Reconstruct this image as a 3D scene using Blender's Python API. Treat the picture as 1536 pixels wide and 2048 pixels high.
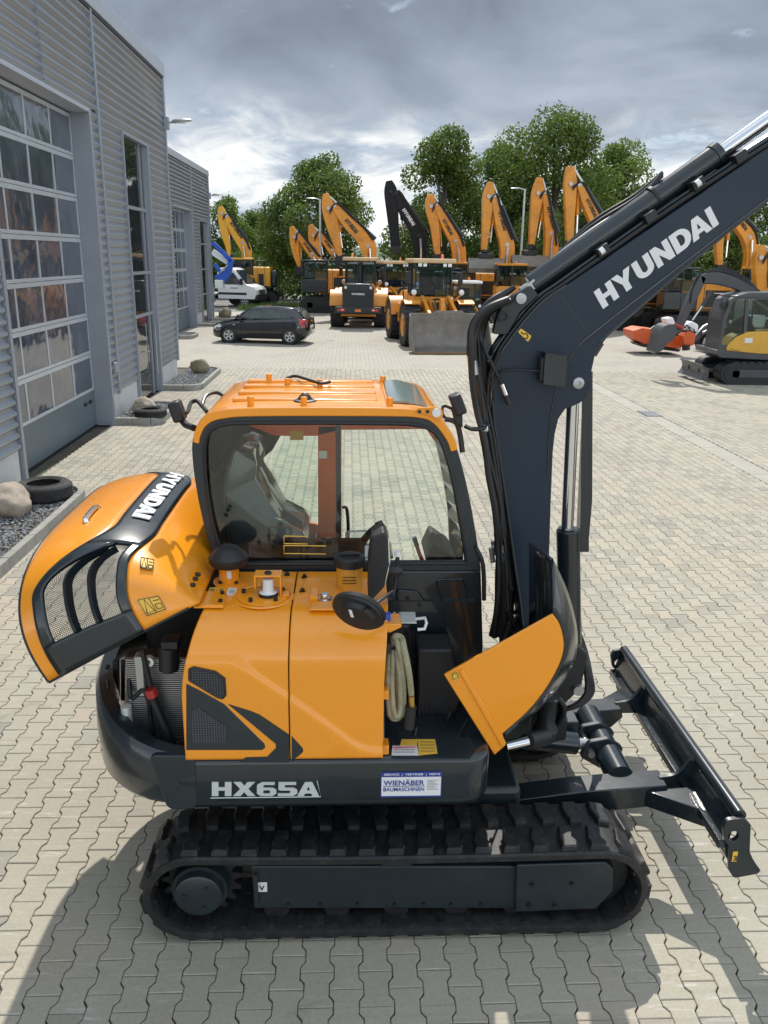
import bpy, bmesh, math, random
import numpy as np
from mathutils import Vector, Matrix
random.seed(7)
for o in list(bpy.data.objects): bpy.data.objects.remove(o)
SC = bpy.context.scene
COL = SC.collection

# ------------------------------------------------------------------ camera
F, CX, CY, HCAM = 1650.0, 768.0, 1024.0, 3.35          # focal length in pixels of a 1536x2048 picture
def _n(v):
    v = np.array(v, float); return v / np.linalg.norm(v)
_y = _n([(697 - CX) / F, (CY - 512) / F, -1]); _d = _n([(680 - CX) / F, -(6341 - CY) / F, -1])
_z = _n(-_d - np.dot(-_d, _y) * _y); _x = np.cross(_y, _z)
RC = np.stack([_x, _y, _z]); CAMP = np.array([0, 0, HCAM])
cam_d = bpy.data.cameras.new('camera'); cam = bpy.data.objects.new('camera', cam_d); COL.objects.link(cam)
cam_d.sensor_fit = 'VERTICAL'; cam_d.sensor_height = 24.0; cam_d.lens = 24.0 * F / 2048.0
cam_d.clip_start = 0.05; cam_d.clip_end = 3000
M4 = Matrix([list(RC[0]) + [0], list(RC[1]) + [0], list(RC[2]) + [HCAM], [0, 0, 0, 1]])
cam.matrix_world = M4
SC.camera = cam

def W(px, py, X=None, Y=None, Z=None):
    """world point seen at a photo pixel, on the given axis plane (for measuring the place)"""
    r = RC @ np.array([(px - CX) / F, (CY - py) / F, -1.0])
    if X is not None: t = (X - CAMP[0]) / r[0]
    elif Y is not None: t = (Y - CAMP[1]) / r[1]
    else: t = (Z - CAMP[2]) / r[2]
    return tuple(CAMP + t * r)
def WP(px, py, p0, hd):
    """same on the vertical plane through p0 that runs along heading hd (radians from +X)"""
    r = RC @ np.array([(px - CX) / F, (CY - py) / F, -1.0])
    n = np.array([-math.sin(hd), math.cos(hd), 0])
    t = np.dot(np.array(p0) - CAMP, n) / np.dot(r, n)
    return tuple(CAMP + t * r)

# ------------------------------------------------------------------ light
SUN_AZ, SUN_EL = math.radians(2.5), math.radians(50)      # azimuth from +Y towards +X
sd = Vector((math.sin(SUN_AZ) * math.cos(SUN_EL), math.cos(SUN_AZ) * math.cos(SUN_EL), math.sin(SUN_EL)))
sun_d = bpy.data.lights.new('sun', 'SUN'); sun = bpy.data.objects.new('sun', sun_d); COL.objects.link(sun)
sun_d.energy = 2.6; sun_d.angle = math.radians(0.6); sun_d.color = (1.0, 0.95, 0.87)
sun.rotation_euler = sd.to_track_quat('Z', 'Y').to_euler(); sun.location = (5, 20, 30)
SC.view_settings.view_transform = 'Standard'; SC.view_settings.look = 'None'
SC.view_settings.exposure = 0.78; SC.view_settings.gamma = 1.0
SC.cycles.max_bounces = 8; SC.cycles.transparent_max_bounces = 16
SC.cycles.use_adaptive_sampling = True

world = bpy.data.worlds.new('World'); SC.world = world; world.use_nodes = True
nt = world.node_tree; nt.nodes.clear()
def N(nt, t, **k):
    n = nt.nodes.new(t)
    for a, b in k.items(): setattr(n, a, b)
    return n
out = N(nt, 'ShaderNodeOutputWorld'); bg = N(nt, 'ShaderNodeBackground'); bg.inputs['Strength'].default_value = 0.15
sky = N(nt, 'ShaderNodeTexSky', sky_type='NISHITA', sun_disc=False)
sky.sun_elevation = SUN_EL; sky.sun_rotation = SUN_AZ; sky.air_density = 1.0; sky.dust_density = 1.5
tc = N(nt, 'ShaderNodeTexCoord'); sep = N(nt, 'ShaderNodeSeparateXYZ'); nt.links.new(tc.outputs['Generated'], sep.inputs[0])
def MATH(nt, op, a, b=None, clamp=False):
    m = N(nt, 'ShaderNodeMath', operation=op); m.use_clamp = clamp
    for i, v in enumerate((a, b)):
        if v is None: continue
        if isinstance(v, (int, float)): m.inputs[i].default_value = v
        else: nt.links.new(v, m.inputs[i])
    return m.outputs[0]
def RAMP(nt, fac, stops, interp='LINEAR'):
    r = N(nt, 'ShaderNodeValToRGB'); r.color_ramp.interpolation = interp
    el = r.color_ramp.elements
    while len(el) < len(stops): el.new(0.5)
    for e, (p, c) in zip(el, stops):
        e.position = p; e.color = tuple(c) + (1,) if len(c) == 3 else c
    nt.links.new(fac, r.inputs[0]); return r.outputs[0]
def MIX(nt, fac, a, b, blend='MIX'):
    m = N(nt, 'ShaderNodeMix', data_type='RGBA', blend_type=blend)
    for i, v in ((0, fac), (6, a), (7, b)):
        if isinstance(v, (int, float)): m.inputs[i].default_value = v
        elif isinstance(v, tuple): m.inputs[i].default_value = v + (1,) if len(v) == 3 else v
        else: nt.links.new(v, m.inputs[i])
    return m.outputs[2]
def NOISE(nt, vec, scale, detail=4, rough=0.55, dist=0.0, w=None):
    n = N(nt, 'ShaderNodeTexNoise'); n.inputs['Scale'].default_value = scale; n.inputs['Detail'].default_value = detail
    n.inputs['Roughness'].default_value = rough; n.inputs['Distortion'].default_value = dist
    if vec is not None: nt.links.new(vec, n.inputs['Vector'])
    return n.outputs['Fac']
# cloud layer: direction projected on a plane overhead
zz = MATH(nt, 'ADD', MATH(nt, 'MAXIMUM', sep.outputs['Z'], 0.0), 0.30)
u = MATH(nt, 'DIVIDE', sep.outputs['X'], zz); v = MATH(nt, 'DIVIDE', sep.outputs['Y'], zz)
cmb = N(nt, 'ShaderNodeCombineXYZ'); nt.links.new(u, cmb.inputs[0]); nt.links.new(v, cmb.inputs[1]); cmb.inputs[2].default_value = 23.7
big = NOISE(nt, cmb.outputs[0], 0.8, 3, 0.5, 0.2)
mid = NOISE(nt, cmb.outputs[0], 2.2, 6, 0.55, 0.3)
fine = NOISE(nt, cmb.outputs[0], 4.5, 9, 0.60, 0.5)
soft = NOISE(nt, cmb.outputs[0], 1.9, 5, 0.52, 0.6)
deck_v = MATH(nt, 'ADD', MATH(nt, 'MULTIPLY', big, 0.52), MATH(nt, 'MULTIPLY', soft, 0.48))
deck = RAMP(nt, deck_v, [(0.37, (0.52, 0.64, 0.86)), (0.48, (0.86, 1.04, 1.32)), (0.60, (1.30, 1.52, 1.86)), (0.74, (2.5, 2.7, 2.95))])
puff_v = MATH(nt, 'ADD', MATH(nt, 'MULTIPLY', mid, 0.5), MATH(nt, 'MULTIPLY', fine, 0.5))
puff = RAMP(nt, puff_v, [(0.40, (1.05, 1.28, 1.62)), (0.47, (1.6, 1.85, 2.2)), (0.525, (2.5, 2.65, 2.8)), (0.60, (3.4, 3.45, 3.5))])
edge = MATH(nt, 'ADD', sep.outputs['Z'], MATH(nt, 'MULTIPLY', MATH(nt, 'SUBTRACT', mid, 0.5), 0.16))
gap = RAMP(nt, edge, [(0.105, (0,) * 3), (0.165, (1,) * 3)], 'EASE')       # bright broken cloud low down, a grey deck above
ccol = MIX(nt, gap, puff, deck)
# clouds across from the sun are front-lit, boosted out of view as added fill
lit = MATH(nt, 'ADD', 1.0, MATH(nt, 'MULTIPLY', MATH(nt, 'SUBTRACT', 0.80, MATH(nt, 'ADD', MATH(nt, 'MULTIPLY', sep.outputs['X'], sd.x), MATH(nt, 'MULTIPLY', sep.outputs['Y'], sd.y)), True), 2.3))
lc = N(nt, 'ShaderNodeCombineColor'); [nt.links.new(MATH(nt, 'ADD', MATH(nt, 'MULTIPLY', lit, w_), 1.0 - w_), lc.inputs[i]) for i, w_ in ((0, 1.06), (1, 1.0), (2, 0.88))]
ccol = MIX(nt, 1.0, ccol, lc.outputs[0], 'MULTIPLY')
mask = RAMP(nt, puff_v, [(0.30, (0.6,) * 3), (0.42, (1,) * 3)])
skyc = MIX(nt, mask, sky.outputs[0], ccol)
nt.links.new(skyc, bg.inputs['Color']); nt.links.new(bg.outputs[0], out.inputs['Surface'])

# ------------------------------------------------------------------ materials
MATS = {}
def principled(name, color, rough=0.5, metal=0.0, coat=0.0, var=0.06, vscale=3.0, bump=0.0, bscale=40.0, spec=0.5, dirt=0.0, dirtc=(0.22, 0.2, 0.17), island=0.0):
    if name in MATS: return MATS[name]
    m = bpy.data.materials.new(name); m.use_nodes = True; MATS[name] = m
    t = m.node_tree; b = t.nodes['Principled BSDF']
    tcn = N(t, 'ShaderNodeTexCoord'); vec = tcn.outputs['Object']
    c = tuple(color)
    nz = NOISE(t, vec, vscale, 6, 0.6)
    lo = tuple(max(0, x * (1 - var)) for x in c); hi = tuple(min(1, x * (1 + var)) for x in c)
    col = RAMP(t, nz, [(0.3, lo), (0.7, hi)])
    if island:
        g = N(t, 'ShaderNodeNewGeometry')
        col = MIX(t, 1.0, col, RAMP(t, g.outputs['Random Per Island'], [(0, (1 - island,) * 3), (1, (1 + island,) * 3)]), 'MULTIPLY')
    if dirt:
        dn = NOISE(t, vec, vscale * 2.3, 8, 0.7, 0.4)
        col = MIX(t, RAMP(t, dn, [(0.48, (0,) * 3), (0.75, (dirt,) * 3)]), col, dirtc)
    t.links.new(col, b.inputs['Base Color'])
    rn = NOISE(t, vec, vscale * 4, 5, 0.6)
    t.links.new(MATH(t, 'ADD', MATH(t, 'MULTIPLY', rn, rough * 0.35), rough * 0.82), b.inputs['Roughness'])
    b.inputs['Metallic'].default_value = metal; b.inputs['Coat Weight'].default_value = coat
    b.inputs['Coat Roughness'].default_value = 0.035; b.inputs['Specular IOR Level'].default_value = spec
    if bump:
        bn = N(t, 'ShaderNodeBump'); bn.inputs['Strength'].default_value = bump; bn.inputs['Distance'].default_value = 0.01
        t.links.new(NOISE(t, vec, bscale, 5, 0.6), bn.inputs['Height']); t.links.new(bn.outputs[0], b.inputs['Normal'])
    return m
def glassy(name, tint=(0.75, 0.88, 0.82), ior=1.5, rough=0.0, film=0.0, filmc=(0.8, 0.8, 0.8)):
    if name in MATS: return MATS[name]
    m = bpy.data.materials.new(name); m.use_nodes = True; MATS[name] = m
    t = m.node_tree; t.nodes.clear()
    o = N(t, 'ShaderNodeOutputMaterial'); tr = N(t, 'ShaderNodeBsdfTransparent'); gl = N(t, 'ShaderNodeBsdfGlossy'); mx = N(t, 'ShaderNodeMixShader')
    tr.inputs[0].default_value = tint + (1,); gl.inputs['Roughness'].default_value = rough; gl.inputs[0].default_value = (1, 1, 1, 1)
    fr = N(t, 'ShaderNodeFresnel'); fr.inputs[0].default_value = ior
    t.links.new(fr.outputs[0], mx.inputs[0]); t.links.new(tr.outputs[0], mx.inputs[1]); t.links.new(gl.outputs[0], mx.inputs[2])
    last = mx
    if film:
        df = N(t, 'ShaderNodeBsdfDiffuse'); df.inputs[0].default_value = filmc + (1,); m2 = N(t, 'ShaderNodeMixShader')
        tcn = N(t, 'ShaderNodeTexCoord')
        fz = NOISE(t, tcn.outputs['Object'], 9, 6, 0.65, 1.5)
        t.links.new(MATH(t, 'MULTIPLY', fz, film), m2.inputs[0])
        t.links.new(mx.outputs[0], m2.inputs[1]); t.links.new(df.outputs[0], m2.inputs[2]); last = m2
    t.links.new(last.outputs[0], o.inputs['Surface'])
    return m

ORANGE = principled('orange_paint', (0.86, 0.305, 0.007), 0.28, coat=0.55, var=0.03, vscale=1.5)
ORANGE_OLD = principled('worn_orange_paint', (0.70, 0.275, 0.018), 0.45, coat=0.1, var=0.16, vscale=1.2, dirt=0.5, dirtc=(0.16, 0.09, 0.04))
YELLOW = principled('yellow_paint', (0.66, 0.36, 0.035), 0.4, coat=0.3, var=0.06)
NAVY = principled('dark_navy_paint', (0.010, 0.017, 0.022), 0.26, coat=0.45, var=0.12, vscale=2.5)
BOOMP = principled('boom_grey_paint', (0.013, 0.024, 0.041), 0.42, coat=0.05, var=0.10, vscale=1.5, spec=0.32)
NAVY_SATIN = principled('dark_satin_paint', (0.013, 0.021, 0.026), 0.38, coat=0.1, var=0.12, vscale=2.0, dirt=0.10, dirtc=(0.12, 0.12, 0.11))
BLACKBOOM = principled('black_boom_paint', (0.010, 0.012, 0.015), 0.6, var=0.3, vscale=1.0, spec=0.25, dirt=0.2, dirtc=(0.06, 0.05, 0.045))
BLACKP = principled('black_plastic', (0.014, 0.014, 0.016), 0.48, var=0.15, bump=0.05, bscale=220)
BLACKM = principled('black_machinery', (0.010, 0.011, 0.013), 0.5, var=0.3, vscale=9, dirt=0.2, dirtc=(0.06, 0.055, 0.05))
RUBBER = principled('black_rubber', (0.010, 0.010, 0.011), 0.55, var=0.2, vscale=6, bump=0.12, bscale=70, dirt=0.45, dirtc=(0.075, 0.07, 0.062))
HOSE = principled('hose_rubber', (0.010, 0.010, 0.012), 0.42, var=0.2, vscale=10)
TYRE = principled('tyre_rubber', (0.026, 0.026, 0.028), 0.8, var=0.25, vscale=8, bump=0.2, bscale=60, dirt=0.35, dirtc=(0.11, 0.105, 0.10))
CHROME = principled('chrome', (0.72, 0.73, 0.75), 0.14, metal=1.0, var=0.04)
STEEL = principled('bare_steel', (0.42, 0.43, 0.44), 0.4, metal=0.85, var=0.12)
WORNSTEEL = principled('worn_bucket_steel', (0.20, 0.185, 0.165), 0.5, metal=0.4, var=0.25, vscale=2.5, dirt=0.45, dirtc=(0.17, 0.10, 0.05))
ZINC = principled('zinc_plate', (0.72, 0.76, 0.74), 0.35, metal=0.5, var=0.06)
WHITE = principled('white_paint', (0.78, 0.79, 0.80), 0.35, coat=0.3, var=0.03)
OFFWHITE = principled('white_print', (0.72, 0.73, 0.74), 0.5, var=0.03)
STICKER = principled('yellow_sticker', (0.78, 0.47, 0.06), 0.5, var=0.04)
INK = principled('black_print', (0.015, 0.015, 0.015), 0.6, var=0.1)
BLUEINK = principled('blue_print', (0.02, 0.045, 0.28), 0.5, var=0.06)
BLUE = principled('blue_paint', (0.015, 0.085, 0.45), 0.4, coat=0.3, var=0.08)
RED = principled('red_plastic', (0.45, 0.03, 0.025), 0.4, var=0.08)
INORANGE = principled('cab_inner_orange', (0.85, 0.17, 0.03), 0.5, var=0.06)
ORANGERED = principled('orange_red_plastic', (0.62, 0.10, 0.02), 0.45, var=0.1)
CABGLASS = glassy('cab_glass', (0.93, 0.975, 0.95))
DARKGLASS = principled('dark_glass', (0.018, 0.028, 0.036), 0.06, var=0.2, spec=0.8)
BLUEGLASS = glassy('blue_tinted_glass', (0.40, 0.55, 0.68))
PLASTICFILM = glassy('clear_plastic_film', (0.93, 0.95, 0.93), rough=0.08, film=0.11)
SEATM = principled('seat_fabric', (0.045, 0.048, 0.052), 0.85, var=0.2, vscale=8)
CARGLASS = principled('car_window_glass', (0.075, 0.095, 0.095), 0.05, var=0.3, vscale=2.0, spec=0.9)
CARBLACK = principled('black_car_paint', (0.0025, 0.0035, 0.008), 0.12, coat=1.0, var=0.05)
ALLOY = principled('alloy_wheel', (0.55, 0.56, 0.58), 0.3, metal=0.7, var=0.05)
TAILRED = principled('tail_lamp_red', (0.50, 0.015, 0.02), 0.15, coat=0.8, var=0.1)
LAMPGLASS = principled('lamp_glass', (0.75, 0.77, 0.78), 0.1, coat=0.6, var=0.1)
AMBER = principled('amber_lamp', (0.85, 0.20, 0.02), 0.25, coat=0.5, var=0.05)

# ------------------------------------------------------------------ mesh builder
V3 = lambda p: np.array(p, float)
def unit(v):
    v = V3(v); return v / (np.linalg.norm(v) + 1e-12)
def catmull(pts, n=6, closed=False):
    pts = [V3(p) for p in pts]; out = []
    m = len(pts); rng = range(m if closed else m - 1)
    for i in rng:
        if closed: a, b, c, d = pts[i - 1], pts[i], pts[(i + 1) % m], pts[(i + 2) % m]
        else: a, b, c, d = pts[max(i - 1, 0)], pts[i], pts[i + 1], pts[min(i + 2, m - 1)]
        for k in range(n):
            t = k / n
            out.append(0.5 * ((2 * b) + (-a + c) * t + (2 * a - 5 * b + 4 * c - d) * t * t + (-a + 3 * b - 3 * c + d) * t ** 3))
    if not closed: out.append(pts[-1])
    return out
def fillet(poly, r, seg=5):
    """round the corners of a 2-D polygon; r number or list"""
    out = []; m = len(poly)
    for i, p in enumerate(poly):
        ri = r[i] if isinstance(r, (list, tuple)) else r
        p = V3(p); a = V3(poly[i - 1]); b = V3(poly[(i + 1) % m])
        da, db = unit(a - p), unit(b - p)
        if ri <= 0: out.append(p); continue
        ang = math.acos(max(-1, min(1, float(np.dot(da, db)))))
        if ang > 3.0: out.append(p); continue
        t = min(ri / math.tan(ang / 2), 0.48 * np.linalg.norm(a - p), 0.48 * np.linalg.norm(b - p))
        s, e = p + da * t, p + db * t
        for k in range(seg + 1):
            q = k / seg
            out.append((1 - q) ** 2 * s + 2 * q * (1 - q) * p + q * q * e)
    return out
def resample(poly, n, closed=True):
    P = [V3(p) for p in poly]
    if closed: P = P + [P[0]]
    d = [0.0]
    for a, b in zip(P, P[1:]): d.append(d[-1] + np.linalg.norm(b - a))
    out = []; j = 0; tot = d[-1]
    cnt = n if closed else n - 1
    for k in range(n):
        s = tot * k / cnt
        while j < len(d) - 2 and d[j + 1] < s: j += 1
        t = (s - d[j]) / max(d[j + 1] - d[j], 1e-9)
        out.append(P[j] + (P[j + 1] - P[j]) * t)
    return out

ROOT = {}       # object -> world location of its thing
class MB:
    def __init__(s): s.v = []; s.f = []
    def add(s, vs, fs):
        k = len(s.v); s.v += [tuple(map(float, p)) for p in vs]; s.f += [tuple(i + k for i in f) for f in fs]; return s
    def box(s, a, b):
        x0, y0, z0 = [min(p, q) for p, q in zip(a, b)]; x1, y1, z1 = [max(p, q) for p, q in zip(a, b)]
        return s.add([(x0, y0, z0), (x1, y0, z0), (x1, y1, z0), (x0, y1, z0), (x0, y0, z1), (x1, y0, z1), (x1, y1, z1), (x0, y1, z1)],
                     [(0, 3, 2, 1), (4, 5, 6, 7), (0, 1, 5, 4), (1, 2, 6, 5), (2, 3, 7, 6), (3, 0, 4, 7)])
    def obox(s, c, ax, ay, az):
        c, ax, ay, az = map(V3, (c, ax, ay, az)); vs = []
        for k in (-1, 1):
            for i, j in ((-1, -1), (1, -1), (1, 1), (-1, 1)): vs.append(c + i * ax + j * ay + k * az)
        return s.add(vs, [(0, 3, 2, 1), (4, 5, 6, 7), (0, 1, 5, 4), (1, 2, 6, 5), (2, 3, 7, 6), (3, 0, 4, 7)])
    def beam(s, p, q, w, h, up=(0, 0, 1)):
        p, q = V3(p), V3(q); d = unit(q - p); sd_ = np.cross(d, V3(up))
        if np.linalg.norm(sd_) < 1e-4: sd_ = np.cross(d, V3((1, 0, 0)))
        sd_ = unit(sd_); u_ = np.cross(sd_, d)
        return s.obox((p + q) / 2, (q - p) / 2, sd_ * w / 2, u_ * h / 2)
    def prism(s, poly, vec):
        poly = [V3(p) for p in poly]; n = len(poly); vec = V3(vec)
        return s.add(poly + [p + vec for p in poly], [tuple(range(n))[::-1], tuple(range(n, 2 * n))] + [(i, (i + 1) % n, n + (i + 1) % n, n + i) for i in range(n)])
    def ring(s, outer, inner, vec):
        o = [V3(p) for p in outer]; i_ = [V3(p) for p in inner]; n = len(o); vec = V3(vec)
        vs = o + i_ + [p + vec for p in o] + [p + vec for p in i_]; fs = []
        for k in range(n):
            l = (k + 1) % n
            fs += [(k, l, n + l, n + k), (2 * n + k, 3 * n + k, 3 * n + l, 2 * n + l), (k, 2 * n + k, 2 * n + l, l), (n + k, n + l, 3 * n + l, 3 * n + k)]
        return s.add(vs, fs)
    def cyl(s, p, q, r, r2=None, n=16, caps=True):
        p, q = V3(p), V3(q); d = unit(q - p); a = np.cross(d, (0, 0, 1.0))
        if np.linalg.norm(a) < 1e-4: a = np.cross(d, (1.0, 0, 0))
        a = unit(a); b = np.cross(d, a); r2 = r if r2 is None else r2; vs = []
        for c, rr in ((p, r), (q, r2)):
            for k in range(n):
                t = 2 * math.pi * k / n; vs.append(c + rr * (math.cos(t) * a + math.sin(t) * b))
        fs = [(k, (k + 1) % n, n + (k + 1) % n, n + k) for k in range(n)]
        if caps: fs += [tuple(range(n))[::-1], tuple(range(n, 2 * n))]
        return s.add(vs, fs)
    def lathe(s, p, d, prof, n=24):
        p, d = V3(p), unit(d); a = np.cross(d, (0, 0, 1.0))
        if np.linalg.norm(a) < 1e-4: a = np.cross(d, (1.0, 0, 0))
        a = unit(a); b = np.cross(d, a); vs = []; fs = []
        for (t, r) in prof:
            for k in range(n):
                q = 2 * math.pi * k / n; vs.append(p + d * t + max(r, 1e-4) * (math.cos(q) * a + math.sin(q) * b))
        for i in range(len(prof) - 1):
            for k in range(n): fs.append((i * n + k, i * n + (k + 1) % n, (i + 1) * n + (k + 1) % n, (i + 1) * n + k))
        return s.add(vs, fs)
    def tube(s, pts, r, n=8, smooth=0, caps=True):
        if smooth: pts = catmull(pts, smooth)
        pts = [V3(p) for p in pts]; vs = []; fs = []; m = len(pts); u_ = None
        for i, p in enumerate(pts):
            d = unit(pts[min(i + 1, m - 1)] - pts[max(i - 1, 0)])
            if u_ is None:
                u_ = np.cross(d, (0.31, 0.9, 0.17)); u_ = unit(u_)
            u_ = unit(u_ - d * np.dot(u_, d)); w_ = np.cross(d, u_); rr = r[i] if isinstance(r, (list, tuple)) else r
            for k in range(n):
                t = 2 * math.pi * k / n; vs.append(p + rr * (math.cos(t) * u_ + math.sin(t) * w_))
        for i in range(m - 1):
            for k in range(n): fs.append((i * n + k, i * n + (k + 1) % n, (i + 1) * n + (k + 1) % n, (i + 1) * n + k))
        if caps: fs += [tuple(range(n))[::-1], tuple(range((m - 1) * n, m * n))]
        return s.add(vs, fs)
    def grid(s, rows, closed=False):
        m, n = len(rows), len(rows[0]); fs = []
        for i in range(m - 1):
            for k in range(n if closed else n - 1): fs.append((i * n + k, i * n + (k + 1) % n, (i + 1) * n + (k + 1) % n, (i + 1) * n + k))
        return s.add([p for r in rows for p in r], fs)
    def loft(s, rings, caps=True):
        n = len(rings[0]); m = len(rings); k0 = len(s.v); s.grid(rings, True)
        if caps: s.f += [tuple(k0 + i for i in range(n))[::-1], tuple(k0 + (m - 1) * n + i for i in range(n))]
        return s
    def build(s, name, mat, parent=None, bevel=0.0, smooth=35, solid=0.0, recalc=True, seg=2):
        me = bpy.data.meshes.new(name); base = ROOT.get(parent, (0, 0, 0)) if parent else (0, 0, 0)
        vs = np.array(s.v, float) - np.array(base)
        me.from_pydata(vs.tolist(), [], s.f); me.materials.append(mat)
        if recalc and len(s.f) < 60000:
            b = bmesh.new(); b.from_mesh(me); bmesh.ops.recalc_face_normals(b, faces=b.faces); b.to_mesh(me); b.free()
        if smooth:
            me.polygons.foreach_set('use_smooth', [True] * len(me.polygons)); me.set_sharp_from_angle(angle=math.radians(smooth))
        o = bpy.data.objects.new(name, me); COL.objects.link(o)
        if parent: o.parent = parent; ROOT[o] = base
        if solid:
            md = o.modifiers.new('thickness', 'SOLIDIFY'); md.thickness = solid; md.offset = 0
        if bevel:
            md = o.modifiers.new('edges', 'BEVEL'); md.width = bevel; md.segments = seg; md.limit_method = 'ANGLE'; md.angle_limit = math.radians(38)
        return o
def tag(o, label=None, cat=None, group=None, kind=None):
    if label: o['label'] = label
    if cat: o['category'] = cat
    if group: o['group'] = group
    if kind: o['kind'] = kind
    return o
def thing(name, loc, label, cat, group=None):
    o = bpy.data.objects.new(name, None); COL.objects.link(o); o.location = loc; o.empty_display_size = 0.2
    ROOT[o] = tuple(loc); return tag(o, label, cat, group)
def px2(poly, Y): return [W(p[0], p[1], Y=Y) for p in poly]
def pxprism(poly, Y, dy): return MB().prism(px2(poly, Y), (0, dy, 0))
def P3(pts): return [W(p[0], p[1], Y=p[2]) for p in pts]

def text(body, name, mat, parent, o, right, up, offset=0.02, depth=0.004, shear=0.0, spacing=1.0):
    """lettering as a thin mesh that fills the box o, o+right, o+up"""
    cu = bpy.data.curves.new(name, 'FONT'); cu.body = body; cu.offset = offset; cu.shear = shear; cu.space_character = spacing
    cu.resolution_u = 4
    ob = bpy.data.objects.new(name, cu); COL.objects.link(ob)
    dg = bpy.context.evaluated_depsgraph_get(); me = bpy.data.meshes.new_from_object(ob.evaluated_get(dg))
    bpy.data.objects.remove(ob); bpy.data.curves.remove(cu)
    co = np.array([v.co[:] for v in me.vertices]); mn, mx = co.min(0), co.max(0)
    o, right, up = V3(o), V3(right), V3(up); nrm = unit(np.cross(right, up)); base = V3(ROOT.get(parent, (0, 0, 0)))
    for vtx, c in zip(me.vertices, co):
        a = (c[0] - mn[0]) / (mx[0] - mn[0]); b = (c[1] - mn[1]) / (mx[1] - mn[1])
        vtx.co = Vector(o + right * a + up * b + nrm * depth - base)
    me.materials.clear(); me.materials.append(mat)
    ob = bpy.data.objects.new(name, me); COL.objects.link(ob); ob.parent = parent; ROOT[ob] = tuple(base)
    return ob
# heavy block lettering, drawn on a unit-high grid
def _arc(cx_, cy_, rx, ry, a0, a1, n=6): return [(cx_ + rx * math.cos(math.radians(a0 + (a1 - a0) * k / n)), cy_ + ry * math.sin(math.radians(a0 + (a1 - a0) * k / n))) for k in range(n + 1)]
_U = [(0, 1), (0, 0.36)] + _arc(0.40, 0.36, 0.40, 0.36, 180, 360, 10) + [(0.80, 1), (0.53, 1), (0.53, 0.38)] + _arc(0.40, 0.38, 0.13, 0.15, 360, 180, 6) + [(0.27, 1)]
_D1 = [(0, 0), (0, 1), (0.38, 1), (0.38, 0.77), (0.27, 0.77), (0.27, 0.23), (0.38, 0.23), (0.38, 0)]
_D2 = _arc(0.38, 0.5, 0.44, 0.5, 90, -90, 12) + _arc(0.38, 0.5, 0.17, 0.27, -90, 90, 8)
_AL = [(0, 0), (0.30, 1), (0.45, 1), (0.45, 0.70), (0.375, 0.40), (0.45, 0.40), (0.45, 0.19), (0.325, 0.19), (0.28, 0)]
_6L = [(0.40, 1), (0.20, 1), (0, 0.78), (0, 0.18), (0.16, 0), (0.40, 0), (0.40, 0.18), (0.30, 0.18), (0.26, 0.23), (0.26, 0.37), (0.30, 0.42), (0.40, 0.42), (0.40, 0.60), (0.26, 0.60), (0.26, 0.74), (0.32, 0.80), (0.40, 0.80)]
_6R = [(0.40, 1), (0.40, 0.80), (0.72, 0.80), (0.72, 1)], [(0.40, 0.60), (0.40, 0.42), (0.50, 0.42), (0.54, 0.37), (0.54, 0.23), (0.50, 0.18), (0.40, 0.18), (0.40, 0), (0.64, 0), (0.80, 0.18), (0.80, 0.44), (0.64, 0.60)]
GLYPH = {'H': (0.80, [[(0, 0), (0, 1), (0.27, 1), (0.27, 0.62), (0.53, 0.62), (0.53, 1), (0.80, 1), (0.80, 0), (0.53, 0), (0.53, 0.39), (0.27, 0.39), (0.27, 0)]]),
    'Y': (0.88, [[(0, 1), (0.30, 1), (0.44, 0.66), (0.58, 1), (0.88, 1), (0.575, 0.40), (0.575, 0), (0.305, 0), (0.305, 0.40)]]), 'U': (0.80, [_U]),
    'N': (0.82, [[(0, 0), (0, 1), (0.27, 1), (0.56, 0.46), (0.56, 1), (0.82, 1), (0.82, 0), (0.55, 0), (0.26, 0.54), (0.26, 0)]]),
    'D': (0.82, [_D1, _D2]), 'A': (0.90, [_AL, [(0.90 - x, y) for x, y in _AL[::-1]]]), 'I': (0.27, [[(0, 0), (0, 1), (0.27, 1), (0.27, 0)]]),
    'X': (0.92, [[(0, 0), (0.30, 0.51), (0.02, 1), (0.33, 1), (0.46, 0.72), (0.59, 1), (0.90, 1), (0.62, 0.51), (0.92, 0), (0.61, 0), (0.46, 0.29), (0.31, 0)]]),
    '6': (0.80, [_6L] + list(_6R)), '5': (0.80, [[(0.02, 1), (0.02, 0.46), (0.10, 0.40), (0.46, 0.40), (0.52, 0.34), (0.52, 0.25), (0.46, 0.19), (0.0, 0.19), (0.0, 0), (0.62, 0), (0.80, 0.18), (0.80, 0.44), (0.64, 0.60), (0.28, 0.60), (0.28, 0.80), (0.74, 0.80), (0.74, 1)]])}
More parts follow.
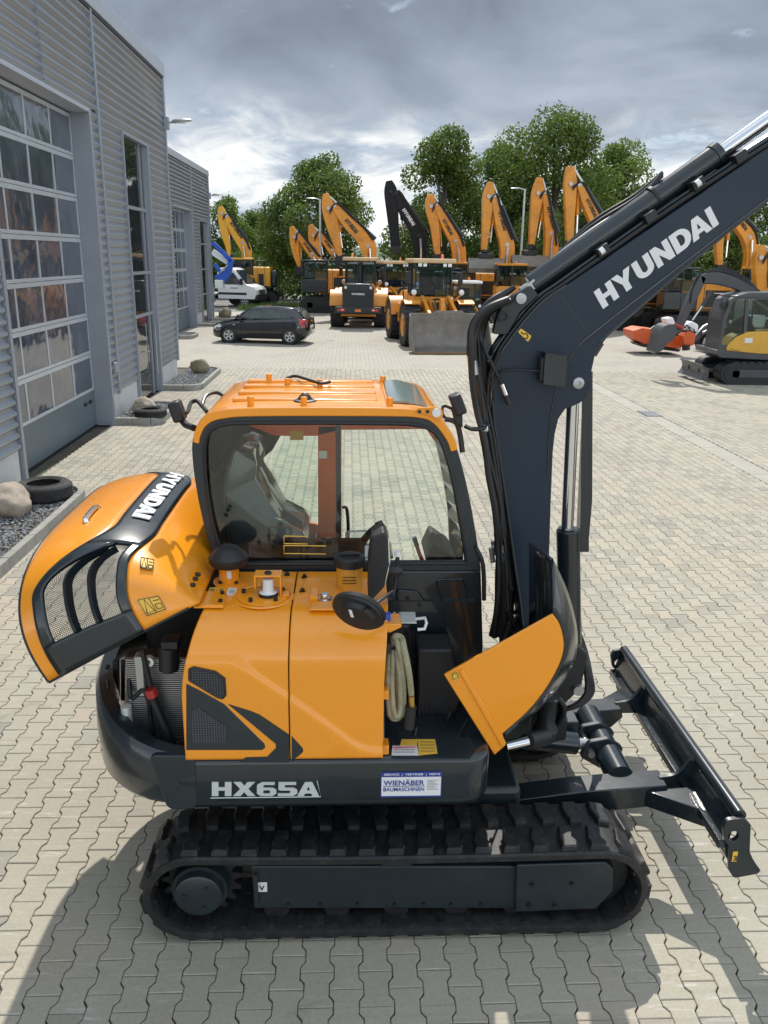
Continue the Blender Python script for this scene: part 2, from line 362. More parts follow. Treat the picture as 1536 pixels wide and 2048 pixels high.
def blocktext(body, name, mat, parent, fn, gap=0.07, thick=0.002, sub=0):
    """fn(a, b) -> world point for a, b in 0..1 across the word; letters become thin raised plates"""
    kern = {('D', 'A'): -0.13, ('A', 'I'): -0.05, ('H', 'Y'): -0.04, ('5', 'A'): -0.06}
    kn = [0.0] + [kern.get((p, q), 0.0) for p, q in zip(body, body[1:])]
    tot = sum(GLYPH[c][0] for c in body) + gap * (len(body) - 1) + sum(kn); x0 = 0.0; m = MB()
    for c, kk in zip(body, kn):
        x0 += kk
        w_, polys = GLYPH[c]
        for pl_ in polys:
            if sub:
                q = []
                for a, b in zip(pl_, pl_[1:] + pl_[:1]):
                    for k in range(sub): q.append((a[0] + (b[0] - a[0]) * k / sub, a[1] + (b[1] - a[1]) * k / sub))
                pl_ = q
            top = [V3(fn((x0 + p[0]) / tot, p[1])) for p in pl_]
            m.add(top, [tuple(range(len(top)))])
        x0 += w_ + gap
    return m.build(name, mat, parent, smooth=0, solid=thick)
def lerp(a, b, t): return V3(a) + (V3(b) - V3(a)) * t
def smoothstep(a, b, x):
    t = min(1, max(0, (x - a) / (b - a))); return t * t * (3 - 2 * t)
# ------------------------------------------------------------------ ground
def paver_material(name, brick=False):
    m = bpy.data.materials.new(name); m.use_nodes = True; t = m.node_tree; b = t.nodes['Principled BSDF']
    g = N(t, 'ShaderNodeNewGeometry'); pos = g.outputs['Position']
    isl = RAMP(t, g.outputs['Random Per Island'], [(0, (0.285, 0.268, 0.225)), (0.3, (0.345, 0.320, 0.258)), (0.7, (0.385, 0.354, 0.282)), (1, (0.40, 0.348, 0.275))])
    if brick:
        br = N(t, 'ShaderNodeTexBrick'); br.offset = 0.5; br.inputs['Scale'].default_value = 1.0
        mp = N(t, 'ShaderNodeMapping'); mp.inputs['Rotation'].default_value = (0, 0, math.pi / 2); t.links.new(pos, mp.inputs[0]); t.links.new(mp.outputs[0], br.inputs['Vector'])
        br.inputs['Brick Width'].default_value = 0.2; br.inputs['Row Height'].default_value = 0.143; br.inputs['Mortar Size'].default_value = 0.006
        br.inputs['Color1'].default_value = (0.345, 0.322, 0.27, 1); br.inputs['Color2'].default_value = (0.38, 0.353, 0.297, 1); br.inputs['Mortar'].default_value = (0.22, 0.205, 0.17, 1)
        isl = br.outputs['Color']
    big = NOISE(t, pos, 0.35, 5, 0.6)
    col = MIX(t, 1.0, isl, RAMP(t, big, [(0.3, (0.84, 0.83, 0.82)), (0.5, (1, 1, 1)), (0.72, (1.08, 1.05, 1.0))]), 'MULTIPLY')
    pink = NOISE(t, pos, 1.1, 3, 0.5)
    col = MIX(t, RAMP(t, pink, [(0.58, (0,) * 3), (0.75, (0.35,) * 3)]), col, (0.40, 0.30, 0.235))
    gr = NOISE(t, pos, 55, 6, 0.7)
    col = MIX(t, 1.0, col, RAMP(t, gr, [(0.3, (0.88,) * 3), (0.7, (1.1,) * 3)]), 'MULTIPLY')
    st = NOISE(t, pos, 2.3, 8, 0.72, 0.8)                       # dark wear stains
    col = MIX(t, RAMP(t, st, [(0.57, (0,) * 3), (0.76, (0.55,) * 3)]), col, (0.13, 0.12, 0.105))
    mp2 = N(t, 'ShaderNodeMapping'); mp2.inputs['Rotation'].default_value = (0, 0, 0.7); mp2.inputs['Scale'].default_value = (1.0, 7.0, 1.0); t.links.new(pos, mp2.inputs[0])
    sc_ = NOISE(t, mp2.outputs[0], 4.2, 6, 0.65, 0.6)           # pale scuff streaks
    pat = NOISE(t, pos, 0.8, 2, 0.5)
    f = MATH(t, 'MULTIPLY', RAMP(t, sc_, [(0.57, (0,) * 3), (0.70, (1,) * 3)]), RAMP(t, pat, [(0.44, (0,) * 3), (0.60, (0.75,) * 3)]))
    col = MIX(t, f, col, (0.56, 0.55, 0.52))
    mp3 = N(t, 'ShaderNodeMapping'); mp3.inputs['Rotation'].default_value = (0, 0, -1.25); mp3.inputs['Scale'].default_value = (0.16, 2.6, 1.0); t.links.new(pos, mp3.inputs[0])
    tm = NOISE(t, mp3.outputs[0], 2.0, 4, 0.6, 0.15)            # rubbed tyre marks
    col = MIX(t, RAMP(t, tm, [(0.62, (0,) * 3), (0.74, (0.30,) * 3)]), col, (0.12, 0.115, 0.105))
    ol = NOISE(t, pos, 0.9, 2, 0.4, 0.3)                        # oil spots
    col = MIX(t, RAMP(t, ol, [(0.725, (0,) * 3), (0.76, (0.55,) * 3)]), col, (0.075, 0.07, 0.062))
    t.links.new(col, b.inputs['Base Color']); b.inputs['Roughness'].default_value = 0.82
    bn = N(t, 'ShaderNodeBump'); bn.inputs['Strength'].default_value = 0.25; bn.inputs['Distance'].default_value = 0.004
    t.links.new(gr, bn.inputs['Height']); t.links.new(bn.outputs[0], b.inputs['Normal'])
    return m
PAVER = paver_material('concrete_paver'); FARPAVER = paver_material('distant_concrete_paving', True)
JOINT = principled('joint_sand', (0.105, 0.093, 0.066), 0.95, var=0.3, vscale=4, bump=0.4, bscale=200, dirt=0.4, dirtc=(0.05, 0.065, 0.025))
CONCRETE = principled('kerb_concrete', (0.30, 0.29, 0.26), 0.85, var=0.18, vscale=5, bump=0.3, bscale=90, dirt=0.35, dirtc=(0.10, 0.10, 0.075))
SMOOTHC = principled('channel_concrete', (0.36, 0.338, 0.285), 0.8, var=0.1, vscale=2, bump=0.15, bscale=120)
GRASSM = principled('grass_green', (0.075, 0.12, 0.03), 0.9, var=0.4, vscale=3, bump=0.6, bscale=30, dirt=0.4, dirtc=(0.17, 0.15, 0.06))
ASPH = principled('grey_gravel_road', (0.20, 0.195, 0.18), 0.9, var=0.2, vscale=3, bump=0.3, bscale=60)

yard = MB().add([(-6, 0, -0.03), (15, 0, -0.03), (15, 27, -0.03), (-6, 27, -0.03)], [(0, 1, 2, 3)]).build('paved_yard', JOINT, smooth=0)
tag(yard, 'pale concrete paved yard of interlocking bone shaped stones', None, kind='structure')
land = MB().add([(-900, -300, -0.09), (900, -300, -0.09), (900, 1200, -0.09), (-900, 1200, -0.09)], [(0, 1, 2, 3)]).build('ground', GRASSM, smooth=0)
tag(land, 'green grass land reaching to the horizon', None, kind='structure')
YF = 26.0
farp = MB().add([(-16, YF - 0.22, -0.006), (70, YF - 0.22, -0.006), (70, 52, -0.006), (-16, 52, -0.006)], [(0, 1, 2, 3)]).add([(14.75, 2.7, -0.006), (70, 2.7, -0.006), (70, YF - 0.22, -0.006), (14.75, YF - 0.22, -0.006)], [(0, 1, 2, 3)]).add([(-60, -80, -0.006), (70, -80, -0.006), (70, 2.7, -0.006), (-60, 2.7, -0.006)], [(0, 1, 2, 3)]).build('far_paving', FARPAVER, smooth=0)
tag(farp, 'distant pale concrete paving behind the machines', None, kind='structure')
road = MB().add([(-40, 52, -0.01), (120, 52, -0.01), (120, 74, -0.01), (-40, 74, -0.01)], [(0, 1, 2, 3)]).build('gravel_road', ASPH, smooth=0)
tag(road, 'grey gravel strip where the big machines are parked', None, kind='structure')

# bone-shaped interlocking stones, columns along Y
PL, PP = 0.2, 0.143
_half = [(0.0825, 0.1), (0.0825, 0.070), (0.0765, 0.060), (0.0605, 0.040), (0.0605, -0.040), (0.0765, -0.060), (0.0825, -0.070), (0.0825, -0.1)]
def bone(inset):
    pts = [(x - inset, y - math.copysign(inset, y) if abs(y) > 0.09 else y) for x, y in _half]
    return pts + [(-x, y) for x, y in pts[::-1]]
_o, _i = bone(0.0018), bone(0.0055); nb = len(_o)
PV = np.array([(x, y, -0.03) for x, y in _o] + [(x, y, -0.0035) for x, y in _o] + [(x, y, 0.0) for x, y in _i])
PF = [(k, (k + 1) % nb, nb + (k + 1) % nb, nb + k) for k in range(nb)] + [(nb + k, nb + (k + 1) % nb, 2 * nb + (k + 1) % nb, 2 * nb + k) for k in range(nb)] + [tuple(range(2 * nb, 3 * nb))]
PF = [f[::-1] for f in PF]
def inpoly(x, y, poly):
    c = False; j = len(poly) - 1
    for i in range(len(poly)):
        a, b = poly[i], poly[j]
        if (a[1] > y) != (b[1] > y) and x < (b[0] - a[0]) * (y - a[1]) / (b[1] - a[1]) + a[0]: c = not c
        j = i
    return c
def proj(p):
    c = RC.T @ (V3(p) - CAMP); return CX - F * c[0] / c[2], CY + F * c[1] / c[2], -c[2]
HIDE = [(40, 1230), (150, 1000), (300, 955), (385, 955), (390, 800), (930, 790), (960, 700), (1180, 700), (1175, 1260), (1240, 1560), (1310, 1790), (1230, 1880), (360, 1880), (280, 1780), (330, 1640), (200, 1560), (110, 1370)]
spots = []
ncol = int(21 / PP)
for c in range(-42, 106):
    x = c * PP
    for r in range(14, 131):
        y = r * PL + (PL / 2 if c % 2 else 0)
        if y > YF - 0.11 or x > 14.8: continue
        u_, v_, d_ = proj((x, y, 0))
        mar = 60 + 500 / d_
        if u_ < -mar or u_ > 1536 + mar or v_ > 2048 + 250: continue
        if x < -4.78: continue
        if 6.72 < x < 7.12: continue
        spots.append((x, y, u_, v_, d_))
vis = [i for i, s in enumerate(spots) if 0 < s[2] < 1536 and s[3] < 2060 and not inpoly(s[2], s[3], HIDE)]
vis.sort(key=lambda i: spots[i][4]); near = set(vis[:300])
pm = bpy.data.meshes.new('paver'); pm.from_pydata(PV.tolist(), [], PF); pm.materials.append(PAVER)
vs, fs = [], []; k = 0
for i, (x, y, *_r) in enumerate(spots):
    dz = random.uniform(-0.002, 0.0012); tx, ty = random.uniform(-0.012, 0.012), random.uniform(-0.010, 0.010); rz = random.gauss(0, 0.006)
    if i in near:
        o = bpy.data.objects.new('paver', pm); COL.objects.link(o); o.parent = yard; o.location = (x, y, dz); o.rotation_euler = (tx, ty, rz)
        continue
    R_ = np.array(Matrix.Rotation(rz, 3, 'Z') @ Matrix.Rotation(ty, 3, 'Y') @ Matrix.Rotation(tx, 3, 'X'))
    q = PV @ R_.T; q[:, 0] += x; q[:, 1] += y; q[:, 2] += dz
    vs.append(q); fs += [tuple(j + k for j in f) for f in PF]; k += len(PV)
me = bpy.data.meshes.new('paver_field'); me.from_pydata(np.concatenate(vs).tolist(), [], fs); me.materials.append(PAVER)
pf = bpy.data.objects.new('paver_field', me); COL.objects.link(pf); pf.parent = yard; tag(pf, kind='stuff')
print('pavers', len(spots), len(near))
# smooth drainage channel with a cast grate
ch = MB()
yy = 3.0
while yy < 26:
    ch.box((6.664, yy, -0.05), (7.064, yy + 0.992, -0.002)); yy += 1.0
cho = ch.build('drain_channel', SMOOTHC, bevel=0.006); tag(cho, 'smooth concrete drainage strip running along the paved yard', None, kind='structure')
gr_ = thing('drain_grate', (6.92, 18.5, 0), 'slotted cast iron drain grate set in the concrete strip', 'grate')
MB().box((6.72, 18.15, -0.004), (7.12, 18.85, 0.002)).build('grate_frame', BLACKM, gr_)
for k in range(9):
    MB().box((6.75, 18.19 + k * 0.072, 0.003), (7.09, 18.225 + k * 0.072, 0.012)).build('bar', STEEL, gr_)

# ------------------------------------------------------------------ boulders, tyres, beds
from mathutils import noise as mnoise
STONE = principled('granite_boulder', (0.36, 0.30, 0.24), 0.85, var=0.3, vscale=5, bump=0.5, bscale=30, dirt=0.4, dirtc=(0.16, 0.13, 0.10))
GRAVEL = principled('grey_gravel', (0.26, 0.265, 0.27), 0.85, var=0.2, vscale=20, island=0.45)
def boulder(name, loc, r, seed, label, mat=STONE):
    b = bmesh.new(); bmesh.ops.create_icosphere(b, subdivisions=4, radius=1.0)
    for v in b.verts:
        p = v.co.copy(); n1 = mnoise.noise(p * 1.1 + Vector((seed, 0, 0))); n2 = mnoise.noise(p * 3.2 + Vector((0, seed, 0)))
        n3 = mnoise.noise(p * 8.0 + Vector((seed, seed, 1))); s = 1 + 0.24 * n1 + 0.09 * n2 + 0.03 * n3; v.co = Vector((p.x * r[0] * s, p.y * r[1] * s, p.z * r[2] * s))
    me = bpy.data.meshes.new(name); b.to_mesh(me); b.free(); me.materials.append(mat)
    me.polygons.foreach_set('use_smooth', [True] * len(me.polygons))
    o = bpy.data.objects.new(name, me); COL.objects.link(o); o.location = (loc[0], loc[1], loc[2] + r[2] * 0.8)
    return tag(o, label, 'boulder', 'boulders in the gravel beds')
def tyre(loc, R_, w, label):
    t = thing('tyre', loc, label, 'tyre', 'old tyres on the gravel beds')
    h = w; ri = R_ * 0.58
    prof = [(0.02, ri), (0.0, ri + 0.02), (0.0, ri + 0.07), (-0.012 + 0.012, R_ * 0.86), (0.03, R_ * 0.965)]
    grooves = []
    n_ = 4; z0, z1 = 0.05, h - 0.05
    for k in range(n_):
        a = z0 + (z1 - z0) * k / n_; b_ = z0 + (z1 - z0) * (k + 1) / n_
        grooves += [(a, R_), (b_ - 0.012, R_), (b_ - 0.010, R_ - 0.012), (b_, R_ - 0.012)]
    prof = prof + grooves + [(z1, R_), (h - 0.03, R_ * 0.965), (h, R_ * 0.86), (h, ri + 0.07), (h, ri + 0.02), (h - 0.02, ri), (h - 0.045, ri + 0.06), (0.045, ri + 0.06), (0.02, ri)]
    MB().lathe(loc, (0, 0, 1), prof, 56).build('carcass', TYRE, t, smooth=50)
    MB().lathe(V3(loc) + V3((0, 0, h)), (0, 0, 1), [(-0.004, ri + 0.045), (0.006, ri + 0.042), (0.006, ri + 0.025), (-0.004, ri + 0.022)], 48).build('bead', TYRE, t)
    MB().lathe(V3(loc) + V3((0, 0, h)), (0, 0, 1), [(-0.004, R_ * 0.80), (0.004, R_ * 0.795), (0.004, R_ * 0.77), (-0.004, R_ * 0.765)], 48).build('sidewall_ring', TYRE, t)
    return t
def bed(loc, x0, x1, y0, y1, rad, label, nst, seed, round_near=True):
    t = thing('gravel_bed', loc, label, 'gravel bed', 'kerbed gravel beds along the workshop wall')
    rr = [0, rad if round_near else 0.02, rad, 0]
    out_ = fillet([(x0, y0), (x1, y0), (x1, y1), (x0, y1)], rr, 8)
    kw = 0.085; inn = fillet([(x0, y0 + kw), (x1 - kw, y0 + kw), (x1 - kw, y1 - kw), (x0, y1 - kw)], [0, max(rad - kw, 0.02) if round_near else 0.02, max(rad - kw, 0.02), 0], 8)
    n = len(out_)
    # kerb stones: the ring without its wall side, cut into lengths
    so = resample(out_[:], 61, False); si = resample(inn[:], 61, False)
    step = 6
    for a in range(0, 60, step):
        b_ = min(a + step, 60); m = MB(); ra = []
        for k in range(a, b_ + 1):
            o_, i_ = so[k], si[k]
            e = 0.0015 if k == a else (-0.0015 if k == b_ else 0)
            ra.append([(o_[0], o_[1], -0.03), (o_[0], o_[1], 0.14), (i_[0], i_[1], 0.145), (i_[0], i_[1], -0.03)])
        for q, kk, dirn in ((0, a, 1), (-1, b_, -1)):
            d_ = V3(so[min(max(kk + dirn, 0), 60)]) - V3(so[kk]); d_ = d_ / (np.linalg.norm(d_) + 1e-9) * 0.004
            ra[q] = [(p[0] + d_[0], p[1] + d_[1], p[2]) for p in ra[q]]
        m.loft(ra).build('kerb_stone', CONCRETE, t, bevel=0.008)
    MB().add([(p[0], p[1], 0.07) for p in inn], [tuple(range(len(inn)))]).build('bed_soil', JOINT, t, smooth=0)
    rnd = random.Random(seed); vs, fs = [], []
    oc = np.array([(1, 0, 0), (-1, 0, 0), (0, 1, 0), (0, -1, 0), (0, 0, 1), (0, 0, -1)], float); of = [(0, 2, 4), (2, 1, 4), (1, 3, 4), (3, 0, 4), (2, 0, 5), (1, 2, 5), (3, 1, 5), (0, 3, 5)]
    cnt = 0
    while cnt < nst:
        x, y = rnd.uniform(x0, x1), rnd.uniform(y0, y1)
        if not inpoly(x, y, inn): continue
        s = rnd.uniform(0.012, 0.026); q = oc * np.array([s * rnd.uniform(0.7, 1.4), s * rnd.uniform(0.7, 1.4), s * 0.8])
        a = rnd.uniform(0, 6.28); R_ = np.array(Matrix.Rotation(a, 3, 'Z') @ Matrix.Rotation(rnd.uniform(-0.6, 0.6), 3, 'X'))
        q = q @ R_.T + np.array([x, y, 0.078 + rnd.uniform(0, 0.022)]); k = len(vs) * 6
        fs += [tuple(i + k for i in f) for f in of]; vs.append(q); cnt += 1
    me = bpy.data.meshes.new('gravel'); me.from_pydata((np.concatenate(vs) - V3(loc)).tolist(), [], fs); me.materials.append(GRAVEL)
    o = bpy.data.objects.new('gravel', me); COL.objects.link(o); o.parent = t; tag(o, kind='stuff')
    return t
bed((-4.25, 9.6, 0), -4.74, -3.70, 5.5, 11.75, 0.55, 'gravel bed with kerb in front of the large door, nearest the camera', 4500, 1)
bed((-4.25, 17.6, 0), -4.74, -3.80, 16.72, 18.85, 0.45, 'rounded gravel bed with kerb between the large door and the tall window', 1600, 2)
bed((-4.25, 23, 0), -4.74, -3.74, 21.2, 25.0, 0.5, 'gravel bed with kerb at the far corner of the near workshop', 2200, 3)
bed((-6.8, 35.3, 0), -7.19, -6.35, 34.6, 36.3, 0.4, 'small gravel bed with kerb left of the far workshop door', 500, 4)
bed((-6.8, 42, 0), -7.19, -6.1, 40.9, 42.4, 0.4, 'small gravel bed with kerb right of the far workshop door', 400, 5)
bed((-6.8, 45.5, 0), -7.19, -5.7, 44.6, 46.3, 0.4, 'gravel bed with kerb at the far end of the far workshop', 400, 6)
boulder('boulder', (-4.44, 10.45, 0.05), (0.33, 0.36, 0.235), 3.1, 'large pinkish round boulder at the left edge beside the near tyre')
boulder('boulder', (-4.33, 17.55, 0.05), (0.25, 0.22, 0.21), 7.7, 'pale boulder half hidden behind the tyre between door and window')
boulder('boulder', (-4.22, 23.9, 0.05), (0.26, 0.22, 0.24), 12.4, 'mossy brown boulder on the gravel bed at the building corner', principled('mossy_stone', (0.20, 0.18, 0.11), 0.9, var=0.35, vscale=5, bump=0.6, bscale=25))
boulder('boulder', (-6.5, 45.2, 0.05), (0.33, 0.3, 0.32), 22.4, 'dark boulder at the far end of the far workshop', MATS['mossy_stone'])
tyre((-4.17, 11.1, 0.10), 0.375, 0.23, 'large worn tyre lying flat beside the round boulder in front of the door')
tyre((-4.08, 17.10, 0.10), 0.33, 0.185, 'smaller black tyre lying flat on the rounded bed by the tall window')

# weedy verge in front of the wire fence
VG = MB().add([(-7.0, 53.2, 0.0), (-0.6, 53.2, 0.0), (-0.6, 59.5, 0.0), (-7.0, 59.5, 0.0)], [(0, 1, 2, 3)]).build('verge', GRASSM, smooth=0); tag(VG, 'narrow grass verge behind the parked car', None, kind='structure')
_r = random.Random(9); _v, _f = [], []
for k in range(5000):
    x, y = _r.uniform(-7, -0.6), _r.uniform(53.2, 59.5); h = _r.uniform(0.10, 0.42); a = _r.uniform(0, 6.28); dx, dy = 0.02 * math.cos(a), 0.02 * math.sin(a); b = len(_v)
    _v += [(x - dx, y - dy, 0), (x + dx, y + dy, 0), (x + _r.uniform(-0.12, 0.12), y + _r.uniform(-0.12, 0.12), h)]; _f.append((b, b + 1, b + 2))
_g = MB().add(_v, _f).build('grass', principled('grass_blades', (0.13, 0.19, 0.05), 0.7, var=0.3, vscale=1.0, island=0.4), smooth=0, recalc=False); tag(_g, 'long green grass growing along the fence', 'grass', kind='stuff')
# ------------------------------------------------------------------ workshop buildings
def cladmat():
    m = principled('aluminium_cladding', (0.33, 0.36, 0.40), 0.32, metal=0.6, var=0.07, vscale=0.8, dirt=0.12, dirtc=(0.30, 0.30, 0.29)); return m
CLAD = cladmat()
TRIM = principled('grey_trim', (0.30, 0.33, 0.38), 0.42, metal=0.25, var=0.06, vscale=1.0)
COPING = principled('light_coping', (0.45, 0.48, 0.53), 0.38, metal=0.3, var=0.05, vscale=0.7)
DOORFRAME = principled('door_aluminium', (0.52, 0.56, 0.61), 0.35, metal=0.35, var=0.05)
DOORPANEL = principled('door_slate_panel', (0.10, 0.135, 0.165), 0.45, var=0.08, vscale=0.8, dirt=0.12)
PLINTH = principled('white_plinth', (0.58, 0.585, 0.58), 0.85, var=0.08, vscale=1.5, bump=0.15, bscale=60, dirt=0.3, dirtc=(0.36, 0.35, 0.32))
def panemat(name, base, rough, wav):
    m = bpy.data.materials.new(name); m.use_nodes = True; t = m.node_tree; b = t.nodes['Principled BSDF']
    tcn = N(t, 'ShaderNodeTexCoord'); nz = NOISE(t, tcn.outputs['Object'], 1.3, 4, 0.6, 0.6)
    t.links.new(RAMP(t, nz, [(0.35, tuple(x * 0.7 for x in base)), (0.7, tuple(x * 1.35 for x in base))]), b.inputs['Base Color'])
    b.inputs['Roughness'].default_value = rough; b.inputs['Specular IOR Level'].default_value = 0.9; b.inputs['IOR'].default_value = 1.6
    bn = N(t, 'ShaderNodeBump'); bn.inputs['Strength'].default_value = wav; bn.inputs['Distance'].default_value = 0.05
    t.links.new(NOISE(t, tcn.outputs['Object'], 1.9, 2, 0.5), bn.inputs['Height']); t.links.new(bn.outputs[0], b.inputs['Normal'])
    return m
PANE = panemat('acrylic_door_pane', (0.075, 0.09, 0.12), 0.07, 0.30)
WINGLASS = panemat('window_glass', (0.02, 0.026, 0.03), 0.02, 0.03)
PITCH, AMP = 0.16, 0.027
def cladding(xw, y0, y1, z0, z1, parent):
    nz = int((z1 - z0) / PITCH * 10); rows = []
    zs = [z0 + (z1 - z0) * k / nz for k in range(nz + 1)]
    for z in zs:
        x = xw + AMP * math.cos(2 * math.pi * z / PITCH)
        rows.append([(x, y0, z), (x, y1, z)])
    return MB().grid(rows).build('cladding_panel', CLAD, parent, smooth=60, recalc=False)
def sectional_door(xd, y0, y1, ztop, zpan, nrow, ncolm, parent):
    d = MB().box((xd - 0.03, y0, 0.03), (xd + 0.012, y1, zpan)).build('sectional_door', DOORPANEL, parent, bevel=0.004)
    MB().box((xd - 0.03, y0, 0.0), (xd + 0.02, y1, 0.03)).build('bottom_seal', BLACKP, d)
    rh = (ztop - zpan) / nrow; cw = (y1 - y0) / ncolm
    for r in range(nrow + 1):
        z = zpan + r * rh
        for s_ in (0, 1):
            if r == 0 and s_ == 0: continue
            if r == nrow and s_ == 1: continue
            za, zb = (z - 0.075, z - 0.004) if s_ == 0 else (z + 0.004, z + 0.06)
            MB().box((xd - 0.03, y0, za), (xd + 0.022, y1, zb)).build('rail', DOORFRAME, d, bevel=0.004)
    for r in range(nrow):
        z0_, z1_ = zpan + r * rh + 0.06, zpan + (r + 1) * rh - 0.075
        for c in range(ncolm + 1):
            y = y0 + c * cw; w_ = 0.03 if 0 < c < ncolm else 0.05
            ya, yb = max(y0, y - w_), min(y1, y + w_)
            MB().box((xd - 0.03, ya, z0_ + 0.002), (xd + 0.018, yb, z1_ - 0.002)).build('mullion', DOORFRAME, d)
        for c in range(ncolm):
            a = y0 + c * cw + (0.03 if c else 0.05); b_ = y0 + (c + 1) * cw - (0.03 if c < ncolm - 1 else 0.05)
            m = MB(); rnd = random.Random(r * 17 + c)
            e = [rnd.uniform(-0.006, 0.006) for _ in range(4)]
            m.add([(xd + e[0], a, z0_), (xd + e[1], b_, z0_), (xd + e[2], b_, z1_), (xd + e[3], a, z1_)], [(0, 1, 2, 3)]).build('pane', PANE, d, smooth=0, solid=0.016)
    return d
def window_strip(xw, y0, y1, zt, parent, bars, door=None):
    xg = xw - 0.09
    f = MB().box((xw - 0.30, y1 - 0.02, 0.0), (xw + 0.05, y1 + 0.10, zt + 0.05)).build('window_reveal', TRIM, parent, bevel=0.004)
    MB().box((xw - 0.30, y0 - 0.06, 0.0), (xw + 0.045, y0, zt + 0.05)).build('reveal_side', TRIM, f)
    MB().box((xw - 0.30, y0, zt), (xw + 0.045, y1 - 0.02, zt + 0.06)).build('reveal_head', TRIM, f)
    ym = y0 + (y1 - y0) * 0.80
    for y in (y0 + 0.03, ym, y1 - 0.06):
        MB().box((xg - 0.03, y - 0.03, 0.02), (xg + 0.04, y + 0.03, zt)).build('window_post', TRIM, f)
    zs = [0.02] + bars + [zt]
    for z in bars: MB().box((xg - 0.03, y0 + 0.06, z - 0.035), (xg + 0.045, y1 - 0.09, z + 0.035)).build('transom', TRIM, f)
    for za, zb in zip(zs, zs[1:]):
        for ya, yb in ((y0 + 0.06, ym - 0.03), (ym + 0.03, y1 - 0.09)):
            MB().box((xg - 0.008, ya, za + 0.035), (xg + 0.004, yb, zb - 0.035)).build('pane', WINGLASS, f)
    if door:
        yh = y0 + (y1 - y0) * 0.60
        MB().tube([(xg + 0.04, yh, 1.08), (xg + 0.10, yh, 1.08), (xg + 0.10, yh - 0.16, 1.08)], 0.013).build('door_handle', CHROME, f)
        MB().tube([(xg + 0.04, ym + 0.12, 0.5), (xg + 0.11, ym + 0.12, 0.5), (xg + 0.11, ym + 0.12, 1.7), (xg + 0.04, ym + 0.12, 1.7)], 0.014).build('pull_bar', CHROME, f)
    return f
def wall_lamp(loc, label):
    t = thing('wall_lamp', loc, label, 'lamp', 'street type lamps on the workshop corners')
    x, y, z = loc
    MB().box((x - 0.02, y - 0.08, z - 0.16), (x + 0.10, y + 0.08, z + 0.14)).build('bracket', TRIM, t, bevel=0.01)
    MB().cyl((x + 0.09, y, z), (x + 0.20, y, z + 0.02), 0.025).build('arm', STEEL, t)
    rings = []
    for s_, w_, h_ in ((0.0, 0.05, 0.04), (0.1, 0.11, 0.085), (0.45, 0.12, 0.09), (0.75, 0.10, 0.06), (0.83, 0.05, 0.02)):
        rings.append([(x + 0.17 + s_ * 0.62, y + a * w_, z + 0.02 + s_ * 0.07 + b_ * h_ * 0.75) for a, b_ in ((-1, 0), (-0.7, 0.75), (0, 1), (0.7, 0.75), (1, 0), (0.8, -0.45), (-0.8, -0.45))])
    MB().loft(rings).build('lamp_head', STEEL, t, smooth=50)
    MB().box((x + 0.28, y - 0.06, z + 0.0), (x + 0.52, y + 0.06, z + 0.03)).build('lens', LAMPGLASS, t)
    return t

XW = -4.75
bA = thing('workshop_building', (XW, 17, 0), 'large grey corrugated metal workshop with glazed sectional door at the left', 'building')
MB().box((-22, 0.6, -0.05), (-5.14, 23.35, 7.7)).build('building_core', TRIM, bA)
MB().box((-22, 0.5, 7.62), (XW + 0.06, 23.56, 7.95)).build('coping', COPING, bA, bevel=0.01)
MB().box((XW - 0.05, 0.5, 7.56), (XW + 0.03, 23.5, 7.615)).build('coping_underside', BLACKP, bA)
for (a, b_, c, d_) in ((0.6, 11.9, 0.6, 7.58), (11.95, 16.95, 5.86, 7.58), (16.80, 17.25, 0.6, 5.85), (16.96, 17.25, 5.87, 7.58), (17.37, 18.93, 0.6, 7.58), (18.94, 21.26, 5.78, 7.58), (21.27, 23.4, 0.55, 7.58)):
    cladding(XW, a, b_, c, d_, bA)
MB().box((XW - 0.03, 17.26, 0.55), (XW + 0.035, 17.36, 7.6)).build('joint_strip', TRIM, bA, bevel=0.004)
MB().box((XW - 0.3, 23.41, 0.5), (XW + 0.04, 23.52, 7.6)).build('corner_strip', TRIM, bA, bevel=0.004)
for a, b_ in ((0.6, 11.9), (16.80, 18.93), (21.27, 23.5)):
    MB().box((XW - 0.3, a, -0.05), (XW - 0.03, b_, 0.59)).build('plinth', PLINTH, bA, bevel=0.004)
MB().box((-5.13, 16.68, 0), (XW + 0.035, 16.79, 5.84)).build('door_jamb', TRIM, bA, bevel=0.004)
MB().box((-5.13, 11.93, 0), (XW + 0.035, 12.02, 5.84)).build('door_jamb', TRIM, bA, bevel=0.004)
MB().box((-5.13, 12.02, 5.77), (XW + 0.035, 16.68, 5.84)).build('door_lintel', COPING, bA, bevel=0.004)
dA = sectional_door(-5.08, 12.04, 16.66, 5.74, 0.72, 7, 4, bA)
for y in (16.05, 16.35): MB().box((-5.066, y - 0.07, 0.50), (-5.045, y + 0.07, 0.56)).build('grip', BLACKP, dA)
window_strip(XW, 19.0, 21.16, 5.72, bA, [1.95, 2.9, 4.3], True)
MB().box((XW + 0.0, 16.98, 1.02), (XW + 0.07, 17.10, 1.22)).build('switch_box', TRIM, bA, bevel=0.01)
wall_lamp((XW + 0.02, 23.46, 6.55), 'silver lamp sticking out from the corner of the near workshop')

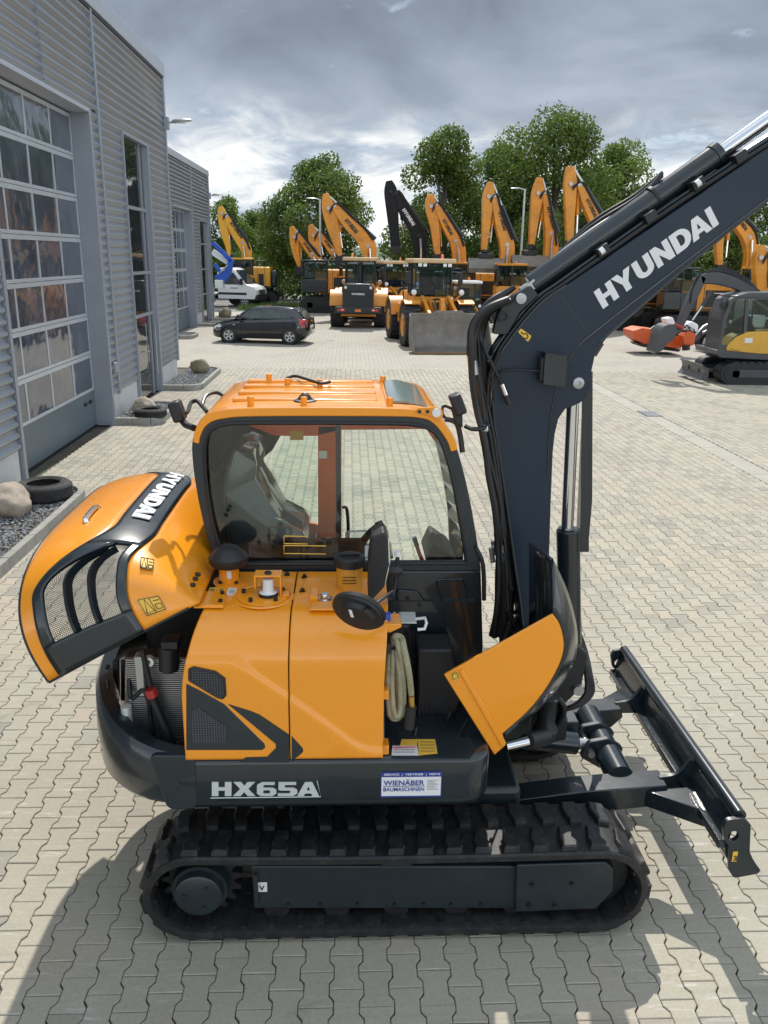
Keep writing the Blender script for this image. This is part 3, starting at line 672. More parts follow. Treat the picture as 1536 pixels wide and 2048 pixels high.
XB = -7.2
bB = thing('workshop_building', (XB, 40, 0), 'smaller grey corrugated workshop set back behind the near one', 'building')
MB().box((-26, 34.1, -0.05), (XB - 0.38, 45.6, 7.1)).build('building_core', TRIM, bB)
MB().box((-26, 33.9, 7.12), (XB + 0.05, 45.75, 7.38)).build('coping', COPING, bB, bevel=0.01)
for (a, b_, c, d_) in ((33.9, 36.2, 0.6, 7.1), (36.21, 40.6, 5.3, 7.1), (40.8, 42.3, 0.6, 7.1), (42.31, 44.95, 4.9, 7.1), (44.96, 45.55, 0.6, 7.1)):
    cladding(XB, a, b_, c, d_, bB)
MB().box((XB - 0.03, 40.62, 0.5), (XB + 0.035, 40.78, 7.1)).build('joint_strip', TRIM, bB)
MB().box((XB - 0.3, 45.56, 0.0), (XB + 0.04, 45.66, 7.1)).build('corner_strip', TRIM, bB)
for a, b_ in ((33.9, 36.2), (40.8, 42.3), (44.96, 45.5)):
    MB().box((XB - 0.3, a, -0.05), (XB - 0.03, b_, 0.59)).build('plinth', PLINTH, bB)
MB().box((XB - 0.36, 40.30, 0), (XB + 0.035, 40.61, 5.28)).build('door_jamb', TRIM, bB)
MB().box((XB - 0.36, 36.2, 5.2), (XB + 0.035, 40.29, 5.28)).build('door_lintel', COPING, bB)
sectional_door(XB - 0.32, 36.25, 40.28, 5.18, 0.95, 5, 4, bB)
window_strip(XB, 42.38, 44.84, 4.85, bB, [1.4, 2.6, 3.8])
wall_lamp((XB + 0.02, 45.6, 6.2), 'silver lamp on the far end of the far workshop')

# cladding fixings and sheet laps on the near workshop
for z in (1.04, 2.32, 3.60, 4.88, 6.16, 7.28):
    for y in (17.46, 18.2, 18.86, 21.36, 22.1, 22.8, 23.34):
        if 18.9 < y < 21.3: continue
        MB().cyl((XW + AMP - 0.002, y, z), (XW + AMP + 0.006, y, z), 0.010, n=6).build('screw', STEEL, bA)
for y in (14.4,): MB().box((XW - 0.01, y, 5.88), (XW + AMP + 0.001, y + 0.006, 7.57)).build('sheet_lap', TRIM, bA)
# ------------------------------------------------------------------ the excavator in the foreground
YN, YC, YB, YCAB = 3.40, 4.34, 4.22, 4.06
ex = thing('excavator', (0.27, YC, 0), 'orange and dark grey tracked excavator with raised engine hood filling the foreground', 'excavator')

# --- rubber tracks
TA, TB, TR = (-0.762, 0.278), (1.288, 0.278), 0.248
TL = TB[0] - TA[0]; PER = 2 * TL + 2 * math.pi * TR
def loop(s, h=0.0):
    s %= PER
    if s < TL:                                            # top run, from the sprocket end to the idler
        x = TA[0] + s; sag = 0.012 * math.sin(math.pi * s / TL); return x, TA[1] + TR + h - sag
    s -= TL
    if s < math.pi * TR:
        a = math.pi / 2 - s / TR; return TB[0] + (TR + h) * math.cos(a), TB[1] + (TR + h) * math.sin(a)
    s -= math.pi * TR
    if s < TL: return TB[0] - s, TB[1] - TR - h
    s -= TL; a = -math.pi / 2 - s / TR
    return TA[0] + (TR + h) * math.cos(a), TA[1] + (TR + h) * math.sin(a)
def make_track(y0, side):
    y1 = y0 + 0.40 * side
    rows = []
    for k in range(161):
        s = PER * k / 160; e = 0.012 * side
        q = lambda h, y: (loop(s, h)[0], y, loop(s, h)[1])
        rows.append([q(-0.036, y0), q(-0.008, y0), q(0.0, y0 + e), q(0.0, y1 - e), q(-0.008, y1), q(-0.036, y1), q(-0.046, y1 - 2 * e), q(-0.046, y0 + 2 * e)])
    m = MB().grid(rows, True); PITCHT = PER / 39
    shp = [(-0.050, 0.018), (0.030, 0.018), (0.040, 0.050), (0.018, 0.100), (0.034, 0.150), (0.030, 0.192), (-0.030, 0.192), (-0.036, 0.150), (-0.052, 0.085), (-0.044, 0.040)]
    for k in range(39):
        for row in (0, 1):
            s0 = PITCHT * (k + 0.5 * row); vs = []
            for h, sc_ in ((-0.004, 1.0), (0.022, 0.94), (0.028, 0.82)):
                for ds, dy in shp:
                    yy = dy if row == 0 else 0.40 - dy
                    cy_ = 0.1 if row == 0 else 0.30
                    yy = cy_ + (yy - cy_) * (sc_ if h > 0 else 1); x, z = loop(s0 + ds * sc_, h); vs.append((x, y0 + side * yy, z))
            n = len(shp); fs = [(i, (i + 1) % n, n + (i + 1) % n, n + i) for i in range(n)] + [(n + i, n + (i + 1) % n, 2 * n + (i + 1) % n, 2 * n + i) for i in range(n)] + [tuple(range(2 * n, 3 * n))]
            m.add(vs, fs)
        # inner guide ribs
        s0 = PITCHT * k
        for ya, yb in ((0.03, 0.14), (0.26, 0.37)):
            vs = []
            for h in (-0.044, -0.056):
                for ds, yy in ((-0.014, ya), (0.014, ya), (0.014, yb), (-0.014, yb)):
                    x, z = loop(s0 + ds, h); vs.append((x, y0 + side * yy, z))
            m.add(vs, [(0, 1, 2, 3), (4, 5, 6, 7), (0, 1, 5, 4), (1, 2, 6, 5), (2, 3, 7, 6), (3, 0, 4, 7)])
    return m.build('rubber_track', RUBBER, ex, smooth=30)
trk = make_track(YN - 0.02, 1); trk2 = make_track(2 * YC - YN + 0.02, -1)
for side, y0 in ((1, YN - 0.02), (-1, 2 * YC - YN + 0.02)):
    yy = lambda d: y0 + side * d
    # sprocket with teeth, drive motor cap, idler, rollers, frame
    c = (TA[0] + 0.02, TA[1])
    m = MB(); n = 17
    pts = []
    for k in range(n * 4):
        a = 2 * math.pi * k / (n * 4); r = 0.205 if k % 4 in (1, 2) else 0.165; pts.append((c[0] + r * math.cos(a), yy(0.14), c[1] + r * math.sin(a)))
    m.prism(pts, (0, side * 0.05, 0)).build('sprocket', BLACKM, ex)
    fd = MB().lathe((c[0], yy(0.02), c[1]), (0, side, 0), [(0, 0.001), (0, 0.105), (0.008, 0.118), (0.05, 0.121), (0.05, 0.14), (0.12, 0.145), (0.14, 0.10), (0.3, 0.09), (0.3, 0.001)], 40).build('final_drive', NAVY_SATIN, ex, smooth=40)
    for k in range(3):
        a = 0.9 + 2.1 * k; MB().cyl((c[0] + 0.07 * math.cos(a), yy(0.012), c[1] + 0.07 * math.sin(a)), (c[0] + 0.07 * math.cos(a), yy(0.022), c[1] + 0.07 * math.sin(a)), 0.011, n=6).build('plug', NAVY, fd)
    MB().lathe((TB[0] - 0.01, yy(0.12), TB[1]), (0, side, 0), [(0, 0.001), (0, 0.05), (0.01, 0.06), (0.01, 0.19), (0.03, 0.213), (0.13, 0.213), (0.15, 0.19), (0.15, 0.06), (0.16, 0.001)], 36).build('idler', BLACKM, ex)
    for k in range(5):
        xr = -0.36 + k * 0.31
        MB().lathe((xr, yy(0.10), 0.125), (0, side, 0), [(0, 0.001), (0, 0.065), (0.06, 0.075), (0.065, 0.05), (0.14, 0.05), (0.145, 0.075), (0.2, 0.065), (0.2, 0.001)], 20).build('roller', BLACKM, ex)
    fr = MB().prism([(p[0], yy(0.075), p[2]) for p in px2([(500, 1748), (1040, 1748), (1040, 1834), (505, 1834)], YN)], (0, side * 0.26, 0)).build('track_frame', NAVY_SATIN, ex, bevel=0.008)
    MB().prism([(p[0], yy(0.12), p[2]) for p in px2([(505, 1722), (775, 1722), (765, 1746), (505, 1746)], YN)], (0, side * 0.2, 0)).build('upper_web', NAVY_SATIN, fr)
    MB().prism([(p[0], yy(0.12), p[2]) for p in px2([(815, 1722), (1035, 1722), (1035, 1746), (825, 1746)], YN)], (0, side * 0.2, 0)).build('upper_web', NAVY_SATIN, fr)
    MB().prism([(p[0], yy(0.06), p[2]) for p in px2([(762, 1746), (778, 1718), (812, 1718), (828, 1746)], YN)], (0, side * 0.2, 0)).build('web_support', NAVY_SATIN, fr, bevel=0.004)
    MB().prism([(p[0], yy(0.045), p[2]) for p in px2([(1036, 1737), (1215, 1731), (1232, 1745), (1230, 1790), (1195, 1826), (1060, 1832), (1032, 1832)], YN)], (0, side * 0.27, 0)).build('tensioner_cover', NAVY_SATIN, fr, bevel=0.008)
    for bx, by in ((1066, 1776), (1146, 1774), (1060, 1817), (1112, 1818)): 
        p = W(bx, by, Y=YN); MB().cyl((p[0], yy(0.030), p[2]), (p[0], yy(0.05), p[2]), 0.012, n=6).build('bolt', BLACKM, fr)
    for bx in (575, 640, 715, 790, 850, 905, 965):
        p = W(bx, 1824, Y=YN); MB().cyl((p[0], yy(0.064), p[2]), (p[0], yy(0.078), p[2]), 0.010, n=6).build('bolt', BLACKM, fr)
    p = W(512, 1790, Y=YN); MB().box((p[0] - 0.012, yy(0.055), p[2] - 0.09), (p[0] + 0.006, yy(0.2), p[2] + 0.09)).build('frame_end_plate', NAVY_SATIN, fr)
p0 = W(514, 1783, Y=YN + 0.055); p1 = W(534, 1764, Y=YN + 0.055)
st = MB().box((p0[0], YN + 0.052, p0[2]), (p1[0], YN + 0.054, p1[2])).build('frame_sticker', OFFWHITE, ex)
text('V', 'sticker_mark', INK, st, (p0[0] + 0.012, YN + 0.050, p0[2] + 0.01), (0.028, 0, 0), (0, 0, 0.03), 0.02, 0.001)
MB().prism([(-0.35, 3.80, 0.30), (0.95, 3.80, 0.30), (0.95, 4.88, 0.30), (-0.35, 4.88, 0.30)], (0, 0, 0.30)).build('undercarriage_frame', NAVY_SATIN, ex, bevel=0.03)
MB().cyl((0.3, YC, 0.58), (0.3, YC, 0.80), 0.42, n=40).build('swing_bearing', BLACKM, ex)

# --- dozer blade
BX, BZ = 1.985, 0.70
sec = catmull([(1.975, 0.69), (1.945, 0.60), (1.940, 0.50), (1.975, 0.41), (2.06, 0.345)], 5)
outer = [(p[0] - 0.016, 0, p[1]) for p in sec]
poly = [(p[0], YN + 0.03, p[1]) for p in sec] + [(p[0], YN + 0.03, p[2]) for p in outer[::-1]]
bl = MB().prism(poly, (0, 1.83, 0)).build('dozer_blade', NAVY, ex, smooth=40)
MB().cyl((BX - 0.012, YN + 0.03, BZ - 0.005), (BX - 0.012, YN + 1.86, BZ - 0.005), 0.033, n=20).build('top_pipe', NAVY, bl)
MB().box((1.885, YN + 0.03, 0.50), (1.928, YN + 1.86, 0.545)).build('rib', NAVY, bl, bevel=0.006)
MB().box((2.03, YN + 0.03, 0.335), (2.075, YN + 1.86, 0.352)).build('cutting_edge', WORNSTEEL, bl)
ep = [(1447, 1655), (1455, 1641), (1490, 1637), (1502, 1650), (1500, 1705), (1508, 1722), (1522, 1742), (1516, 1748), (1468, 1757), (1460, 1745), (1458, 1692), (1449, 1682)]
hole_c = (1467, 1673)
for yp, dy in ((YN, 0.028), (2 * YC - YN, -0.028)):
    o2 = resample(ep, 48); base = px2([(p[0], p[1]) for p in o2], YN)
    hc = W(*hole_c, Y=YN); inn = []
    for p in base:
        a = math.atan2(p[2] - hc[2], p[0] - hc[0]); inn.append((hc[0] + 0.027 * math.cos(a), yp, hc[2] + 0.030 * math.sin(a)))
    MB().ring([(p[0], yp, p[2]) for p in base], inn, (0, dy, 0)).build('end_plate', NAVY_SATIN, bl, bevel=0.003)
    hp = W(1470, 1714, Y=YN - 0.003)
q0, q1 = W(1463, 1723, Y=YN - 0.003), W(1476, 1703, Y=YN - 0.003)
sk = MB().box((q0[0], YN - 0.004, q0[2]), (q1[0], YN - 0.0022, q1[2])).build('hook_sticker', STICKER, bl)
text('3', 'hook_mark', INK, sk, (q0[0] + 0.006, YN - 0.005, q0[2] + 0.006), (0.018, 0, 0), (0, 0, 0.03), 0.02, 0.001)
arm = [(1005, 1604), (1171, 1583), (1335, 1571), (1338, 1590), (1310, 1613), (1228, 1622), (1100, 1624), (1005, 1622)]
for yp, pl_ in ((3.86, arm),):
    bp = px2(pl_, yp)
    MB().prism(bp, (0, 0.15, 0)).build('blade_arm', NAVY, bl, bevel=0.006)
    MB().prism([(p[0], 2 * YC - yp - 0.15, p[2]) for p in bp], (0, 0.15, 0)).build('blade_arm', NAVY, bl, bevel=0.006)
for yp in (3.935, 2 * YC - 3.935):
    g = catmull([(1.76, 0.575), (1.86, 0.60), (1.92, 0.69)], 5)
    MB().prism([(p[0], yp - 0.012, p[1]) for p in g] + [(1.95, yp - 0.012, 0.66), (1.92, yp - 0.012, 0.5), (1.74, yp - 0.012, 0.5)], (0, 0.024, 0)).build('upright_gusset', NAVY, bl)
for yp, s_ in ((3.86, -1), (2 * YC - 3.86, 1)):
    MB().prism([(1.66, yp, 0.535), (1.925, yp, 0.56), (1.925, yp + s_ * 0.20, 0.545)], (0, 0, -0.10)).build('side_gusset', NAVY, bl, bevel=0.004)
za, xa = 0.50, W(1250, 1538, Y=4.0)[0]
MB().cyl((xa - 0.02, 4.0, 0.52), (xa - 0.02, 4.68, 0.52), 0.078, n=28).build('cross_tube', NAVY, bl)
for yp in (YC - 0.10, YC + 0.07):
    MB().prism([(p[0], yp, p[1]) for p in fillet([(xa - 0.14, 0.60), (xa - 0.02, 0.625), (xa + 0.07, 0.56), (xa + 0.05, 0.43), (xa - 0.06, 0.42), (xa - 0.19, 0.50)], 0.03)], (0, 0.035, 0)).build('cylinder_lug', NAVY, bl, bevel=0.004)
MB().cyl((xa - 0.125, YC - 0.125, 0.53), (xa - 0.125, YC + 0.125, 0.53), 0.022).build('pin', STEEL, bl)
MB().cyl((xa - 0.12, YC - 0.015, 0.53), (xa - 0.26, YC - 0.015, 0.55), 0.035).build('cylinder_eye', STEEL, bl)
MB().cyl((xa - 0.19, YC - 0.015, 0.54), (xa - 0.62, YC - 0.015, 0.60), 0.068, n=24).build('blade_cylinder', NAVY, bl, bevel=0.006)
MB().box((xa - 0.44, YC + 0.06, 0.56), (xa - 0.16, YC + 0.24, 0.64)).build('cylinder_guard', NAVY_SATIN, bl, bevel=0.008)

# --- house: skirt, counterweight
def plan(u, a, b, n=2.7, x0=-0.72):
    c, s_ = math.cos(u), math.sin(u)
    return x0 - a * abs(s_) ** (2 / n), YC - b * math.copysign(abs(c) ** (2 / n), c)
XF = W(985, 1550, Y=YN)[0]
sk_o = fillet([(-0.735, YN), (XF, YN), (XF, 2 * YC - YN), (-0.735, 2 * YC - YN)], [0, 0.14, 0.14, 0], 8)
rings = []
for z, ins in ((0.775, 0.05), (0.80, 0.012), (0.84, 0.0), (1.035, 0.0), (1.062, 0.008), (1.072, 0.03)):
    rings.append([(p[0] - (ins if p[0] > 0 else 0), p[1] + (ins if p[1] < YC else -ins), z) for p in sk_o])
skirt = MB().loft(rings).build('house_skirt', NAVY, ex, smooth=50)
MB().prism([(p[0], p[1], 0.70) for p in fillet([(-0.6, 3.55), (0.6, 3.55), (0.6, 5.1), (-0.6, 5.1)], 0.1)], (0, 0, 0.09)).build('belly_plate', BLACKM, ex)
cw_rows = []; US = [math.pi * k / 60 for k in range(61)]
def cwtop(u): return 1.085 + 0.20 * math.sin(u) ** 1.3
for lv, ins in ((0, 0.10), (0.06, 0.035), (0.2, 0.0), (0.55, -0.008), (0.93, 0.0), (1.0, 0.02), (1.0, 0.085), (0.75, 0.10), (0.3, 0.11)):
    row = []
    for u in US:
        x, y = plan(u, 0.615 - ins, 0.94 - ins); zt = cwtop(u); row.append((x, y, 0.785 + (zt - 0.785) * lv))
    cw_rows.append(row)
cwt = MB().grid(cw_rows).build('counterweight', NAVY, ex, smooth=45)
for yp in (YN + 0.002, 2 * YC - YN - 0.002):
    s_ = 1 if yp < YC else -1
    MB().prism([(p[0], yp - s_ * 0.008, p[1]) for p in fillet([(-0.93, 1.10), (-0.715, 1.095), (-0.715, 0.80), (-0.86, 0.80)], [0.03, 0.05, 0.05, 0.05])], (0, s_ * 0.05, 0)).build('corner_cap', NAVY_SATIN, cwt, bevel=0.006)
# rear lamp on the counterweight corner
for u0 in (0.93, math.pi - 0.93):
    pts = []
    for du, z in ((-0.10, 1.00), (0.14, 1.06), (0.02, 0.92)):
        x, y = plan(u0 + du, 0.622, 0.947); pts.append((x, y, z))
    MB().prism(pts, (0.02, 0.01, 0)).build('rear_lamp', TAILRED, cwt)

# --- engine hood, hinged at its front top edge and swung up
HX, HZ, HT = -0.66, 1.80, math.radians(60)
def hood(u, v, off=0.0):
    t = v * math.pi / 2; m_ = 2.0
    s_ = abs(math.cos(t)) ** (2 / m_); zz_ = 1.11 + 0.73 * abs(math.sin(t)) ** (2 / m_)
    zz_ += 0.16 * math.sin(u) ** 1.3 * (1 - v) ** 2
    x, y = plan(u, 0.58 * s_ + off, 0.93 * (1 - 0.17 * (1 - s_)) + off, 3.8, -0.70)
    zz_ += off * smoothstep(0.15, 0.85, v)
    dx, dz = x - HX, zz_ - HZ; c, q = math.cos(HT), math.sin(HT)
    return (HX - 0.045 + dx * c + dz * q, y, HZ - 0.058 - dx * q + dz * c)      # turned clockwise seen from the near side
UU = [math.pi * (0.004 + 0.992 * k / 90) for k in range(91)]
def vband(u):
    k = u / math.pi
    lo = 0.055 + 0.015 * smoothstep(0.0, 0.15, k) + 0.34 * smoothstep(0.17, 0.42, k)
    hi = 0.47 + 0.05 * smoothstep(0.0, 0.25, k) + 0.10 * smoothstep(0.22, 0.42, k)
    if k > 0.5: return vband(math.pi - u)
    return lo, hi
def strip(fa, fb, us, nv, off=0.0):
    return MB().grid([[hood(u, fa(u) + (fb(u) - fa(u)) * j / nv, off) for u in us] for j in range(nv + 1)])
hd = strip(lambda u: vband(u)[1], lambda u: 1.0, UU, 26).build('engine_hood', ORANGE, ex, smooth=60, solid=0.018)
strip(lambda u: 0.0, lambda u: vband(u)[0], UU, 10).build('lower_hood_panel', ORANGE, hd, smooth=60, solid=0.018)
KA, KB = 0.045, 0.325
UA = [math.pi * (0.004 + (KA - 0.004) * k / 8) for k in range(9)]; UO = [math.pi * (KA + (KB - KA) * k / 36) for k in range(37)]
UZ = [math.pi * (KB + (0.996 - KB) * k / 60) for k in range(61)]
lo = lambda u: vband(u)[0]; hi = lambda u: vband(u)[1]
g0 = lambda u: lo(u) + 0.05 + 0.10 * smoothstep(0.20, KB, u / math.pi); g1 = lambda u: hi(u) - 0.05
dk = strip(lo, hi, UA, 10, 0.006).build('dark_hood_band', NAVY, hd, smooth=60, solid=0.02)
strip(lo, hi, UZ, 10, 0.006).build('dark_hood_band', NAVY, hd, smooth=60, solid=0.02)
strip(lo, g0, UO, 4, 0.006).build('grille_frame', NAVY, hd, smooth=60, solid=0.02)
strip(g1, hi, UO, 4, 0.006).build('grille_frame', NAVY, hd, smooth=60, solid=0.02)
def meshmat(name, scale, hole, col):
    m = bpy.data.materials.new(name); m.use_nodes = True; t = m.node_tree; b = t.nodes['Principled BSDF']; o_ = t.nodes['Material Output']
    b.inputs['Base Color'].default_value = col + (1,); b.inputs['Roughness'].default_value = 0.5
    uv = N(t, 'ShaderNodeTexCoord'); vo = N(t, 'ShaderNodeTexVoronoi'); vo.inputs['Scale'].default_value = scale; vo.inputs['Randomness'].default_value = 0.12
    sp_ = N(t, 'ShaderNodeSeparateXYZ'); t.links.new(uv.outputs['UV'], sp_.inputs[0])
    a_ = MATH(t, 'ADD', MATH(t, 'MULTIPLY', sp_.outputs[0], scale), MATH(t, 'MULTIPLY', sp_.outputs[1], scale * 1.2)); b_ = MATH(t, 'SUBTRACT', MATH(t, 'MULTIPLY', sp_.outputs[0], scale), MATH(t, 'MULTIPLY', sp_.outputs[1], scale * 1.2))
    lat = MATH(t, 'MAXIMUM', MATH(t, 'PINGPONG', a_, 1.0), MATH(t, 'PINGPONG', b_, 1.0))
    tr = N(t, 'ShaderNodeBsdfTransparent'); mx = N(t, 'ShaderNodeMixShader')
    t.links.new(MATH(t, 'LESS_THAN', lat, hole), mx.inputs[0]); t.links.new(b.outputs[0], mx.inputs[1]); t.links.new(tr.outputs[0], mx.inputs[2])
    t.links.new(mx.outputs[0], o_.inputs['Surface']); return m
GRILLE = meshmat('perforated_grille', 170, 0.71, (0.012, 0.015, 0.018))
gm_ = strip(g0, g1, UO, 8, -0.004).build('grille_mesh', GRILLE, hd, smooth=60)
uvl = gm_.data.uv_layers.new(name='mesh_uv'); n_ = len(UO)
for lp_ in gm_.data.loops:
    j_, i_ = divmod(lp_.vertex_index, n_); uvl.data[lp_.index].uv = (0.55 * i_ / (n_ - 1), 0.30 * j_ / 8)
for fr_ in (0.345, 0.665):
    rows = []
    for i_, u in enumerate(UO[:-4]):
        c = g0(u) + (g1(u) - g0(u)) * fr_; w_ = 0.0125 * (1 if i_ < 26 else 0.55)
        rows.append([hood(u, c - w_, -0.006), hood(u, c - w_ * 0.8, 0.028), hood(u, c + w_ * 0.6, 0.036), hood(u, c + w_, -0.006)])
    MB().loft(rows).build('grille_bar', NAVY, hd, smooth=40)
# hood edge seal
MB().tube([hood(u, 0.0, 0.004) for u in UU], 0.008).build('edge_seal', BLACKP, hd)
MB().tube([hood(UU[0], v / 30, 0.004) for v in range(0, 25)], 0.008).build('edge_seal', BLACKP, hd)
# lettering along the rear band: letters laid on the curved surface
def u_at(d):     # angle on the plan curve for a sideways distance d from the machine's centre line
    return math.acos(math.copysign(min(1.0, abs(d) / 0.85) ** 1.9, d))
blocktext('HYUNDAI', 'hood_lettering', OFFWHITE, hd, lambda a, b: hood(u_at(-0.52 + 0.86 * a), 0.468 + 0.092 * b, 0.0235), 0.07, 0.006, 8)
# grab handle on the rear
hp = [hood(math.pi * 0.43, 0.24, 0.004), hood(math.pi * 0.435, 0.24, 0.025), hood(math.pi * 0.475, 0.24, 0.025), hood(math.pi * 0.48, 0.24, 0.004)]
MB().tube(hp, 0.014, smooth=4).build('grab_handle', CHROME, hd)
def hood_sticker(u, v, du, dv, name):
    rows = [[hood(u + du * (i / 4 - 0.5), v + dv * (j / 4 - 0.5), 0.0125) for i in range(5)] for j in range(5)]
    s_ = MB().grid(rows).build(name, STICKER, hd, smooth=60)
    f_ = lambda a, b_: hood(u + du * (a - 0.5), v + dv * (b_ - 0.5), 0.0135)
    for pl_ in ([(0.12, 0.1), (0.12, 0.45), (0.9, 0.28), (0.12, 0.1)], [(0.15, 0.62), (0.15, 0.9), (0.45, 0.9), (0.45, 0.62), (0.15, 0.62)], [(0.7, 0.62), (0.7, 0.92)], [(0.04, 0.03), (0.96, 0.03), (0.96, 0.97), (0.04, 0.97), (0.04, 0.03)], [(0.04, 0.5), (0.96, 0.5)]):
        MB().tube([f_(a, b_) for a, b_ in pl_], 0.0022, 4).build('pictogram', INK, s_)
hood_sticker(math.pi * 0.235, 0.615, 0.20, 0.07, 'warning_sticker')
hood_sticker(math.pi * 0.045, 0.58, 0.16, 0.12, 'warning_sticker')

# --- engine bay behind the open hood
MB().box((-0.70, 3.62, 1.07), (-0.30, 5.2, 1.70)).build('engine_block', BLACKM, ex, bevel=0.03)
MB().box((-1.12, 4.2, 1.07), (-0.70, 5.1, 1.55)).build('cooling_shroud', BLACKM, ex, bevel=0.04)
YR = 3.66
pa, pb = W(262, 1500, Y=YR), W(372, 1318, Y=YR)
rad = MB().box((pa[0], YR + 0.03, pa[2]), (pb[0] + 0.02, YR + 0.12, pb[2])).build('radiator', BLACKM, ex)
nf = 44
for k in range(nf):
    z = pa[2] + (pb[2] - pa[2]) * (k + 0.5) / nf
    MB().box((pa[0] + 0.01, YR, z - 0.0028), (pb[0] + 0.02, YR + 0.032, z + 0.0028)).build('fin', STEEL, rad)
p, q = W(252, 1412, Y=YR - 0.03), W(262, 1500, Y=YR - 0.03)
MB().cyl(p, (p[0], p[1], q[2] - 0.02), 0.026, n=20).build('receiver_tank', ZINC, ex)
p, q = W(268, 1312, Y=YR - 0.05), W(292, 1392, Y=YR - 0.05)
MB().box((p[0], YR - 0.06, q[2]), (q[0], YR, p[2])).build('control_unit', STEEL, ex, bevel=0.006)
MB().cyl(W(284, 1300, Y=3.60), W(301, 1372, Y=3.60), 0.013).build('strut', BLACKP, ex)
MB().cyl(W(301, 1385, Y=3.60), W(345, 1492, Y=3.60), 0.022).build('strut', BLACKP, ex)
MB().cyl(W(300, 1378, Y=3.598), W(306, 1392, Y=3.598), 0.030, n=10).build('strut_collar', RED, ex)
MB().tube(P3([(300, 1430, 3.62), (297, 1400, 3.6), (285, 1380, 3.6), (262, 1395, 3.62), (258, 1330, 3.7)]), 0.012, smooth=5).build('coolant_hose', HOSE, ex)
MB().tube(P3([(300, 1425, 3.62), (306, 1460, 3.62), (318, 1505, 3.62)]), 0.012, smooth=4).build('coolant_hose', HOSE, ex)
MB().cyl(W(338, 1338, Y=3.62), W(338, 1292, Y=3.62), 0.048, n=20).build('air_duct', BLACKP, ex)
MB().box(W(322, 1300, Y=3.58), V3(W(355, 1285, Y=3.58)) + V3((0, 0.1, 0))).build('duct_flange', BLACKP, ex, bevel=0.005)
p = W(299, 1319, Y=YR - 0.02); MB().lathe(p, (0, -1, 0), [(0, 0.012), (0, 0.026), (0.03, 0.026), (0.03, 0.012), (0, 0.012)], 18).build('pipe_flange', ZINC, ex)
for (x1, y1, x2, y2, w_) in ((215, 1330, 222, 1450, 0.02), (232, 1320, 236, 1470, 0.03), (246, 1320, 246, 1400, 0.02)):
    MB().beam(W(x1, y1, Y=3.95), W(x2, y2, Y=3.95), w_, w_).build('bay_frame', BLACKM, ex, bevel=0.004)
MB().tube(P3([(215, 1360, 3.8), (218, 1400, 3.75), (230, 1450, 3.7), (250, 1490, 3.65)]), 0.01, smooth=5).build('bay_cable', HOSE, ex)

# --- orange side covers
ZT = 1.765
def section(v):
    L1 = 1.535 - 1.085; L2 = 0.5 * math.pi * 0.23; L3 = (YCAB - 0.02) - (YN + 0.23); T_ = L1 + L2 + L3; s_ = v * T_
    if s_ < L1: return YN, 1.085 + s_, 0
    if s_ < L1 + L2: 
        a = (s_ - L1) / 0.23; return YN + 0.23 * (1 - math.cos(a)), 1.535 + 0.23 * math.sin(a), a
    return YN + 0.23 + (s_ - L1 - L2), 1.765, math.pi / 2
swoosh = [W(a, b_, Y=YN) for a, b_ in ((366, 1275), (430, 1298), (500, 1342), (583, 1398), (660, 1452), (705, 1485), (735, 1498), (775, 1502))]
sw = catmull([(p[0], p[2], 0) for p in swoosh], 8)
def relief(x, z):
    best = 9; zc = sw[0][1]
    for a, b_ in zip(sw, sw[1:]):
        if a[0] <= x <= b_[0]: zc = a[1] + (b_[1] - a[1]) * (x - a[0]) / (b_[0] - a[0] + 1e-9)
    if x > sw[-1][0]: zc = sw[-1][1]
    return 0.015 * smoothstep(0.030, -0.012, z - zc)
def cover(xa_b, xa_t, xb_b, xb_t, name):
    rows = []
    nv, nu = 96, 54
    for j in range(nv + 1):
        v = j / nv; y, z, a = section(v); t = smoothstep(0.25, 0.75, v)
        x0_, x1_ = xa_b + (xa_t - xa_b) * t, xb_b + (xb_t - xb_b) * t; row = []
        for i in range(nu + 1):
            x = x0_ + (x1_ - x0_) * i / nu; d_ = relief(x, z) if a < 0.3 else 0.0
            row.append((x, y - d_, z))
        rows.append(row)
    return MB().grid(rows).build(name, ORANGE, ex, smooth=60, solid=0.012)
xs0, xs1, xs2 = W(374, 1530, Y=YN)[0], W(581, 1530, Y=YN)[0], W(765, 1530, Y=YN)[0]
t0, t1, t2 = W(430, 1150, Z=ZT)[0], W(594, 1150, Z=ZT)[0], W(770, 1150, Z=ZT)[0]
cr = cover(xs0, t0 + 0.03, xs1 - 0.003, t1 - 0.003, 'rear_side_cover'); cf = cover(xs1 + 0.003, t1 + 0.003, xs2, t2, 'front_side_cover')
MB().box((xs0 + 0.02, YN + 0.03, 1.075), (xs2 - 0.02, YN + 0.035, 1.5)).build('cover_inner_wall', BLACKM, ex)
MB().box((xs2 - 0.012, YN + 0.012, 1.08), (xs2 - 0.002, YN + 0.10, 1.50)).build('cover_return', ORANGE, cf)
def onside(poly, name, mat, par, d0=0.0225, th=0.004, bev=0.0, filr=0):
    if filr: poly = [tuple(p) for p in fillet(poly, filr, 4)]
    return MB().prism([(p[0], YN - d0, p[2]) for p in px2(poly, YN)], (0, th, 0)).build(name, mat, par, bevel=bev)
onside([(374, 1362), (400, 1375), (450, 1403), (530, 1482), (532, 1490), (525, 1495), (374, 1495)], 'lower_vent_panel', NAVY_SATIN, cr, 0.024, 0.02, 0.004)
VENT = principled('vent_mesh', (0.012, 0.015, 0.02), 0.5, var=0.2, bump=0.0)
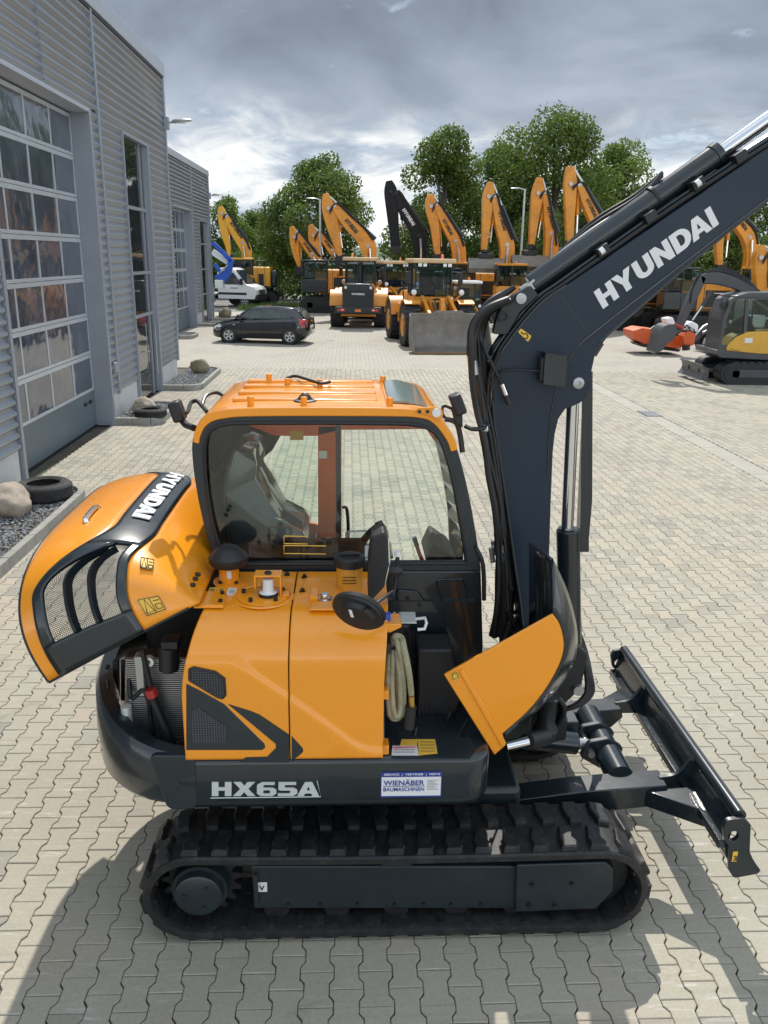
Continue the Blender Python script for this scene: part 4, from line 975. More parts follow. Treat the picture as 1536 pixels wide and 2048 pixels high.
def ventmat():
    t = VENT.node_tree; b = t.nodes['Principled BSDF']; vo = N(t, 'ShaderNodeTexVoronoi'); vo.inputs['Scale'].default_value = 82; vo.inputs['Randomness'].default_value = 0.05
    tcn = N(t, 'ShaderNodeTexCoord'); t.links.new(tcn.outputs['Object'], vo.inputs['Vector'])
    bn = N(t, 'ShaderNodeBump'); bn.inputs['Strength'].default_value = 1.0; bn.inputs['Distance'].default_value = 0.006
    t.links.new(RAMP(t, vo.outputs['Distance'], [(0.30, (0,) * 3), (0.42, (1,) * 3)]), bn.inputs['Height']); t.links.new(bn.outputs[0], b.inputs['Normal'])
    t.links.new(RAMP(t, vo.outputs['Distance'], [(0.32, (0.002,) * 3), (0.42, (0.05, 0.057, 0.068))]), b.inputs['Base Color'])
ventmat()
onside([(386, 1412), (400, 1410), (455, 1448), (455, 1480), (386, 1480)], 'lower_vent_mesh', VENT, cr, 0.0265, 0.002)
onside([(381, 1334), (390, 1330), (432, 1339), (450, 1352), (452, 1385), (446, 1391), (436, 1388), (381, 1355)], 'upper_vent', VENT, cr, 0.0255, 0.012, 0)
cc = fillet([(381, 1334), (390, 1330), (432, 1339), (450, 1352), (452, 1385), (446, 1391), (436, 1388), (381, 1355)], 2, 3)
loopp = [(W(p[0], p[1], Y=YN)[0], YN - 0.024, W(p[0], p[1], Y=YN)[2]) for p in cc]
MB().tube(loopp + [loopp[0]], 0.006, 6).build('vent_rim', BLACKP, cr)
onside([(457, 1403), (500, 1416), (520, 1424), (579, 1464), (579, 1519), (481, 1519), (493, 1509), (535, 1508), (553, 1490), (552, 1482)], 'arrow_decal', NAVY_SATIN, cr, 0.0235, 0.002)
onside([(584, 1467), (606, 1491), (607, 1497), (603, 1502), (584, 1517)], 'arrow_decal', NAVY_SATIN, cf, 0.0235, 0.002)
def bolt_top(px_, py_, par, r=0.011, z=ZT):
    p = W(px_, py_, Z=z + 0.004)
    m = MB().cyl((p[0], p[1], z), (p[0], p[1], z + 0.004), r * 1.5, n=12); m.cyl((p[0], p[1], z + 0.004), (p[0], p[1], z + 0.018), r, n=6)
    return m.build('bolt', BLACKP, par)
for b_ in ((403, 1188), (445, 1188), (396, 1203), (441, 1204), (441, 1168), (473, 1168), (476, 1154), (540, 1152), (574, 1149), (609, 1154), (605, 1182)):
    bolt_top(*b_, cr if b_[0] < 590 else cf, z=ZT + (0.012 if b_ in ((403, 1188), (445, 1188), (396, 1203), (441, 1204)) else 0.0055))
for b_ in ((394, 1158), (399, 1149), (389, 1170)):
    p = W(*b_, Y=3.56); MB().cyl((p[0], p[1], p[2]), (p[0] - 0.012, p[1] - 0.012, p[2] + 0.006), 0.011, n=6).build('bolt', BLACKP, hd)
def on_top(poly, name, mat, par, h=0.012, bev=0.003, z=ZT + 0.0055):
    return MB().prism([W(p[0], p[1], Z=z) for p in poly], (0, 0, h)).build(name, mat, par, bevel=bev)
on_top([(387, 1217), (398, 1186), (452, 1186), (447, 1217)], 'hinge_plate', ORANGE, cr)
on_top([(386, 1215), (394, 1212), (447, 1212), (447, 1217)], 'plate_lip', ORANGE, cr, 0.016)
for pl_, mt_ in (([(416, 1184), (419, 1175), (433, 1175), (431, 1184)], STICKER), ([(434, 1184), (436, 1175), (450, 1175), (449, 1184)], STICKER), ([(453, 1190), (457, 1175), (474, 1176), (471, 1191)], OFFWHITE)):
    s_ = on_top(pl_, 'small_sticker', mt_, cr, 0.001, 0); 
    a = V3(W(*pl_[0], Z=ZT + 0.008)); b_ = V3(W(*pl_[3], Z=ZT + 0.008)); c_ = V3(W(*pl_[1], Z=ZT + 0.008))
    for k in (0.3, 0.5, 0.7): MB().tube([a + (b_ - a) * 0.2 + (c_ - a) * k, a + (b_ - a) * 0.8 + (c_ - a) * k], 0.0012, 4).build('print_line', INK, s_)
# pre-cleaner with a mushroom cap
p = W(459, 1166, Z=ZT)
pc = MB().cyl(p, (p[0], p[1], p[2] + 0.115), 0.050, n=28).build('air_intake_pipe', ORANGE, ex)
MB().lathe((p[0], p[1], p[2]), (0, 0, 1), [(0.006, 0.05), (0.006, 0.08), (0.014, 0.08), (0.014, 0.05)], 28).build('flange', ORANGE, pc)
MB().lathe((p[0], p[1], p[2] + 0.10), (0, 0, 1), [(0, 0.05), (0, 0.085), (0.02, 0.098), (0.045, 0.098), (0.075, 0.07), (0.095, 0.045), (0.10, 0.001)], 32).build('rain_cap', BLACKP, pc, smooth=40)
MB().lathe((p[0], p[1], p[2] + 0.092), (0, 0, 1), [(0, 0.0505), (0, 0.053), (0.012, 0.053), (0.012, 0.0505)], 28).build('clamp', STEEL, pc)
pl = V3(W(458, 1150, Y=p[1] - 0.052)); MB().box(pl + V3((-0.010, -0.001, -0.02)), pl + V3((0.012, 0.001, 0.02))).build('pipe_sticker', OFFWHITE, pc)
# round lid with bracket and lamp base
p = W(527, 1195, Z=ZT)
lid = MB().lathe(p, (0, 0, 1), [(0.0, 0.125), (0.012, 0.122), (0.016, 0.112), (0.016, 0.001)], 40).build('round_lid', ORANGE, cr, smooth=40)
MB().lathe(p, (0, 0, 1), [(0.006, 0.15), (0.012, 0.145), (0.012, 0.135), (0.006, 0.13)], 40).build('lid_ring', ORANGE, cr)
for k in range(5):
    a = 0.4 + 2 * math.pi * k / 5; m = MB().cyl((p[0] + 0.10 * math.cos(a), p[1] + 0.10 * math.sin(a), p[2] + 0.012), (p[0] + 0.10 * math.cos(a), p[1] + 0.10 * math.sin(a), p[2] + 0.034), 0.011, n=6); m.build('bolt', BLACKP, lid)
q = V3((p[0] + 0.035, p[1] + 0.0, ZT + 0.016))
lb = MB().box(q + V3((-0.075, -0.03, 0.10)), q + V3((0.055, 0.05, 0.108))).box(q + V3((0.047, -0.03, 0.0)), q + V3((0.055, 0.05, 0.10))).box(q + V3((-0.075, -0.03, 0.04)), q + V3((-0.067, 0.05, 0.10))).box(q + V3((0.0555, -0.03, 0.0)), q + V3((0.09, 0.03, 0.008))).build('sensor_bracket', ORANGE, lid, bevel=0.002)
MB().lathe(q + V3((-0.01, -0.01, 0.0)), (0, 0, 1), [(0, 0.045), (0.018, 0.045), (0.022, 0.03), (0.024, 0.028), (0.085, 0.026), (0.085, 0.001)], 24).build('sensor', OFFWHITE, lid)
MB().lathe(q + V3((-0.01, -0.01, 0.0)), (0, 0, 1), [(0, 0.047), (0.017, 0.047), (0.02, 0.032)], 24).build('sensor_base', BLACKP, lid)
MB().lathe(q + V3((-0.01, 0.0, 0.108)), (0, 0, 1), [(0, 0.018), (0.01, 0.016), (0.014, 0.001)], 16).build('bracket_nut', BLACKP, lid)
# fuel cap and latch
p = W(650, 1200, Z=ZT)
MB().lathe(p, (0, 0, 1), [(0.004, 0.038), (0.010, 0.038), (0.012, 0.024), (0.03, 0.022), (0.034, 0.018), (0.034, 0.001)], 24).build('fuel_cap', CHROME, cf)
on_top([(620, 1205), (622, 1186), (636, 1186), (636, 1205)], 'latch_bracket', ORANGE, cf, 0.03)
on_top([(600, 1192), (612, 1145), (680, 1145), (680, 1192)], 'raised_panel', ORANGE, cf, 0.004)
on_top([(618, 1222), (624, 1206), (760, 1206), (765, 1222)], 'front_step', ORANGE, cf, 0.010, 0.006)
# tank filter with a black cap
p = W(699, 1176, Z=ZT)
fb = MB().cyl(p, (p[0], p[1], p[2] + 0.13), 0.066, n=32).build('filter_can', principled('amber_can', (0.66, 0.30, 0.03), 0.3, coat=0.5), ex)
MB().lathe((p[0], p[1], p[2] + 0.125), (0, 0, 1), [(0, 0.066), (0, 0.078), (0.04, 0.078), (0.048, 0.068), (0.05, 0.001)], 16).build('can_cap', BLACKP, fb, smooth=25)
MB().box((p[0] - 0.05, p[1] - 0.012, p[2] + 0.175), (p[0] + 0.05, p[1] + 0.012, p[2] + 0.188)).build('cap_grip', BLACKP, fb, bevel=0.003)
for k in range(3): MB().box((p[0] - 0.035, p[1] - 0.0685, p[2] + 0.05 + 0.016 * k), (p[0] + 0.035, p[1] - 0.066, p[2] + 0.053 + 0.016 * k)).build('can_print', INK, fb)

# --- mirrors on the right
mir = MB().prism([(p_[0], p_[1], p_[2]) for p_ in P3([tuple(q) + (3.55,) for q in [(q_[0], q_[1]) for q_ in fillet([(744, 1075), (768, 1064), (776, 1075), (778, 1130), (769, 1175), (745, 1201), (736, 1197), (737, 1130)], 6, 4)]])], (0, 0.16, 0)).build('tall_mirror', BLACKP, ex, bevel=0.012, seg=3)
MB().prism([(p_[0] + 0.002, 3.575, p_[2]) for p_ in px2([(774, 1080), (776, 1130), (768, 1170), (771, 1170), (780, 1130), (778, 1080)], 3.55)], (0, 0.11, 0)).build('mirror_glass', CHROME, mir)
MB().tube(P3([(795, 1112, 3.66), (793, 1150, 3.66), (786, 1190, 3.64), (778, 1196, 3.6)]), 0.010, smooth=4).build('mirror_stalk', BLACKP, mir)
MB().cyl(W(795, 1112, Y=3.66), W(795, 1103, Y=3.66), 0.015).build('stalk_cap', OFFWHITE, mir)
p = V3(W(789, 1140, Y=3.66)); MB().lathe(p - V3((0.03, 0, 0)), (1, 0, 0), [(0, 0.001), (0, 0.028), (0.02, 0.036), (0.045, 0.036), (0.065, 0.025), (0.065, 0.001)], 8).build('mirror_joint', BLACKP, mir)
pm_ = V3(W(716, 1226, Y=3.30)); ax = unit((-0.34, -0.80, -0.50))
dm = MB().lathe(pm_, -ax, [(0.03, 0.001), (0.03, 0.112), (0.02, 0.122), (0.004, 0.122), (0.0, 0.114), (-0.008, 0.110), (-0.010, 0.088), (-0.028, 0.075), (-0.030, 0.001)], 44).build('round_mirror', BLACKP, ex, smooth=35)
MB().beam(W(727, 1224, Y=3.245), W(782, 1185, Y=3.42), 0.012, 0.05, up=(0, -1, 0.4)).build('mirror_arm', NAVY_SATIN, dm, bevel=0.004)
p = V3(W(733, 1219, Y=3.235)); MB().cyl(p, p + V3((0, -0.02, 0.0)), 0.012, n=8).build('arm_bolt', BLACKP, dm)
p = V3(W(702, 1226, Y=3.262)); MB().obox(p, (0.007, -0.003, 0.0), (0, 0.001, -0.0006), (0.006, 0.004, -0.022)).build('mirror_label', OFFWHITE, dm)

# --- service bay between cover and front
MB().box((xs2, YCAB - 0.02, 1.07), (XF - 0.02, YCAB, 1.6)).build('bay_back_wall', NAVY, ex)
MB().box((xs2 - 0.05, YN + 0.2, 1.07), (xs2 - 0.03, YCAB, 1.72)).build('bay_divider', BLACKM, ex)
bt = px2([(835, 1300), (905, 1300), (925, 1390), (905, 1452), (835, 1452)], 3.8)
MB().prism(bt, (0, 0.2, 0)).build('battery_box', BLACKP, ex, bevel=0.012)
on_floor = lambda poly, name, mat, h=0.002, z=1.074: MB().prism([W(a, b_, Z=z) for a, b_ in poly], (0, 0, h)).build(name, mat, skirt)
on_floor([(785, 1515), (780, 1476), (940, 1476), (952, 1500), (940, 1518)], 'floor_plate', NAVY_SATIN, 0.004)
s1 = on_floor([(800, 1492), (803, 1479), (836, 1479), (834, 1492)], 'floor_sticker', STICKER, 0.002, 1.080)
s2 = on_floor([(783, 1511), (785, 1492), (834, 1492), (837, 1511)], 'floor_sticker', OFFWHITE, 0.002, 1.080)
s3 = on_floor([(837, 1511), (836, 1479), (870, 1479), (875, 1507)], 'floor_sticker', STICKER, 0.002, 1.080)
for yy_ in (1484, 1490, 1496, 1502): MB().tube([W(840, yy_, Z=1.084), W(870, yy_, Z=1.084)], 0.0015, 4).build('print_line', INK, s3)
for yy_ in (1499, 1504): MB().tube([W(788, yy_, Z=1.084), W(830, yy_, Z=1.084)], 0.0012, 4).build('print_line', INK, s2)
MB().tube([W(787, 1495, Z=1.084), W(832, 1494, Z=1.084)], 0.004, 4).build('print_band', RED, s2)
MB().tube(P3([(833, 1455, 3.62), (828, 1475, 3.58), (812, 1500, 3.5), (806, 1522, 3.45)]), 0.008, smooth=4).build('bay_cable', HOSE, ex)
CLEARH = glassy('clear_reinforced_hose', (0.86, 0.84, 0.70), rough=0.2, film=0.9, filmc=(0.55, 0.52, 0.36))
def ribbed(pts, r, name, par):
    P_ = catmull(pts, 16); rr = [r * (1.0 + 0.07 * (k % 2)) for k in range(len(P_))]; return MB().tube(P_, rr, 10).build(name, CLEARH, par, smooth=60)
ribbed(P3([(779, 1300, 3.50), (776, 1360, 3.47), (780, 1425, 3.47), (793, 1437, 3.47), (806, 1420, 3.47), (806, 1360, 3.47), (798, 1300, 3.47), (788, 1275, 3.50), (782, 1290, 3.52)]), 0.014, 'suction_hose', ex)
ribbed(P3([(786, 1285, 3.5), (790, 1272, 3.5), (803, 1276, 3.5), (809, 1300, 3.46), (818, 1345, 3.45), (823, 1390, 3.45)]), 0.014, 'suction_hose', ex)
ribbed(P3([(793, 1300, 3.55), (795, 1360, 3.53), (797, 1420, 3.53)]), 0.014, 'suction_hose', ex)
ribbed(P3([(786, 1300, 3.49), (784, 1380, 3.46), (790, 1428, 3.455), (800, 1425, 3.455), (801, 1370, 3.46), (793, 1300, 3.48)]), 0.013, 'suction_hose', ex)
MB().box((xs2 + 0.02, YCAB - 0.10, 1.12), (xs2 + 0.16, YCAB - 0.02, 1.50)).build('fuse_box', BLACKP, ex, bevel=0.01)
for k in range(5): MB().tube(P3([(812 + 5 * k, 1262, 3.95), (816 + 6 * k, 1300 + 4 * k, 3.90), (840 + 8 * k, 1330 + 10 * k, 3.85), (838 + 9 * k, 1440, 3.78)]), 0.006, 6, smooth=5).build('bay_cable', HOSE, ex)
MB().prism(px2([(770, 1330), (800, 1325), (802, 1420), (772, 1440)], 3.62), (0, 0.1, 0)).build('washer_bottle', principled('pink_translucent', (0.45, 0.24, 0.25), 0.35, var=0.1), ex, bevel=0.02)
MB().cyl(W(823, 1392, Y=3.45), W(824, 1418, Y=3.45), 0.014).build('hose_fitting', principled('brass', (0.55, 0.33, 0.08), 0.35, metal=0.8), ex)
MB().cyl(W(822, 1412, Y=3.45), W(818, 1455, Y=3.45), 0.027, n=18).build('transfer_pump', BLACKP, ex)
lt = MB().prism([W(a, b_, Z=1.64) for a, b_ in ((782, 1247), (786, 1226), (830, 1226), (833, 1247))], (0, 0, 0.006)).build('latch_plate', ZINC, ex)
MB().tube(P3([(831, 1238, 3.54), (850, 1236, 3.52), (853, 1246, 3.50), (849, 1258, 3.48), (835, 1259, 3.48)]), 0.008).build('latch_loop', ZINC, lt)
for a, b_ in ((795, 1229), (795, 1241)): bolt_top(a, b_, lt, 0.010, 1.646)
MB().prism(px2([(766, 1248), (803, 1248), (803, 1255), (780, 1266), (766, 1264)], 3.48), (0, 0.12, 0)).build('cover_hinge', ORANGE, cf, bevel=0.004)
for yy_ in (1400, 1510): MB().box(W(764, yy_, Y=YN + 0.02), V3(W(778, yy_ - 18, Y=YN + 0.02)) + V3((0, 0.07, 0))).build('cover_hinge', ORANGE, cf, bevel=0.004)
p = V3(W(776, 1240, Y=3.52)); MB().box(p + V3((-0.012, -0.012, -0.014)), p + V3((0.012, 0.03, 0.03))).build('blue_connector', BLUE, ex, bevel=0.003)
MB().tube(P3([(765, 1300, 3.43), (766, 1480, 3.43)]), 0.006).build('gas_strut', STEEL, cf)
MB().cyl(W(774, 1285, Y=3.46), W(774, 1305, Y=3.46), 0.02).build('bay_knob', BLACKP, ex)
rnd = random.Random(4)
for k in range(9):
    a = (880 + rnd.uniform(-10, 70), 1470 + rnd.uniform(-25, 15)); b_ = (a[0] + rnd.uniform(10, 50), a[1] + rnd.uniform(-25, 15)); y_ = 3.7 + rnd.uniform(0, 0.15)
    MB().tube(P3([(a[0], a[1], y_), ((a[0] + b_[0]) / 2 + rnd.uniform(-8, 8), (a[1] + b_[1]) / 2 - 12, y_), (b_[0], b_[1], y_ + 0.1)]), 0.006, smooth=4).build('bay_cable', RED if k == 1 else HOSE, ex)

# --- lettering on the skirt
o_, r_, u_ = V3(W(424, 1591, Y=YN)), V3(W(638, 1591, Y=YN)), V3(W(424, 1563, Y=YN))
o_[1] = r_[1] = u_[1] = YN - 0.002
_s = (o_.copy(), r_ - o_, u_ - o_)
blocktext('HX65A', 'model_lettering', principled('silver_print', (0.62, 0.66, 0.66), 0.35, metal=0.3), skirt, lambda a, b: _s[0] + _s[1] * a + _s[2] * b + V3((0, -0.001, 0)), 0.06, 0.004)
MB().tube([V3((W(421, 1594, Y=YN)[0], YN - 0.003, o_[2] - 0.012)), V3((W(642, 1594, Y=YN)[0], YN - 0.003, o_[2] - 0.012)), V3((W(634, 1561, Y=YN)[0], YN - 0.003, u_[2] + 0.0))], 0.0025, 4).build('lettering_outline', MATS['silver_print'], skirt)
a, b_ = V3(W(761, 1594, Y=YN)), V3(W(884, 1542, Y=YN)); wS, hS = b_[0] - a[0], b_[2] - a[2]
S = lambda x, z, d=0: (a[0] + wS * x, YN - 0.0025 - d, a[2] + hS * z)
ds = MB().box(S(0, 0), S(1, 1, 0.001)).build('dealer_sticker', BLUEINK, skirt)
MB().box(S(0.012, 0.06, 0.0015), S(0.988, 0.80, 0.002)).build('sticker_field', OFFWHITE, ds)
X_ = lambda w: (wS * w, 0, 0)
Z_ = lambda h: (0, 0, hS * h)
text('SERVICE  |  VERTRIEB  |  MIETE', 'sticker_lettering', OFFWHITE, ds, S(0.05, 0.845, 0.002), X_(0.92), Z_(0.10), 0.02, 0.001)
text('WIENÄBER', 'sticker_lettering', BLUEINK, ds, S(0.045, 0.48, 0.003), X_(0.67), Z_(0.24), 0.02, 0.001)
MB().box(S(0.04, 0.435, 0.003), S(0.72, 0.455, 0.0035)).build('sticker_rule', BLUEINK, ds)
text('BAUMASCHINEN', 'sticker_lettering', BLUEINK, ds, S(0.045, 0.25, 0.003), X_(0.67), Z_(0.15), 0.015, 0.001)
for k in range(7): MB().box(S(0.76, 0.30 + k * 0.06, 0.003), S(0.95 - 0.03 * (k % 3), 0.318 + k * 0.06, 0.0035)).build('sticker_print', STEEL, ds)

# --- open front cover, swung out
oc_ = catmull([(1106, 1228), (1118, 1245), (1126, 1270), (1128, 1298), (1118, 1332), (1092, 1378), (1055, 1424), (1005, 1468)], 4)
op = [(888, 1350), ] + [(p[0], p[1]) for p in oc_] + [(1012, 1491), (989, 1511)]
fc = MB().prism(px2(op, 3.52), (0, 0.018, 0)).build('front_cover', ORANGE, ex, bevel=0.006)
c2 = catmull([(1104, 1118), (1132, 1180), (1149, 1240), (1153, 1285), (1143, 1330), (1108, 1384), (1066, 1428), (1008, 1472)], 4)
def ribbon(ca, cb, ya, yb, nm, mt, par):
    rows = []
    for j in range(6):
        t = j / 5; rows.append([V3(W(*(V3(p)[:2] * (1 - t) + V3(q)[:2] * t), Y=ya + (yb - ya) * t ** 1.6)) for p, q in zip(ca, cb)])
    return MB().grid(rows).build(nm, mt, par, smooth=60, solid=0.012)
ribbon(oc_, c2, 3.525, 3.68, 'cover_edge', NAVY, fc)
c3 = catmull([(1060, 1085), (1060, 1180), (1060, 1240), (1058, 1285), (1055, 1330), (1050, 1384), (1030, 1428), (1000, 1472)], 4)
ribbon(c2, c3, 3.68, 4.10, 'cover_inside', NAVY, fc)
cr0 = px2([(893, 1353), (930, 1333), (1010, 1488), (990, 1506)], 3.517)
MB().prism(px2([(918, 1342), (926, 1337), (1012, 1484), (1004, 1494)], 3.520), (0, -0.010, 0)).build('cover_fold', ORANGE, fc, bevel=0.0045)
sc0 = px2([(901, 1349), (914, 1342), (920, 1356), (907, 1363)], 3.516)
s_ = MB().prism(sc0, (0, -0.002, 0)).build('cover_sticker', STICKER, fc)
cp = px2([(904, 1350), (913, 1345), (917, 1355), (908, 1360), (904, 1350)], 3.512); MB().tube(cp, 0.0018, 4).build('sticker_mark', INK, s_)
p = W(1012, 1492, Y=3.7); q = W(1056, 1482, Y=3.72); MB().cyl(p, q, 0.028, n=20).build('swing_rod', CHROME, ex)
MB().cyl(W(1054, 1483, Y=3.72), W(1090, 1474, Y=3.85), 0.045, n=20).build('swing_gland', BLACKM, ex)

# --- cab
co = [(437, 1142), (410, 1060), (392, 975), (384, 905), (388, 868), (404, 838), (438, 823), (520, 818), (760, 818), (845, 824), (880, 840), (906, 876), (925, 935), (942, 1010), (957, 1100), (962, 1142)]
ci = [(452, 1128), (428, 1060), (414, 985), (409, 915), (412, 880), (424, 860), (450, 849), (520, 846), (760, 847), (830, 850), (865, 862), (885, 890), (903, 950), (918, 1030), (929, 1100), (932, 1126)]
co2 = [V3(p)[:2] for p in catmull([p + (0,) for p in co], 5)]; ci2 = [V3(p)[:2] for p in catmull([p + (0,) for p in ci], 5)]
cabp = MB().ring([W(p[0], p[1], Y=YCAB) for p in co2], [W(p[0], p[1], Y=YCAB) for p in ci2], (0, 0.055, 0)).build('cab_side_frame', NAVY_SATIN, ex, bevel=0.006)
cg = [(p[0] + (768 - p[0]) * -0.004, p[1]) for p in ci2]
MB().prism([W(p[0], p[1], Y=YCAB + 0.03) for p in ci2], (0, 0.005, 0)).build('side_glass', CABGLASS, ex, smooth=0)
rim = [W(p[0], p[1], Y=YCAB - 0.002) for p in ci2]; MB().tube(rim + [rim[0]], 0.010, 6).build('glass_seal', BLACKP, cabp)
p = px2([(671, 850), (681, 850), (682, 1124), (672, 1124)], YCAB + 0.036)
MB().prism(p, (0, 0.008, 0)).build('sliding_glass_edge', BLACKP, cabp)
band_o = [(386, 885), (388, 866), (404, 836), (438, 821), (520, 816), (760, 816), (845, 822), (881, 838), (908, 875), (916, 900)]
band_i = [(398, 888), (401, 872), (414, 850), (444, 838), (520, 833), (760, 833), (838, 836), (868, 848), (893, 880), (902, 904)]
bo = catmull([p + (0,) for p in band_o], 5); bi = catmull([p + (0,) for p in band_i], 5)
MB().prism([W(p[0], p[1], Y=YCAB - 0.012) for p in bo] + [W(p[0], p[1], Y=YCAB - 0.012) for p in bi[::-1]], (0, 0.09, 0)).build('roof_rail', ORANGE, ex, bevel=0.008)
YFAR = 5.14
roofp = [W(p[0], p[1], Y=YCAB) for p in bo]; low = [(p[0], p[1], p[2] - 0.05) for p in roofp[::-1]]
cxr = sum(p[0] for p in roofp) / len(roofp)
rings = []
for y, ins in ((YCAB + 0.06, 0.008), (YCAB + 0.10, 0.0), (YFAR - 0.10, 0.0), (YFAR - 0.04, 0.012), (YFAR, 0.045)):
    rings.append([(cxr + (p[0] - cxr) * (1 - ins * 0.6), y, p[2] - ins) for p in roofp + low])
roof = MB().loft(rings).build('cab_roof', ORANGE, ex, smooth=45)
zr = W(600, 816, Y=YCAB)[2]
print('roof z', zr, 'far edge Y', W(600, 766, Z=zr))
xr0, xr1 = W(445, 820, Y=YCAB)[0], W(750, 818, Y=YCAB)[0]
for y in (4.30, 4.53, 4.76, 4.96): MB().box((xr0 + 0.02, y - 0.035, zr - 0.012), (xr1 + 0.02, y + 0.035, zr + 0.010)).build('roof_rib', ORANGE, roof, bevel=0.009, seg=3)
xk0, xk1 = W(782, 818, Y=YCAB)[0], W(872, 835, Y=YCAB)[0]
skp = [(xk0, zr + 0.004), (xk0 + 0.09, zr + 0.004), (xk1 - 0.03, zr - 0.026), (xk1 + 0.02, zr - 0.065)]
MB().prism([(x, YCAB + 0.14, z) for x, z in skp] + [(x - 0.004, YCAB + 0.14, z + 0.012) for x, z in skp[::-1]], (0, 0.76, 0)).build('skylight', principled('skylight_glass', (0.20, 0.25, 0.25), 0.08, var=0.05, spec=0.8), roof)
MB().box((xk0 - 0.02, YCAB + 0.05, zr - 0.01), (xk0 - 0.005, YFAR - 0.06, zr + 0.012)).build('roof_seam', ORANGE, roof, bevel=0.004)
for a, b_ in ((498, 803), (538, 753), (603, 815), (781, 806), (766, 757), (575, 762), (640, 764)):
    p = W(a, b_, Z=zr + 0.03); q = W(a, b_, Z=zr); yy_ = min(max(p[1], YCAB + 0.07), YFAR - 0.06)
    MB().cyl((p[0], yy_, zr - 0.01), (p[0], yy_, zr + 0.045), 0.017, n=14).build('lamp_socket', ORANGE, roof, bevel=0.003)
p = W(610, 795, Z=zr + 0.02); MB().lathe((p[0], p[1], zr), (0, 0, 1), [(0, 0.06), (0.008, 0.058), (0.012, 0.04), (0.03, 0.028), (0.045, 0.012), (0.047, 0.001)], 20).build('antenna_base', BLACKP, roof)
MB().tube([V3(W(a, b_, Z=zr + 0.03)) for a, b_ in ((575, 756), (590, 752), (612, 758), (640, 766), (660, 764))], 0.009, smooth=4).build('roof_cable', HOSE, roof)
tab = fillet([(828, 822), (838, 815), (872, 814), (884, 818), (887, 830), (878, 842), (858, 832)], 4, 3)
MB().prism([W(p[0], p[1], Y=YCAB - 0.02) for p in tab], (0, 0.014, 0)).build('lamp_tab', ORANGE, roof, bevel=0.003)
p = V3(W(873, 825, Y=YCAB - 0.021)); MB().cyl(p, p + V3((0, -0.012, 0)), 0.022, n=20).build('tab_cap', OFFWHITE, roof)
for a in (839, 855): p = V3(W(a, 823, Y=YCAB - 0.021)); MB().cyl(p, p + V3((0, -0.008, 0)), 0.009, n=10).build('tab_bolt', BLACKP, roof)
# work lamps
def worklamp(pc_, tilt, par, w_=0.05, h_=0.085, d_=0.05):
    p = V3(pc_); ux = unit((math.cos(tilt), 0, math.sin(tilt))); uz = np.cross(ux, (0, 1, 0)); uz = uz if uz[2] > 0 else -uz
    o_ = MB().obox(p, ux * d_ * 0.6, (0, w_, 0), uz * h_ * 0.62).build('work_lamp', BLACKP, par, bevel=0.012)
    return o_
worklamp(W(355, 822, Y=4.25), 0.3, ex); MB().tube(P3([(362, 838, 4.25), (372, 850, 4.2), (388, 856, 4.12)]), 0.018).build('lamp_bracket', BLACKP, ex)
MB().tube(P3([(362, 826, 4.25), (375, 824, 4.3), (382, 806, 4.4), (394, 802, 4.4), (404, 812, 4.35), (414, 824, 4.2)]), 0.011, smooth=5).build('lamp_cable', HOSE, ex)
MB().tube(P3([(404, 812, 4.5), (412, 792, 4.6), (432, 785, 4.7), (448, 793, 4.7)]), 0.010, smooth=5).build('lamp_cable', HOSE, ex)
worklamp(W(915, 808, Y=4.10), 0.4, ex); MB().tube(P3([(905, 818, 4.12), (888, 812, 4.12), (884, 824, 4.1), (890, 836, 4.08)]), 0.008, smooth=4).build('lamp_cable', HOSE, ex)
MB().tube(P3([(890, 838, 4.12), (912, 845, 4.12), (920, 870, 4.12), (925, 905, 4.1)]), 0.014, smooth=4).build('lamp_bracket', BLACKP, ex)
MB().prism(px2([(903, 820), (925, 822), (926, 856), (910, 846)], 4.10), (0, 0.03, 0)).build('lamp_plate', BLACKP, ex, bevel=0.006)
# lower cab panel, front pillar, rear, far side
lp = px2([(440, 1142), (962, 1142), (966, 1290), (958, 1420), (440, 1420)], YCAB)
MB().prism(lp, (0, 0.05, 0)).build('lower_cab_panel', NAVY, ex, bevel=0.01)
em = px2(fillet([(870, 1160), (925, 1158), (932, 1175), (932, 1290), (900, 1300), (885, 1200)], 8, 4), YCAB - 0.004); MB().tube(em + [em[0]], 0.005, 6).build('panel_emboss', NAVY, ex)
em = px2(fillet([(792, 1178), (835, 1182), (858, 1212), (845, 1220), (795, 1212)], 8, 4), YCAB - 0.004); MB().prism(em, (0, -0.008, 0)).build('access_cover', NAVY, ex, bevel=0.004)
for a, b_ in ((815, 1198), (838, 1208)): p = V3(W(a, b_, Y=YCAB - 0.012)); MB().cyl(p, p + V3((0, -0.012, 0)), 0.011, n=8).build('bolt', BLACKP, ex)
XZ = lambda a, b_: (W(a, b_, Y=YCAB)[0], W(a, b_, Y=YCAB)[2])
fpil = [XZ(*p) for p in ((906, 876), (925, 935), (942, 1010), (957, 1100), (962, 1142), (966, 1290))]
fg = [(x - 0.015, z) for x, z in fpil]
rows = [[(x, y, z) for x, z in fg] for y in (YCAB + 0.08, YFAR - 0.06)]
MB().grid(rows).build('windscreen', CABGLASS, ex, smooth=60)
for y in (YFAR - 0.055,):
    pl_ = [(x, y, z) for x, z in fpil] + [(x - 0.055, y, z) for x, z in fpil[::-1]]
    MB().prism(pl_, (0, 0.055, 0)).build('front_pillar', NAVY_SATIN, ex, bevel=0.008)
rp = [XZ(*p) for p in ((437, 1142), (410, 1060), (392, 975), (384, 905), (388, 868), (404, 838))]
